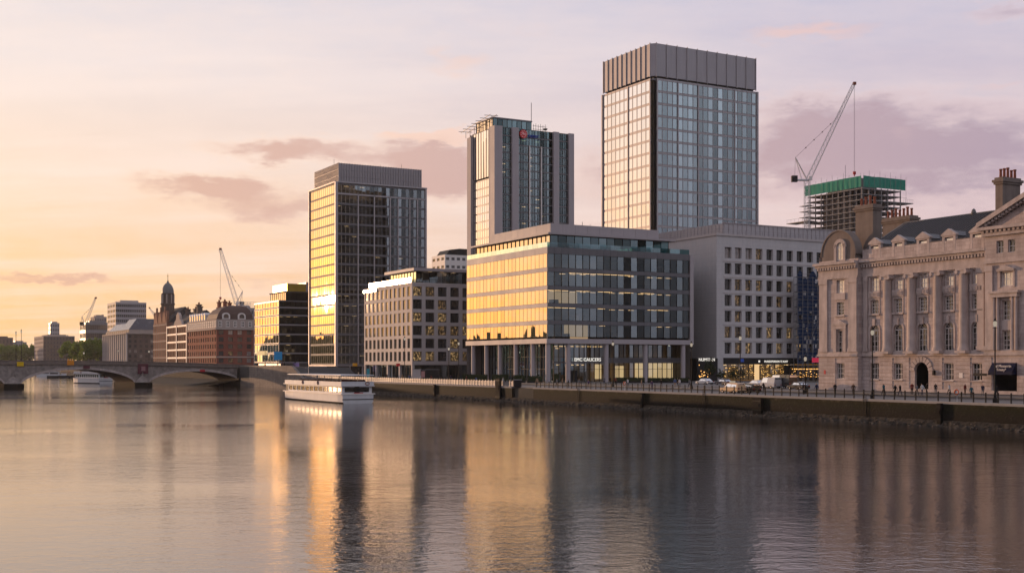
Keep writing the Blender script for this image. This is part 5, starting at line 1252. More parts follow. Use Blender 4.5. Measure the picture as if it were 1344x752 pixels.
def crane(label, u, Y, vbase, jib, apex, cw, hook, zfoot, mat, wd=1.9, hk=True):
    x, _ = P(u, Y); t = thing('luffing_crane', label, 'tower crane', (x, Y, zfoot), 0, 'tower cranes on the skyline')
    def rel(uu, vv): return Vector((P(uu, Y)[0]-x, 0, zat(vv, Y)-zfoot))
    base = rel(u, vbase); m = MB(); lattice(m, (0, 0, 0), base, wd, wd, max(8, int(base.z/wd/1.2)), .12); m.build('mast', M[mat], t)
    j0 = base+Vector((.8, 0, .6)); j1 = rel(*jib); m = MB(); lattice(m, j0, j1, wd*.95, wd*.55, max(10, int((j1-j0).length/wd/1.1)), .11); m.build('jib', M[mat], t)
    ap = rel(*apex); m = MB(); sgn = 1 if ap.x > base.x else -1
    for y in (-.7, .7): m.cyl(base+Vector((0, y, .5)), ap+Vector((0, y*.4, 0)), .16, n=5); m.cyl(base+Vector((sgn*2.5, y, .5)), ap+Vector((0, y*.4, 0)), .1, n=5)
    for k in range(5): f = k/5; m.cyl(base+(ap-base)*f+Vector((0,-.6,.5)), base+(ap-base)*(f+.2)+Vector((0,.6,.5)), .06, n=4)
    m.build('a_frame', M[mat], t)
    c = rel(*cw); m = MB(); m.box(min(c.x, base.x)-.2, -1, base.z-.2, max(c.x, base.x)+1, 1, base.z+.5); m.build('counter_jib', M[mat], t)
    m = MB(); m.box(c.x-1.5, -1.1, base.z-.7, c.x+1.2, 1.1, base.z+2.2); m.build('counterweight', M['metal_dark'], t)
    m = MB(); m.box(base.x-.2+(.9), -1.6, base.z-.1, base.x+2.2, -.9, base.z+1.7); m.build('cab', M['frame_white'], t)
    m = MB(); r = .055; jm = j0+(j1-j0)*.97
    m.cyl(ap, j0+(j1-j0)*.62+Vector((0, 0, .8)), r, n=4); m.cyl(j0+(j1-j0)*.62+Vector((0, 0, .8)), jm, r, n=4); m.cyl(ap, c+Vector((0, 0, 1)), r, n=4)
    for f in (.25, .45, .65, .85): q = ap+(j0+(j1-j0)*.62+Vector((0, 0, .8))-ap)*f; m.box(q.x-.25, -.25, q.z-.25, q.x+.25, .25, q.z+.25)
    if hk: h = rel(*hook); m.cyl(j1, Vector((j1.x, 0, h.z)), r*.8, n=4); m.cyl(j1+Vector((.3, 0, 0)), Vector((j1.x+.3, 0, h.z)), r*.8, n=4)
    m.build('cable', M['metal_dark'], t)
    if hk:
        h = rel(*hook); m = MB(); m.box(j1.x-.5, -.4, h.z-.8, j1.x+.8, .4, h.z+.6); m.box(j1.x-.1, -.2, h.z-1.6, j1.x+.3, .2, h.z-.8); m.build('hook_block', solid('hook_red', (.4,.03,.03), .5), t)
    m = MB(); m.box(j1.x-.5, -.7, j1.z-.6, j1.x+.9, .7, j1.z+.7); m.build('jib_head', M['terracotta_pot'], t)
crane('large white luffing crane standing over the green-netted unfinished tower', 1059, 575, 237, (1121, 110), (1044, 207), (1043, 236), (1121, 227), GZ, 'white_paint', 2.2)
crane('white luffing crane rising behind the red brick block', 309.5, 800, 400, (289, 327), (318.5, 382), (317.5, 399), (288.5, 391), GZ, 'frame_white', 2.9)
crane('small thin crane on the roof of the blue-grey banded office', 111, 1010, 426, (125.5, 391), (107.5, 415), (107.5, 425), (125, 400), 20, 'frame_white', 2.0, False)
crane('tiny faint crane between the grey slab tower and the dome', 203.5, 1300, 417, (196, 404), (205, 412), (205, 416), (196, 407), GZ, 'frame_white', 1.8, False)

# added unseen wooded rise on the opposite bank, for the towers' glass to mirror
rr = random.Random(11); hm = MB(); pts = [(-300, -200), (-300, 120), (-330, 330), (-430, 560), (-640, 800), (-830, 1080), (-960, 1330), (-1300, 1520), (-1900, 1600)]
row = []
for (a, b) in zip(pts[:-1], pts[1:]):
    for k in range(14): f = k/14; row.append((a[0]+(b[0]-a[0])*f, a[1]+(b[1]-a[1])*f))
prof = [[(x, y, -1), (x-6, y+2, 4), (x-25, y+8, (17+rr.uniform(-6, 8))*(.9+max(0, y-300)/1100)), (x-45, y+14, (21+rr.uniform(-7, 9))*(.9+max(0, y-300)/1100)), (x-160, y+60, 8)] for x, y in row]
for a, b in zip(prof[:-1], prof[1:]):
    for i in range(4): hm.face([a[i], b[i], b[i+1], a[i+1]])
kind(hm.build('added_reflection_hills', M['hedge']), 'structure')
# ------------------------------------------------------------------ boats
def boat(label, u, v, size=1.0, rot=TH+math.pi/2, Lb=34.0, Wb=5.9, cat='boat', name='tour_boat', group=None, zs=1.0):
    Y = H*F/(v-HV); x, _ = P(u, Y); t = thing(name, label, cat, (x, Y, 0), rot, group)
    # local: +x along the boat (away), +y to port (left); the corner (0,0) is the near right corner
    Lw, W = Lb, Wb; hull = MB()
    secs = []
    for f, wf, zk in ((0, .93, -.5), (.05, 1, -.6), (.7, 1, -.6), (.86, .86, -.5), (.95, .55, -.3), (1.0, .12, .2)):
        X = f*Lw; secs.append([(X, -W/2*wf, 1.9), (X, -W/2*wf*.98, .3), (X, -W/2*wf*.8, zk), (X, W/2*wf*.8, zk), (X, W/2*wf*.98, .3), (X, W/2*wf, 1.9)])
    for a, b in zip(secs[:-1], secs[1:]):
        for i in range(5): hull.face([a[i], b[i], b[i+1], a[i+1]], 1 if i in (1, 2, 3) else 0)
        hull.face([a[0], b[0], b[5], a[5]])
    hull.face(secs[0], 0); o = hull.build('hull', [M['white_paint'], M['metal_dark']], t)
    rub = MB(); rub.box(-.1, -W/2-.09, 1.9, Lw*.86, W/2+.09, 2.1); rub.build('rubbing_strake', M['frame_white'], t)
    cab = MB(); cab.box(.6, -W/2+.35, 2.1, Lw*.8, W/2-.35, 2.35); cab.box(.6, -W/2+.35, 3.35, Lw*.8, W/2-.35, 3.6)
    n = 12
    for k in range(n+1):
        X = .6+(Lw*.8-.9)*k/n
        for s in (-1, 1): cab.box(X, s*(W/2-.35)-(.12 if s > 0 else 0), 2.35, X+.3, s*(W/2-.35)+(.12 if s < 0 else 0), 3.35)
    cab.box(.6, -W/2+.47, 2.352, .75, -W/2+.9, 3.348); cab.box(.6, W/2-.9, 2.352, .75, W/2-.47, 3.348); cab.build('cabin', M['white_paint'], t)
    ins = MB(); ins.box(1.2, -W/2+.8, 2.1, Lw*.78, W/2-.8, 3.34); ins.build('cabin_interior', M['brick_brown'], t)
    gl = MB()
    for k in range(n):
        X = .6+(Lw*.8-.9)*k/n
        for s in (-1, 1): gl.face([(X+.3, s*(W/2-.42), 2.35), (X+(Lw*.8-.9)/n, s*(W/2-.42), 2.35), (X+(Lw*.8-.9)/n, s*(W/2-.42), 3.35), (X+.3, s*(W/2-.42), 3.35)])
    gl.face([(.66, -W/2+.9, 2.36), (.66, W/2-.9, 2.36), (.66, W/2-.9, 3.34), (.66, -W/2+.9, 3.34)]); gl.build('cabin_window', M['win_dark'], t)
    dk = MB(); dk.box(.0, -W/2, 3.6, Lw*.86, W/2, 3.8); dk.build('upper_deck', M['white_paint'], t)
    sd = MB()
    for s in (-1, 1): sd.box(.2, s*(W/2-.12)-.05, 3.8, Lw*.84, s*(W/2-.12)+.05, 4.6)
    sd.box(.2, -W/2+.17, 3.8, .3, W/2-.17, 4.62); sd.build('bulwark', M['white_paint'], t)
    st = MB(); st.box(0, -.85, 3.8, .5, .85, 4.35); st.box(.42, -.85, 4.35, .55, .85, 4.95); bme = st.mesh('bench', [solid('bench_red', (.12,.05,.04), .7)])
    for k in range(int(Lw*.7/2.2)):
        for y in (-1.6, 1.6): link('bench', bme, t, (2+k*2.2, y, 0))
    po = MB()
    for k in range(8):
        for s in (-1, 1): po.cyl((1+k*(Lw*.76)/7, s*(W/2-.25), 3.8), (1+k*(Lw*.76)/7, s*(W/2-.25), 5.85), .05, n=5)
    po.build('roof_post', M['metal_grey'], t)
    rf = MB(); rf.prism([(.2,-W/2),(Lw*.79,-W/2),(Lw*.82,-W/2+.8),(Lw*.82,W/2-.8),(Lw*.79,W/2),(.2,W/2)], 5.85, 6.05); rf.build('canopy_roof', M['white_paint'], t)
    for k in range(3):
        lr = MB(); n = 14
        for i in range(n):
            a0, a1 = 2*math.pi*i/n, 2*math.pi*(i+1)/n; lr.cyl((-.02 if k == 0 else 4+k*9, (-1.9+.38*math.cos(a0)) if k == 0 else W/2-.02, 4.2+.38*math.sin(a0)) if k == 0 else (4+k*9+.38*math.cos(a0), W/2+.0, 4.2+.38*math.sin(a0)), (-.02, -1.9+.38*math.cos(a1), 4.2+.38*math.sin(a1)) if k == 0 else (4+k*9+.38*math.cos(a1), W/2, 4.2+.38*math.sin(a1)), .07, n=5)
        lr.build('lifebuoy', M['terracotta_pot'], t)
    mm = MB(); mm.cyl((Lw*.7, 0, 6.05), (Lw*.7, 0, 8.2), .06); mm.cyl((Lw*.7, -.7, 7.4), (Lw*.7, .7, 7.4), .035); mm.cyl((.3, 0, 4.6), (-.3, 0, 6.6), .035); mm.build('mast', M['metal_grey'], t)
    rl = MB()
    for s in (-1, 1):
        rl.cyl((.3, s*(W/2-.12), 4.95), (Lw*.84, s*(W/2-.12), 4.95), .03, n=5)
        for q in range(14): rl.cyl((.4+q*Lw*.06, s*(W/2-.12), 4.6), (.4+q*Lw*.06, s*(W/2-.12), 4.95), .025, n=4)
    rl.build('railing', M['metal_grey'], t)
    bd = MB(); bd.box(-.03, -W/2+.25, 2.12, .58, -W/2+.9, 3.55) if False else bd.box(-.03, -W/2+.2, .75, -.004, W/2-.2, .95); bd.build('waterline_band', M['metal_dark'], t)
    dn = MB(); dn.box(.52, -.5, 2.15, .585, .5, 3.5); dn.build('door', M['frame_dark'], t)
    wh = MB(); wh.box(Lw*.8, -W/2+.9, 2.11, Lw*.88, W/2-.9, 3.59); wh.build('wheelhouse', M['frame_dark'], t)
    rd = MB(); rd.box(-.06, -1.2, 1.35, -.005, 1.4, 1.75) if False else rd.box(-.08, -1.0, 2.12, -.02, .9, 2.3); rd.build('red_stripe', solid('stripe_red', (.4,.03,.04), .5), t)
    t.scale = (size, size, size*zs)
    return t
wv = Vector((0, 0, 0))
boat('two-deck white tour boat with an open canopy crossing the river in front of the towers', 470, 529.3, 1.0, TH+math.pi/2, 40, 6.8, zs=.90)
bt = boat('white cruise boat moored under the middle arch of the bridge', 139, 503.2, 1.0, TH+math.pi/2+.35, 22, 6.0)
def barge():
    Y = 640; x, _ = P(78, Y); t = thing('work_barge', 'low dark and white work barge seen through the arch, farther than the cruise boat', 'boat', (x, Y, 0), .25)
    m = MB(); m.prism([(-6,-2.2),(5.5,-2.2),(7.2,0),(5.5,2.2),(-6,2.2)], -.4, 1.2); m.build('hull', M['metal_dark'], t)
    m = MB(); m.box(-5,-1.7,1.2,0,1.7,3.2); m.box(-5.3,-2,3.2,.4,2,3.4); m.box(1,-1.2,1.2,3.5,1.2,2.3); m.build('deckhouse', M['white_paint'], t)
    m = MB(); m.box(-4.6,-1.75,2.0,-.5,-1.701,2.8); m.build('window', M['win_far'], t); m = MB(); m.cyl((-1,0,3.4),(-1,0,5.6),.08); m.build('mast', M['metal_dark'], t)
barge()
def barge2():
    Y = 690; x, _ = P(68, Y); t = thing('moored_launch', 'long white launch moored alongside the work barge', 'boat', (x, Y, 0), .2)
    m = MB(); m.prism([(-8,-1.8),(4.5,-1.8),(7,0),(4.5,1.8),(-8,1.8)], -.4, 1.3); m.build('hull', M['white_paint'], t)
    m = MB(); m.box(-6.5,-1.3,1.3,2.5,1.3,2.6); m.box(-6.8,-1.5,2.6,2.8,1.5,2.75); m.build('cabin', M['white_paint'], t)
    m = MB(); m.box(-6,-1.34,1.7,2,-1.301,2.3); m.build('window', M['win_far'], t)
barge2()
# ------------------------------------------------------------------ trees
LEAF = []
def leaf_mesh(rx, rz, n, seed, mat='leaf', s=.55):
    rr = random.Random(seed); m = MB(); cl = []
    for k in range(26):
        a = rr.uniform(0, 2*math.pi); c = rr.uniform(-.75, .95); q = math.sqrt(max(0, 1-c*c)); rad = rr.uniform(.35, .95)
        cl.append((Vector((rx*q*math.cos(a)*rad, rx*q*math.sin(a)*rad, rz*c*rad)), rr.uniform(.25, .42)))
    for k in range(n):
        c, r = rr.choice(cl); d = Vector((rr.gauss(0, 1), rr.gauss(0, 1), rr.gauss(0, 1))).normalized()*(rr.random()**.4)*r
        p = c+Vector((d.x*rx, d.y*rx, d.z*rz)); a = Vector((rr.gauss(0,1), rr.gauss(0,1), rr.gauss(0,.6))).normalized(); b = a.orthogonal().normalized(); b.rotate(Matrix.Rotation(rr.uniform(0, 6.28), 3, a)); c2 = a.cross(b); w = s*rr.uniform(.6, 1.3)
        m.face([p-b*w, p-c2*w*.55, p+b*w, p+c2*w*.55])
    return m.mesh('crown', [M[mat]])
CROWNS = [leaf_mesh(6.0, 5.6, 2600, k) for k in range(3)]
TRK = None
def tree(label, u, Y, vtop, z0, wpx, group='trees along the far bank', name='tree'):
    global TRK
    x, _ = P(u, Y); h = zat(vtop, Y)-z0; t = thing(name, label, 'tree', (x, Y, z0), random.uniform(0, 6), group)
    if TRK is None:
        m = MB(); m.cyl((0,0,0), (0,0,4.5), .42, .3, 8)
        for k in range(6): a = k*1.05; m.cyl((0,0,3.4+.2*k), (2.6*math.cos(a), 2.6*math.sin(a), 6.6+.3*k), .2, .06, 6)
        TRK = m.mesh('trunk', [M['bark']])
    k = h/13.6; o = link('trunk', TRK, t); o.scale = (k, k, k)
    c = link('crown', random.choice(CROWNS), t, (0, 0, 8.0*k)); sx = wpx/2/F*Y/6.0; c.scale = (sx, sx, k)
    return t
tl = ['leafy green tree beside the brown apartment block', 'broad green tree in the middle of the riverside row', 'tallest round tree of the riverside row', 'green tree against the pilastered office wall', 'green tree in front of the flat-topped dark block, beside the river', 'dark green tree behind the two tall bridge lamps', 'wide green tree in front of the flat dark block', 'low tree touching the brown apartment wall']
for lb, (u, v, w) in zip(tl, ((90, 449, 26), (104, 446, 26), (118, 443.5, 30), (132, 443, 26), (2, 453, 26), (28, 450, 26), (14, 453, 22), (40, 451, 20))):
    tree(lb, u, (930 if u > 60 else 1330)+random.uniform(-25, 25), v, 4, w)
def street_tree(label, u, Y, vtop, wpx):
    x, _ = P(u, Y); z0 = GZ+.1; h = zat(vtop, Y)-z0; t = thing('street_tree', label, 'tree', (x, Y, z0), random.uniform(0, 6), 'small trees on the pavement')
    o = link('trunk', TRK, t); k = h/13.6; o.scale = (k, k, k); c = link('crown', SMALLC, t, (0, 0, h*.6)); sx = wpx/2/F*Y/2.0; c.scale = (sx, sx, h*.4/2.0)
SMALLC = leaf_mesh(2.0, 2.0, 1100, 9, 'hedge', .16)
for lb, u, Y, v, w in (('dark street tree in front of the corner shop', 932, 300, 470, 17), ('dark bushy tree left of the lit restaurant', 946, 296, 484, 14), ('dark bushy tree hiding part of the restaurant window', 966, 292, 482, 22), ('slight street tree in front of the low stepped office', 386, 420, 474, 8)):
    street_tree(lb, u, Y, v, w)
def hedge(label, u0, u1, Y, h):
    x0, x1 = P(u0, Y)[0], P(u1, Y)[0]; c = P((u0+u1)/2, Y); t = thing('planter_hedge', label, 'planter', (c[0], Y, GZ+.12), 0 if u1 > 722 else 0, 'hedges in planters by the glass office')
    L_ = (x1-x0)/2; m = MB(); m.box(-L_, -.6, 0, L_, .6, .45); m.build('planter', M['metal_dark'], t)
    rr = random.Random(int(u0)); f = MB()
    for k in range(int(L_*2*110)):
        p = Vector((rr.uniform(-L_, L_), rr.uniform(-.65, .65), .45+(h-.45)*rr.random()**.7)); a = Vector((rr.gauss(0,1), rr.gauss(0,1), rr.gauss(0,1))).normalized(); b = a.orthogonal().normalized()*.16; c2 = a.cross(b)
        f.face([p-b, p-c2*.6, p+b, p+c2*.6])
    f.build('foliage', M['hedge'], t); m = MB(); m.box(-L_+.05, -.5, .45, L_-.05, .5, h-.15); m.build('hedge_core', M['hedge'], t)
for lb, u0, u1, Y, h in (('planter hedge beside the far riverside columns', 607, 640, 312, 1.9), ('clipped hedge between the riverside columns', 646, 668, 300, 2.0), ('clipped hedge behind the dark kiosk', 674, 690, 294, 1.9), ('hedge ending at the corner column', 692, 712, 291, 1.7), ('long low hedge before the lit shop window', 806, 846, 290, 1.3), ('low hedge at the right end of the glass office', 850, 905, 292, 1.2), ('round bush beside the blue banner', 727, 734, 293, 2.2)):
    hedge(lb, u0, u1, Y, h)
# ------------------------------------------------------------------ railings, lamps, posts
def railing(label, s0, s1, step, mat, panel=False):
    a, b = quay_pt(s0), quay_pt(s1); a0 = inland([a], .45)[0]; t = thing('railing', label, 'railing', (a0[0], a0[1], GZ+.22), TH+math.pi/2, 'railings along the quay edge')
    L_ = s1-s0; n = int(L_/step); pm = MB()
    if panel: pm.box(-.09, -.09, 0, .09, .09, 1.1); pm.box(-.11, -.11, 1.1, .11, .11, 1.2)
    else: pm.box(-.06, -.06, 0, .06, .06, 1.08); pm.lathe([(.08,0),(.1,.06),(.05,.13)], (0,0,1.08), 8)
    me = pm.mesh('post', [M[mat]])
    for k in range(n+1): link('post', me, t, (L_*k/n, 0, 0))
    r = MB()
    for z in ((.5, .95) if not panel else (.2, .95)): r.box(0, -.025, z-.03, L_, .025, z+.03)
    if panel:
        k = 0.0
        while k < L_: r.box(k+.15, -.015, .2, k+.22, .015, .95); k += .22
    r.build('rail', M[mat], t)
sa, sb = STAIR
railing('black iron railing on the quay in front of the stone hall and parked cars', -130, -46, 1.75, 'black_iron')
railing('black iron railing on the quay in front of the glass office', -45.8, sa-.3, 1.6, 'black_iron')
railing('pale close-set railing along the left part of the quay', sb+.3, 139, 1.3, 'metal_grey', True)
def lamp_post(label, u, Y, v0, style='globe', base=None):
    x, _ = P(u, Y); z0 = GZ+.12 if base is None else base; h = zat(v0, Y)-z0; t = thing('street_lamp', label, 'street lamp', (x, Y, z0), 0, 'street lamps')
    m = MB(); m.lathe([(.28,0),(.28,.5),(.18,.7),(.14,1.2),(.09,1.3),(.07,h-.7)], n=10); m.build('post', M['black_iron'], t)
    if style == 'globe':
        m = MB(); m.lathe([(.10,h-.7),(.2,h-.55),(.24,h-.25),(.15,h-.05)], n=12); m.build('lamp_globe', M['lamp_lit'], t)
        m = MB(); m.lathe([(.24,h-.05),(.12,h+.1),(.03,h+.35)], n=10); m.cyl((-.3,0,h-.85),(.3,0,h-.85),.03); m.build('lamp_cap', M['black_iron'], t)
    else:
        m = MB(); m.cyl((0,0,h-.75),(0,0,h),.06); m.cyl((0,0,h),(.9,-.2,h+.1),.05); m.build('arm', M['black_iron'], t); m = MB(); m.box(.6,-.35,h-.02,1.2,-.05,h+.08); m.build('lamp_head', M['lamp_lit'], t)
M['lamp_lit'] = emis('lamp_glass', (1, .84, .66), .35); M['lamp_bright'] = emis('lamp_bright', (1, .86, .68), 3)
YQ = lambda u, off: (lambda s: (Q0+UB*off+UA*s).y)(along(u, (Q0.x+UB.x*off, Q0.y+UB.y*off), UA))
for lb, u, off, v in (('tall black lamp in front of the recessed corner of the stone hall', 1145, 2, 433), ('tall black lamp before the navy awning', 1306, 2, 421), ('black lamp standing before the restaurant fascia', 971.5, 12.5, 441), ('white-topped lamp beside the blue scaffolding', 1057, 14, 468), ('black lamp at the right corner of the glass office', 907.5, 20, 450), ('black lamp in front of the lit entrance', 804.5, 20, 449), ('black lamp before the pinkish stone office, right of its kiosk', 602, 10, 449), ('thin lamp in front of the left windows of the pinkish stone office', 531, 6, 443), ('lamp between the kiosk and the first riverside column', 589, 9, 456)):
    lamp_post(lb, u, YQ(u, off), v)
lamp_post('slender lamp above the bridge end near the low stepped office', 348, 405, 441, 'arm', 6.5); lamp_post('small lamp post beside the blue sign', 373, 400, 461, 'arm', 6.5)
def on_bridge(u, off):
    q = (BP0.x-BAX.y*off, BP0.y+BAX.x*off); s = along(u, q, BAX); return q[0]+BAX.x*s, q[1]+BAX.y*s, s
for lb, u, v, off in (('left of the two tall lamps over the bridge pier', 21, 436, 1), ('right and taller of the two tall lamps over the bridge pier', 28, 433.5, 1.6), ('short bridge lamp in front of the trees', 110, 462, 12), ('bridge lamp in front of the pale pilasters', 155, 459, 12), ('bridge lamp right of the pale pilasters', 195.5, 460, 1)):
    x, y, s = on_bridge(u, off); lamp_post(lb, u, y, v, 'globe', BTOP(s))
def fender(label, u, off=-.35, z1=3.2, w=.5):
    s = along(u, (Q0.x, Q0.y), UA); x, y = inland([quay_pt(s)], off)[0]; t = thing('fender_post', label, 'fender post', (x, y, -2), TH, 'timber fenders on the quay wall')
    m = MB(); m.box(-.2, -w, 0, .25, w, z1+2); m.box(-.3, -w*.6, z1*.5+2, -.2, w*.6, z1*.7+2); m.build('timber', M['timber'], t)
    m = MB(); m.box(-.26, -w-.04, z1+1.5, .3, w+.04, z1+1.65); m.box(-.26, -w-.04, 2.8, .3, w+.04, 2.95); m.build('iron_band', M['black_iron'], t)
for lb, u, z, w in (('thin dark fender left on the pale railing stretch of wall', 572, 2.9, .3), ('broad tall fender left of the river stairs', 656, 4.6, .9), ('thin dark fender in the wall below the lit shop', 845, 2.7, .25), ('wide dark fender below the parked taxi', 997, 2.6, .9), ('thin tall fender below the hall doorway', 1236, 2.8, .3)): fender(lb, u, -.35, z, w)
def ladder(label, u):
    s = along(u, (Q0.x, Q0.y), UA); x, y = inland([quay_pt(s)], -.18)[0]; t = thing('quay_ladder', label, 'ladder', (x, y, .3), TH, 'iron ladders on the quay wall')
    for d in (-.25, .25): m = MB(); m.cyl((0, d, 0), (0, d, 3.3), .035, n=6); m.cyl((0, d, 3.3), (.5, d, 3.3), .035, n=6); m.build('stringer', M['black_iron'], t)
    for k in range(10): m = MB(); m.cyl((0, -.25, .2+k*.3), (0, .25, .2+k*.3), .025, n=5); m.build('rung', M['black_iron'], t)
for lb, u in (('thin iron ladder on the wall between the broad fender and the lit shop', 760), ('thin iron ladder on the wall below the recessed hall corner', 1136), ('thin iron ladder on the wall below the white saloon', 925)): ladder(lb, u)
def buoy_stand(label, u):
    s = along(u, (Q0.x, Q0.y), UA); x, y = inland([quay_pt(s)], .8)[0]; t = thing('lifebuoy_stand', label, 'lifebuoy', (x, y, GZ+.22), TH, 'lifebuoys on the quay edge')
    m = MB(); m.cyl((0, 0, 0), (0, 0, 1.5), .04, n=6); m.box(-.03, -.3, .8, .03, .3, 1.5); m.build('post', M['white_paint'], t); m = MB(); n = 16
    for i in range(n): a0, a1 = 2*math.pi*i/n, 2*math.pi*(i+1)/n; m.cyl((-.09, .3*math.cos(a0), 1.15+.3*math.sin(a0)), (-.09, .3*math.cos(a1), 1.15+.3*math.sin(a1)), .06, n=6)
    m.build('lifebuoy', TPOT, t)
TPOT = solid('lifebuoy_orange', (.5,.10,.03), .6)
for lb, u in (('orange lifebuoy on its stand before the central glass office', 815), ('orange lifebuoy on its stand before the stone hall', 1250)): buoy_stand(lb, u)
# ------------------------------------------------------------------ vehicles
WHEEL = None
def car(label, u, vb, heading, L_, W, Hh, paint, style='saloon', glow=None, cat='car', name='parked_car', Y=None):
    global WHEEL
    Y = Y or 4.7*F/(vb-HV); x, _ = P(u, Y); t = thing(name, label, cat, (x, Y, GZ+.01), heading, 'vehicles on the quay road')
    h0 = .32; w2 = W/2
    if style == 'saloon': body = [(-.5,.30),(-.5,.72),(-.47,.80),(-.30,.86),(.18,.86),(.42,.78),(.495,.66),(.5,.32)]; cab = [(-.36,.86),(-.22,1.36),(-.16,1.42),(.06,1.42),(.12,1.37),(.27,.84)]
    elif style == 'estate': body = [(-.5,.30),(-.5,.85),(-.48,.95),(.2,.93),(.44,.84),(.495,.70),(.5,.32)]; cab = [(-.49,.94),(-.46,1.5),(-.42,1.58),(.02,1.58),(.08,1.53),(.26,.92)]
    elif style == 'van': body = [(-.5,.35),(-.5,1.1),(.3,1.1),(.46,.98),(.5,.75),(.5,.35)]; cab = [(-.5,1.1),(-.495,2.0),(-.48,2.1),(.12,2.1),(.18,2.03),(.36,1.06)]
    k = Hh/(cab[2][1] if style != 'van' else 2.1)
    b = MB(); b.sweep([(px*L_, -w2, pz*k) for px, pz in body], (0, W, 0)); o = b.build('body', paint, t, bevel=.07)
    c = MB(); n = len(cab); inn = .16
    lo = [(px*L_, s*(w2-.05-(inn if pz > .95*k and i not in (0, n-1) else 0)), pz*k) for s in (-1, 1) for i, (px, pz) in enumerate(cab)]
    A_, B_ = lo[:n], lo[n:]
    c.face(A_, 0); c.face(list(reversed(B_)), 0)
    for i in range(n-1): c.face([A_[i], A_[i+1], B_[i+1], B_[i]], 0)
    c.build('cabin', paint, t, bevel=.04)
    zs0, zs1 = cab[0][1]*k+.06, cab[2][1]*k-.12
    x0, x1 = cab[0][0]*L_+.35, cab[-1][0]*L_-.45
    def pane(nm, *q): g = MB(); g.face(q); g.build(nm, M['win_dark'], t)
    for s in (-1, 1):
        yl, yh = s*(w2-.05+.012), s*(w2-.05-inn+.012)
        for fa, fb in ((.02, .46), (.5, .98)):
            if style == 'van' and fa < .4: continue
            xa, xb = x0+(x1-x0)*fa, x0+(x1-x0)*fb; ta = xa+(.25 if fa < .1 and style == 'saloon' else 0); tb = xb-(.35 if fb > .9 else 0)
            pane('side_window', (xa, yl, zs0), (xb, yl, zs0), (tb, yh, zs1), (ta, yh, zs1))
    fx0, fx1 = cab[-1][0]*L_, cab[-2][0]*L_; e = .02
    pane('windscreen', (fx0+e-.06, -w2+.2, zs0+.03), (fx0+e-.06, w2-.2, zs0+.03), (fx1+e+.05, w2-.32, zs1), (fx1+e+.05, -w2+.32, zs1))
    rx0, rx1 = cab[0][0]*L_, cab[1][0]*L_
    pane('rear_window', (rx0-e+.06, -w2+.2, zs0+.03), (rx0-e+.06, w2-.2, zs0+.03), (rx1-e-.0, w2-.32, zs1), (rx1-e-.0, -w2+.32, zs1))
    if WHEEL is None:
        m = MB(); m.lathe([(.2,-.1),(.31,-.11),(.335,-.06),(.335,.06),(.31,.11),(.2,.1)], n=18); ty = m.mesh('tyre', [M['black_iron']]); m = MB(); m.lathe([(.06,-.12),(.2,-.09),(.2,.09),(.06,.12)], n=10); WHEEL = (ty, m.mesh('rim', [M['metal_fin']]))
    for px in (-.31, .31):
        for s in (-1, 1):
            w = link('wheel', WHEEL[0], t, (px*L_, s*(w2-.08), .335)); w.rotation_euler = (math.pi/2, 0, 0); link('rim', WHEEL[1], w)
    for s in (-1, 1):
        m = MB(); m.box(.485*L_, s*(w2-.45), .62*k, .506*L_, s*(w2-.12), .76*k); m.build('headlight', M['lamp_lit'] if glow else M['frame_white'], t)
        m = MB(); m.box(-.506*L_, s*(w2-.4), .68*k, -.49*L_, s*(w2-.1), .84*k); m.build('tail_light', TAIL, t)
    m = MB(); m.box(-.512*L_, -w2+.1, .34*k, -.49*L_, w2-.1, .5*k); m.build('bumper', M['metal_dark'], t); m = MB(); m.box(.49*L_, -w2+.1, .34*k, .512*L_, w2-.1, .5*k); m.build('bumper', M['metal_dark'], t)
    if style == 'estate' and glow == 'taxi': m = MB(); m.box(-.1, -.5, 1.58*k+.03, .15, .5, 1.58*k+.25); m.build('roof_sign', M['lamp_lit'], t)
    return t
def paint(n, c, r=.25):   # lacquer or cloth
    m, nt, out = new_mat(n); b = N(nt, 'ShaderNodeBsdfPrincipled'); tc = N(nt, 'ShaderNodeTexCoord'); nt.links.new(mixc(nt, noise(nt, tc.outputs['Object'], 2.5, 4), c, [x*.8 for x in c]), b.inputs['Base Color']); b.inputs['Roughness'].default_value = r; b.inputs['Coat Weight'].default_value = .5 if r < .4 else 0; b.inputs['Specular IOR Level'].default_value = .5 if r < .4 else .1; nt.links.new(b.outputs[0], out.inputs[0]); return m
TAIL = paint('tail_red', (.25,.01,.01)); pw_ = paint('car_white', (.6,.58,.56)); pb_ = paint('car_navy', (.02,.025,.05)); pk_ = paint('car_black', (.012,.012,.012)); pc_ = paint('car_cream', (.55,.36,.20)); ps_ = paint('car_silver', (.4,.4,.42)); py_ = paint('car_yellow', (.6,.38,.06))
hd = TH+math.pi/2
car('white saloon parked beneath the corner shop sign', 925, 504.3, hd+.0, 4.6, 1.8, 1.45, pw_)
car('navy saloon parked behind the white saloon', 950, 505.0, hd, 4.5, 1.8, 1.42, pb_)
car('cream estate taxi with orange sides close behind the quay railing', 961.5, 515.8, hd, 4.6, 1.85, 1.75, pc_, 'estate', 'taxi')
car('black estate car close behind the cream taxi', 982, 515.8, hd, 4.3, 1.8, 1.6, pk_, 'estate')
car('white patrol saloon with yellow flanks beside the restaurant', 993, 507.8, hd, 4.6, 1.85, 1.5, pw_, 'saloon', 'on')
car('silver van parked in front of the dark lorry', 1010, 509.5, hd, 4.8, 1.95, 2.2, ps_, 'van')
car('large dark delivery lorry parked beside the blue scaffolding', 1026, 509.5, hd, 6.4, 2.3, 2.7, pk_, 'van', cat='lorry', name='delivery_lorry')
car('small dark car parked at the stone hall corner', 1048, 511, hd, 4.2, 1.8, 1.5, pk_)
m = MB()
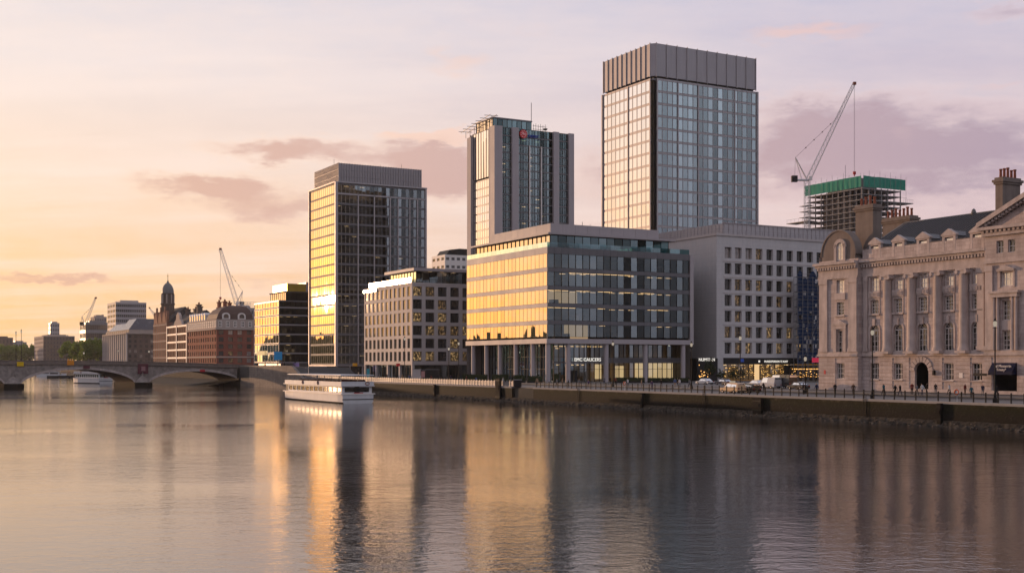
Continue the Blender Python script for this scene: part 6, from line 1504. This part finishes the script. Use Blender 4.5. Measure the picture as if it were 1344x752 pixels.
# ------------------------------------------------------------------ kiosks, signs, scaffold
def kiosk(name, label, cat, u0, u1, v0, vb, mat, panel=None, Y=None, z0=None, roof=True, depth=2.2, group=None):
    z0 = GZ+.12 if z0 is None else z0; Y = Y or (H-z0)*F/(vb-HV); x0, x1 = P(u0, Y)[0], P(u1, Y)[0]; h = zat(v0, Y)-z0; t = thing(name, label, cat, ((x0+x1)/2, Y, z0), 0, group)
    w = (x1-x0)/2; m = MB(); m.box(-w, 0, .12, w, depth, h-.12); m.box(-w+.1, .1, 0, w-.1, depth-.1, .12); m.build('body', mat, t, bevel=.03)
    if roof: m = MB(); m.box(-w-.1, -.12, h-.119, w+.1, depth+.1, h); m.build('roof_edge', M['metal_grey'], t)
    if panel: m = MB(); m.box(-w*.8, -.05, h*.25, w*.8, -.004, h*.85); m.build('panel', panel, t)
    return t
kiosk('site_cabin', 'pale grey cabin on the quay before the pinkish stone office', 'cabin', 541.7, 552, 484, 498.5, M['stone_pale'], None)
kiosk('poster_kiosk', 'kiosk with a pink poster beside the pale grey cabin', 'kiosk', 552.3, 558.3, 485, 498.5, M['metal_dark'], solid('poster_pink', (.42,.22,.2), .6))
kiosk('dark_container', 'long dark container right of the pink poster kiosk', 'container', 558.8, 576.5, 484.5, 498.5, M['metal_dark'], None)
kiosk('blue_booth', 'small blue booth at the end of the dark container', 'booth', 578, 584, 486.5, 496, solid('booth_blue', (.02,.06,.22), .5), None)
kiosk('stair_kiosk', 'dark box kiosk at the head of the river stairs', 'kiosk', 674.5, 684.5, 498, 508, M['metal_dark'], None, depth=1.4)
kiosk('poster_hoarding', 'hoarding with blue and pink posters under the gold tower', 'hoarding', 407, 429, 480.5, 490, M['stone_pale'], solid('poster_blue', (.10,.22,.42), .5), Y=420, depth=.3)
kiosk('teal_panel_sign', 'upright teal information panel beside the boat stern', 'sign', 481.3, 485, 483.5, 493, solid('panel_teal', (.04,.28,.32), .5), None, Y=352, z0=3.0, depth=.3, roof=False)
def pole_sign(label, u, Y, v0, v1, w, col, z0, base_z=None):
    x, _ = P(u, Y); t = thing('pole_sign', label, 'sign', (x, Y, z0), 0, 'signs on poles'); za, zb = zat(v1, Y)-z0, zat(v0, Y)-z0
    m = MB(); m.cyl((0, .1, 0), (0, .1, zb), .06); m.build('pole', M['metal_dark'], t); m = MB(); m.box(-w, -.05, za, w, .03, zb); m.build('sign_plate', col, t, bevel=.05)
pole_sign('bright blue sign board in front of the low stepped office', 365, 440, 461.5, 472.5, 1.5, solid('sign_sky', (.03,.28,.55), .4), 6.5)
pole_sign('orange and blue figure poster on a pole left of the hoarding', 388.5, 420, 476, 488, 1.1, solid('poster_figure', (.28,.20,.40), .5), GZ)
pole_sign('small amber traffic sign beside the gold tower entrance', 466, 400, 476.5, 480.5, .8, solid('sign_amber', (.6,.28,.02), .4), GZ)
pole_sign('red heart-shaped sign by the blue scaffolding', 1070.5, 325, 469.5, 475.5, 1.0, emis('sign_pink_lit', (1, .06, .14), .35), GZ)
pole_sign('small red warning sign before the pinkish stone office', 522.5, 330, 477, 480.5, .55, solid('sign_red_small', (.5,.03,.03), .5), GZ)
pole_sign('thin blue sign on the lamp before the restaurant', 974, 232, 471, 475, .35, solid('sign_blue_small', (.05,.12,.5), .5), GZ)
def scaffold():
    Y = 333; a = P(1047, Y); t = thing('netted_scaffold', 'tall scaffold hung with torn blue netting between the stone office and the hall', 'scaffold', (a[0], Y, GZ), TH)
    W = sR(1080, a); h = zat(362, Y)-GZ; p = MB()
    for k in range(6): p.cyl((W*k/5, 0, 0), (W*k/5, 0, h), .07, n=5); p.cyl((W*k/5, 1.6, 0), (W*k/5, 1.6, h), .07, n=5)
    z = 2.0
    while z < h:
        p.cyl((0,0,z), (W,0,z), .05, n=5); p.cyl((0,0,z+1), (W,0,z+1), .04, n=5); p.cyl((0,1.6,z), (W,1.6,z), .05, n=5); z += 2.05
    for k in range(5): p.cyl((W*k/5, -.05, 1+4*k), (W*(k+1)/5, -.05, 5+4*k), .04, n=5)
    p.build('scaffold_pole', M['metal_grey'], t)
    d = MB(); z = 2.05
    while z < h: d.box(.05, .15, z+.06, W-.05, 1.5, z+.12); z += 2.05
    d.build('plank', M['timber'], t)
    rr = random.Random(4); n = MB(); nx, nz = 14, 22
    def q(i, j): return (W*i/nx, .25+.1*math.sin(i*2.1+j)+rr.uniform(-.04, .04), 4.6+(h-4.2)*j/nz+(1.2*math.sin(i*.9) if j == nz else 0))
    g = [[q(i, j) for j in range(nz+1)] for i in range(nx+1)]
    for i in range(nx):
        for j in range(nz):
            if (j < nz*.3 and rr.random() < .35) or rr.random() < .09: continue
            n.face([g[i][j], g[i+1][j], g[i+1][j+1], g[i][j+1]])
    n.build('blue_netting', M['net_blue'], t)
scaffold()
def market_bar():
    Y = 331; a = P(1046, Y); t = thing('bar_front', 'bar front glowing with gold lights under the blue scaffold', 'bar front', (a[0], Y+4, GZ+.12), TH); W = 15; m = MB()
    m.box(0, 1.5, 0, W, 4, 4.2); m.build('body', M['metal_dark'], t); m = MB(); m.box(.2, -.2, 3.3, W-.2, 1.5, 3.6); m.box(.2, 1.4, .8, W-.2, 1.49, 1.1); m.build('awning', solid('awning_gold', (.4,.22,.05), .6), t)
    rr = random.Random(8); b = MB()
    for k in range(60): x, z = rr.uniform(.3, W-.4), rr.uniform(.9, 3.2); r = rr.uniform(.05, .11); b.box(x-r, 1.2, z-r, x+r, 1.38, z+r)
    for k in range(14): x = .5+k*.75; b.box(x-.12, -.1, 3.02, x+.12, .2, 3.26)
    b.build('lights', M['bulb'], t)
market_bar()
# ------------------------------------------------------------------ people
def person_mesh(pose, seed):
    """one skinned body; materials: 0 skin, 1 top, 2 trousers, 3 hair, 4 shoes"""
    st = {'stand': (0, 0, .08, -.05), 'walk': (.30, -.26, -.22, .26), 'walk2': (-.22, .28, .20, -.24), 'lean': (.10, -.05, .35, .30), 'sit': (.45, .42, .30, .25)}[pose]
    lf, rf, la, ra = st; sit = pose == 'sit'; hz = .92 if not sit else .86
    V = []; E = []; Rr = []
    def v(x, y, z, r, par=None):
        V.append((x, y, z)); Rr.append(r); i = len(V)-1
        if par is not None: E.append((par, i))
        return i
    lean = .18 if pose in ('lean', 'sit') else .03
    pel = v(0, 0, hz, .13); wa = v(lean*.3, 0, hz+.18, .125, pel); ch = v(lean*.8, 0, hz+.40, .15, wa); nk = v(lean, 0, hz+.56, .06, ch); hb = v(lean+.02, 0, hz+.64, .085, nk); ht = v(lean+.02, 0, hz+.76, .085, hb)
    v(lean+.11, 0, hz+.68, .02, hb)                                   # nose
    for s, f, a in ((1, lf, la), (-1, rf, ra)):
        hp = v(0, s*.09, hz-.05, .095, pel); kx = f*.55+.03; kn = v(kx, s*.10, hz*.54, .068, hp); an = v(f, s*.10, .09, .045, kn); v(f+.16, s*.11, .045, .042, an)
        sh = v(lean*.9, s*.19, hz+.47, .068, ch); el = v(lean*.9+a*.5-.03, s*.24, hz+.20, .05, sh); wr = v(lean*.9+a+.03, s*.23, hz-.04, .034, el); hd_ = v(lean*.9+a*1.08+.05, s*.225, hz-.11, .036, wr)
        for k in range(4): v(lean*.9+a*1.12+.045+.018*k, s*(.225), hz-.185+.008*abs(k-1), .011, hd_)
        v(lean*.9+a*1.05+.09, s*.2, hz-.14, .012, wr)
    me = bpy.data.meshes.new('sk'); me.from_pydata(V, E, []); ob = bpy.data.objects.new('sk', me); C.objects.link(ob)
    md = ob.modifiers.new('s', 'SKIN'); md.use_smooth_shade = True
    for i, sv in enumerate(me.skin_vertices[0].data): sv.radius = (Rr[i], Rr[i]*(1.25 if i in (0, 1, 2) else 1)); sv.use_root = (i == 0)
    ob.modifiers.new('u', 'SUBSURF').levels = 1
    dg = bpy.context.evaluated_depsgraph_get(); ev = bpy.data.meshes.new_from_object(ob.evaluated_get(dg)); bpy.data.objects.remove(ob)
    mi = []
    for p in ev.polygons:
        c = p.center; z = c.z
        hand = abs(c.y) > .19 and z < hz-.02 and z > hz-.25
        if z > hz+.58: m_ = 3 if (z > hz+.72 or c.x < lean-.01) else 0
        elif hand: m_ = 0
        elif z > hz-.02: m_ = 1
        elif z > .10: m_ = 2
        else: m_ = 4
        mi.append(m_)
    for k in range(5): ev.materials.append(None)
    ev.polygons.foreach_set('material_index', mi); return ev
POSES = {k: person_mesh(k, 1) for k in ('stand', 'walk', 'walk2', 'lean', 'sit')}
skin = paint('skin', (.38,.22,.16), .6); hairs = [paint('hair_dark', (.02,.014,.01), .6), paint('hair_brown', (.07,.04,.02), .6), paint('hair_fair', (.22,.15,.07), .6)]
TOPS = {'black': (.012,.012,.013), 'navy': (.015,.02,.05), 'grey': (.13,.13,.14), 'white': (.5,.48,.47), 'red': (.14,.03,.025), 'blue': (.06,.10,.22), 'brown': (.09,.055,.035), 'tan': (.25,.17,.11), 'teal': (.03,.09,.11), 'purple': (.08,.05,.10)}
TM = {k: paint('coat_'+k, c, .85) for k, c in TOPS.items()}
PM = {}
def person(label, u, v, pose, top, leg, head, h=1.72, Y=None, z=None, hair=0):
    z0 = GZ+.12 if z is None else z; Y = Y or (H-z0)*F/(v-HV); x, _ = P(u, Y)
    key = (pose, top, leg, hair)
    if key not in PM:
        me = POSES[pose].copy()
        for i, mm in enumerate((skin, TM[top], TM[leg], hairs[hair], TM['black'])): me.materials[i] = mm
        PM[key] = me
    o = link('person', PM[key], None, (x, Y, z0), head); k = h/1.70; o.scale = (k, k, k); tag(o, label, 'person', 'people on the quay and bridge'); return o
PPL = [
 (1160,519,'walk','teal','black',hd,'in a teal jacket walking near the left hall lamp'), (1175,519.2,'walk2','black','black',hd,'in black, left one of a pair before the hall window'), (1181.5,519.4,'walk','black','navy',hd,'in black coat and navy trousers beside the one in all black'),
 (1197,518,'stand','red','black',-hd,'in a dark red coat at the edge of the hall doorway'), (1203.5,519,'walk','grey','black',hd,'in a grey jacket in front of the hall doorway'), (1210.5,519.6,'walk2','white','navy',hd,'in a white top in front of the hall doorway'), (1216,518.4,'stand','black','black',0,'in black leaning near the doorway jamb'), (1228,517.6,'stand','black','grey',1,'in a black coat standing alone right of the doorway'),
 (1266.5,518,'stand','red','brown',-1,'in a red-brown jacket against the hall wall'), (1275,522.5,'walk','teal','black',-hd,'in a blue-green coat striding by the railing'), (1308,522.5,'stand','black','black',1,'in black beside the lamp at the navy awning'),
 (1054,517.6,'stand','black','black',0,'in black behind the railing near the white-topped lamp'), (1043.5,507.5,'stand','tan','tan',0,'in tan clothes beside the dark lorry'), (1003,516.5,'lean','black','black',hd,'in black leaning beside the black estate car'),
 (772.5,509.5,'walk','purple','tan',hd,'in a purple top running past the lit entrance'), (731,507.8,'walk2','grey','black',-hd,'in a grey jacket near the corner column'), (738,507.4,'stand','tan','brown',0,'in a tan coat right of the corner column'), (746,509,'stand','black','black',0,'in black before the second column'),
 (793,504.5,'walk','grey','navy',-hd,'in grey beside the third street-side column'), (800.5,505,'walk','black','black',hd,'in black, first of three by the entrance lamp'), (808,505,'walk2','red','black',hd,'in dark red by the entrance lamp'), (842,509.5,'stand','tan','grey',0,'in a tan shirt before the fourth column'), (856,511.5,'lean','purple','navy',-hd,'in purple bending forward at the railing'),
 (886,508,'walk','blue','tan',-hd,'in a blue shirt, left of a pair near the lit shop'), (892,507.8,'walk2','white','grey',-hd,'in a white top, right of a pair near the lit shop'), (889,506.4,'stand','black','black',0,'in black behind the pair near the lit shop'),
 (641,506.5,'stand','tan','brown',0,'in tan behind the pale railing near the tall fender'), (537,499.8,'walk','blue','grey',hd,'in a blue jacket near the pale grey cabin'), (498,497.8,'stand','white','navy',0,'in white, left end of the pale railing'), (508,498.2,'walk','brown','black',hd,'in brown along the pale railing'), (517,498.6,'stand','grey','black',0,'in grey along the pale railing, before the red warning sign'), (592,501,'walk2','navy','black',-hd,'in navy beside the blue booth'), (612,502.6,'stand','red','navy',0,'in red before the first hedge'),
 (468+60,500.2,'walk','tan','navy',-hd,'in a tan coat walking behind the pale railing by the thin lamp'), (552,500.6,'stand','white','black',0,'in white before the pink poster kiosk'), (566,501,'walk2','red','grey',hd,'in red before the long dark container'), (625,504,'walk','blue','black',hd,'in blue by the second hedge'), (660,505.8,'stand','white','grey',0,'in white right behind the broad fender'), (705,507.2,'walk2','tan','navy',hd,'in tan beside the hedge of the corner column'), (760,508,'stand','grey','black',0,'in grey left of the runner by the entrance'), (824,507.8,'walk','white','navy',hd,'in white between the entrance lamp and the fourth column'), (868,509,'walk2','black','grey',-hd,'in black right of the person bending forward'), (905,509.5,'walk','grey','navy',hd,'in grey near the lamp at the glass office corner'), (1072,517.8,'walk2','navy','black',hd,'in navy before the pale corner of the stone hall'), (1120,518.4,'walk','brown','black',-hd,'in brown by the hall wall right of the cyclist'), (1246,518.2,'walk','white','black',hd,'in white under the second hall window from the awning'), (1290,519,'walk2','navy','grey',-hd,'in navy just before the navy awning'),
]
for u, v, ps, tp, lg, hdg, d in PPL: person('person '+d, u, v, ps, tp, lg, hdg, random.uniform(1.62, 1.82), hair=random.randrange(3))
for u, off, tp, d in ((38, 1.0, 'black', 'in black walking on the bridge right of the tall lamps'),):
    x, y, s = on_bridge(u, off); person('person '+d, u, 0, 'walk', tp, 'black', 0, 1.9, y, BTOP(s)+.1)
for k, (u, tp, d) in enumerate(((364, 'grey', 'in grey at the street wall below the blue sign'), (371, 'red', 'in red right of the blue sign'))):
    person('person '+d, u, 0, 'stand', tp, 'black', 0, 1.7, YQ(u, 3), 6.5 if u < 380 else 5.6)
def cyclist():
    Y = 4.68*F/(518.8-HV); x, _ = P(1096, Y); t = thing('bicycle', 'bicycle ridden past the pale corner of the stone hall', 'bicycle', (x, Y, GZ+.12), -hd+.2); m = MB()
    w = MB()
    for px in (-.52, .52):
        w = MB(); n = 18
        for i in range(n):
            a0, a1 = 2*math.pi*i/n, 2*math.pi*(i+1)/n; w.cyl((px+.33*math.cos(a0), 0, .34+.33*math.sin(a0)), (px+.33*math.cos(a1), 0, .34+.33*math.sin(a1)), .022, n=5)
        for i in range(6): a0 = math.pi*i/3; w.cyl((px, 0, .34), (px+.32*math.cos(a0), 0, .34+.32*math.sin(a0)), .006, n=3)
        w.build('wheel', M['black_iron'], t)
    for a, b in (((-.52,0,.34),(-.1,0,.36)), ((-.1,0,.36),(.4,0,.82)), ((-.1,0,.36),(-.2,0,.85)), ((-.2,0,.8),(.42,0,.85)), ((-.52,0,.34),(-.2,0,.8)), ((.52,0,.34),(.4,0,.95))): m.cyl(a, b, .022, n=6)
    m.build('frame', M['metal_dark'], t); m = MB(); m.cyl((.4,-.26,.98),(.4,.26,.98),.016); m.build('handlebar', M['metal_grey'], t); m = MB(); m.box(-.32,-.07,.86,-.08,.07,.92); m.build('saddle', M['black_iron'], t)
    person('person in black riding the bicycle past the hall corner', 1096, 518.9, 'lean', 'black', 'black', -hd+.2, 1.6, Y, GZ+.3)
cyclist()
# string of street lanterns seen as bright points
def pend(label, u, Y, v):
    x, _ = P(u, Y); z = zat(v, Y); t = thing('wall_lantern', label, 'lantern', (x, Y, z), 0, 'lanterns on the buildings'); m = MB(); m.lathe([(.05,-.2),(.2,0),(.16,.2),(.04,.3)], n=8); m.build('lamp_glass', M['lamp_bright'], t); m = MB(); m.cyl((0,0,.3),(0,.8,.5),.03); m.build('bracket', M['black_iron'], t)
for lb, u, v, dz in (('lantern under the glass office ledge above the entrance', 804, 452, 1), ('lantern under the right end of the glass office ledge', 897.5, 453, 1)):
    q = (gp[0], gp[1]); s = along(u, (q[0]+UA.x*1.4, q[1]+UA.y*1.4), UB); pt = Vector((gp[0], gp[1], 0))+UB*s+UA*1.4; pend(lb, u, pt.y, v)
# ------------------------------------------------------------------ water
w = MB(); n = 40
w.face([(-6000, -900, 0), (6000, -900, 0), (6000, 7000, 0), (-6000, 7000, 0)])
kind(w.build('river_water', M['water']), 'structure')
# ------------------------------------------------------------------ sky and sun
SUN_AZ, SUN_EL = math.radians(49.7), math.radians(3.0)              # azimuth measured left of the view axis (+Y)
sd = Vector((-math.sin(SUN_AZ)*math.cos(SUN_EL), math.cos(SUN_AZ)*math.cos(SUN_EL), math.sin(SUN_EL)))
W_ = bpy.data.worlds.new('World'); SC.world = W_; W_.use_nodes = True; nt = W_.node_tree; nt.nodes.clear()
out = N(nt, 'ShaderNodeOutputWorld'); bg = N(nt, 'ShaderNodeBackground'); nt.links.new(bg.outputs[0], out.inputs[0])
sky = N(nt, 'ShaderNodeTexSky'); sky.sky_type = 'NISHITA'; sky.sun_disc = False; sky.sun_elevation = SUN_EL; sky.sun_rotation = -SUN_AZ; sky.air_density = 1.2; sky.dust_density = 3.0; sky.ozone_density = 1.5
tc = N(nt, 'ShaderNodeTexCoord'); D = tc.outputs['Generated']
nrm = N(nt, 'ShaderNodeVectorMath', operation='NORMALIZE'); nt.links.new(D, nrm.inputs[0]); D = nrm.outputs[0]
sp = N(nt, 'ShaderNodeSeparateXYZ'); nt.links.new(D, sp.inputs[0]); X, Y_, Z = sp.outputs
el = mathn(nt, 'ARCSINE', Z); az = mathn(nt, 'ARCTAN2', X, Y_)
dt = N(nt, 'ShaderNodeVectorMath', operation='DOT_PRODUCT'); nt.links.new(D, dt.inputs[0]); dt.inputs[1].default_value = sd; cs = dt.outputs['Value']
ang = mathn(nt, 'DIVIDE', mathn(nt, 'ARCCOSINE', cs), math.pi)       # 0 at the sun, 1 opposite
# thin high veil lit by the low sun: colour by height near the sun and away from it
e01 = mathn(nt, 'DIVIDE', el, math.radians(60), clamp=True)
nearc = ramp(nt, e01, [(0, (1,.54,.16)), (.055, (1,.60,.24)), (.13, (.96,.71,.50)), (.22, (.86,.75,.69)), (.33, (.77,.71,.73)), (1, (.46,.48,.58))])
farc = ramp(nt, e01, [(0, (.64,.45,.45)), (.08, (.66,.50,.51)), (.18, (.58,.49,.55)), (.30, (.48,.48,.62)), (1, (.36,.40,.54))])
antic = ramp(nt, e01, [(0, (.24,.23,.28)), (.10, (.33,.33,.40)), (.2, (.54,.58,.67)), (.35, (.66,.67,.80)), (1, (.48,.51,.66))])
f = ramp(nt, ang, [(.10, 0.), (.22, .35), (.36, 1.)])
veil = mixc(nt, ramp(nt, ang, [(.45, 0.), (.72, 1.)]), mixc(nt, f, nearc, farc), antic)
glow = mathn(nt, 'EXPONENT', mathn(nt, 'MULTIPLY', mathn(nt, 'POWER', ang, 1.2), -52))
gc = N(nt, 'ShaderNodeVectorMath', operation='SCALE'); gc.inputs[0].default_value = (2.2, .86, .08); nt.links.new(glow, gc.inputs['Scale'])
base = mixc(nt, 1.0, veil, gc.outputs[0], 'ADD')
# broken cirrus
pl = N(nt, 'ShaderNodeCombineXYZ'); zz = mathn(nt, 'ADD', mathn(nt, 'ABSOLUTE', Z), .10)
nt.links.new(mathn(nt, 'DIVIDE', X, zz), pl.inputs[0]); nt.links.new(mathn(nt, 'DIVIDE', Y_, zz), pl.inputs[1])
rot = N(nt, 'ShaderNodeMapping'); rot.inputs['Rotation'].default_value = (0, 0, .5); rot.inputs['Scale'].default_value = (.5, 1.9, 1); nt.links.new(pl.outputs[0], rot.inputs['Vector'])
ci = noise(nt, rot.outputs[0], 1.1, 7, .6)
base = mixc(nt, mathn(nt, 'MULTIPLY', ramp(nt, ci, [(.42, 0.), (.72, .75)]), mathn(nt, 'SUBTRACT', 1, mathn(nt, 'MULTIPLY', ang, 1.6, clamp=True))), base, (.97,.81,.74))
# banks of cloud at their own bearings
wv = N(nt, 'ShaderNodeCombineXYZ'); nt.links.new(mathn(nt, 'MULTIPLY', az, 9.), wv.inputs[0]); nt.links.new(mathn(nt, 'MULTIPLY', el, 26.), wv.inputs[1])
n1 = noise(nt, wv.outputs[0], 1.0, 7, .58); n2 = noise(nt, wv.outputs[0], 3.1, 5, .6)
az2 = mathn(nt, 'ADD', az, mathn(nt, 'MULTIPLY_ADD', n1, .10, -.05)); el2 = mathn(nt, 'ADD', el, mathn(nt, 'MULTIPLY_ADD', n2, .034, -.017))
def blob(u, v, w, h, s):
    a0 = math.atan((u-CX)/F); e0 = math.atan((HV-v)/F*math.cos(a0)); ww, hh = w/F, h/F
    a = mathn(nt, 'POWER', mathn(nt, 'DIVIDE', mathn(nt, 'SUBTRACT', az2, a0), ww), 2); b = mathn(nt, 'POWER', mathn(nt, 'DIVIDE', mathn(nt, 'SUBTRACT', el2, e0), hh), 2)
    return mathn(nt, 'MULTIPLY', mathn(nt, 'EXPONENT', mathn(nt, 'MULTIPLY', mathn(nt, 'ADD', a, b), -1)), s)
def total(bl):
    t = None
    for b in bl:
        x = blob(*b); t = x if t is None else mathn(nt, 'ADD', t, x)
    return mathn(nt, 'MULTIPLY', t, mathn(nt, 'MULTIPLY_ADD', n1, 1.1, .45))
dark = total([(365,197,95,16,1.0), (255,243,85,15,1.0), (360,272,110,26,.75), (566,216,95,34,1.2), (60,366,100,8,1.0), (400,372,150,9,.45), (100,392,120,6,.3), (1235,205,190,62,.95), (1060,205,90,60,.55), (1320,15,60,12,.6), (800,230,70,40,.6), (1240,330,220,50,.35), (600,245,60,22,.5), (1100,150,120,25,.4)])
tex = noise(nt, wv.outputs[0], 2.2, 8, .62); base = mixc(nt, ramp(nt, tex, [(.35, .0), (.75, .28)]), base, mixc(nt, f, (1,.80,.66), (.74,.60,.62)))
dm = ramp(nt, mathn(nt, 'MULTIPLY', dark, mathn(nt, 'MULTIPLY_ADD', tex, 1.7, .15)), [(.16, 0.), (.86, .86)])
dcol = mixc(nt, ramp(nt, ang, [(.14, 0.), (.42, 1.)]), (.74,.44,.31), (.36,.28,.37))
edge = mixc(nt, ramp(nt, ang, [(.14, 0.), (.42, 1.)]), (1,.70,.47), (.80,.56,.54))
base = mixc(nt, dm, base, mixc(nt, ramp(nt, dm, [(.12, 0.), (.62, 1.)]), edge, dcol))
lite = total([(560,180,75,9,1.0), (610,84,55,18,.6), (1062,40,95,13,.8), (1300,112,70,7,.5), (370,183,60,5,.4), (700,40,80,20,.3), (60,300,90,40,.35), (1200,175,40,20,.3), (590,180,40,14,.5)])
base = mixc(nt, ramp(nt, lite, [(.25, 0.), (.8, .75)]), base, mixc(nt, f, (.98,.68,.48), (.74,.52,.50)))
# physical sky under the veil
sk = N(nt, 'ShaderNodeVectorMath', operation='SCALE'); nt.links.new(sky.outputs[0], sk.inputs[0]); sk.inputs['Scale'].default_value = .9
full = mixc(nt, 1.0, base, (1,1,1), 'MULTIPLY')
scb = N(nt, 'ShaderNodeVectorMath', operation='SCALE'); nt.links.new(full, scb.inputs[0]); scb.inputs['Scale'].default_value = 8.6
mixn = mixc(nt, .05, scb.outputs[0], sk.outputs[0])
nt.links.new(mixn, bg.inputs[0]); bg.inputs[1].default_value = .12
sun = bpy.data.lights.new('sun', 'SUN'); sun.energy = 3.0; sun.color = (1, .60, .34); sun.angle = math.radians(.5)
so_ = bpy.data.objects.new('sun', sun); C.objects.link(so_); so_.rotation_euler = (-sd).to_track_quat('-Z', 'Y').to_euler()
# ------------------------------------------------------------------ camera
cam = bpy.data.cameras.new('camera'); co = bpy.data.objects.new('camera', cam); C.objects.link(co); SC.camera = co
co.location = (0, 0, H); co.rotation_euler = (math.pi/2, 0, 0); cam.sensor_width = 36; cam.lens = F/1344*36; cam.shift_y = (HV-376)/1344; cam.clip_start = .5; cam.clip_end = 20000
vs = SC.view_settings; vs.view_transform = 'Standard'; vs.look = 'None'; vs.exposure = .18; vs.gamma = 1; vs.use_curve_mapping = False
SC.cycles.max_bounces = 10; SC.cycles.transparent_max_bounces = 24; SC.cycles.glossy_bounces = 5; SC.cycles.caustics_reflective = False; SC.cycles.caustics_refractive = False; SC.cycles.sample_clamp_indirect = 6

HAZE = .000035
hz = MB(); hz.box(-1750, -60, -4, 1750, 2000, 175); ho = hz.build('haze', []) if False else None
m, nt, out = new_mat('evening_haze'); pv = N(nt, 'ShaderNodeVolumePrincipled'); pv.inputs['Color'].default_value = (.95, .93, .92, 1); pv.inputs['Density'].default_value = HAZE; pv.inputs['Anisotropy'].default_value = .35
nt.links.new(pv.outputs[0], out.inputs['Volume'])
kind(hz.build('haze', m), 'stuff')
SC.cycles.volume_bounces = 1
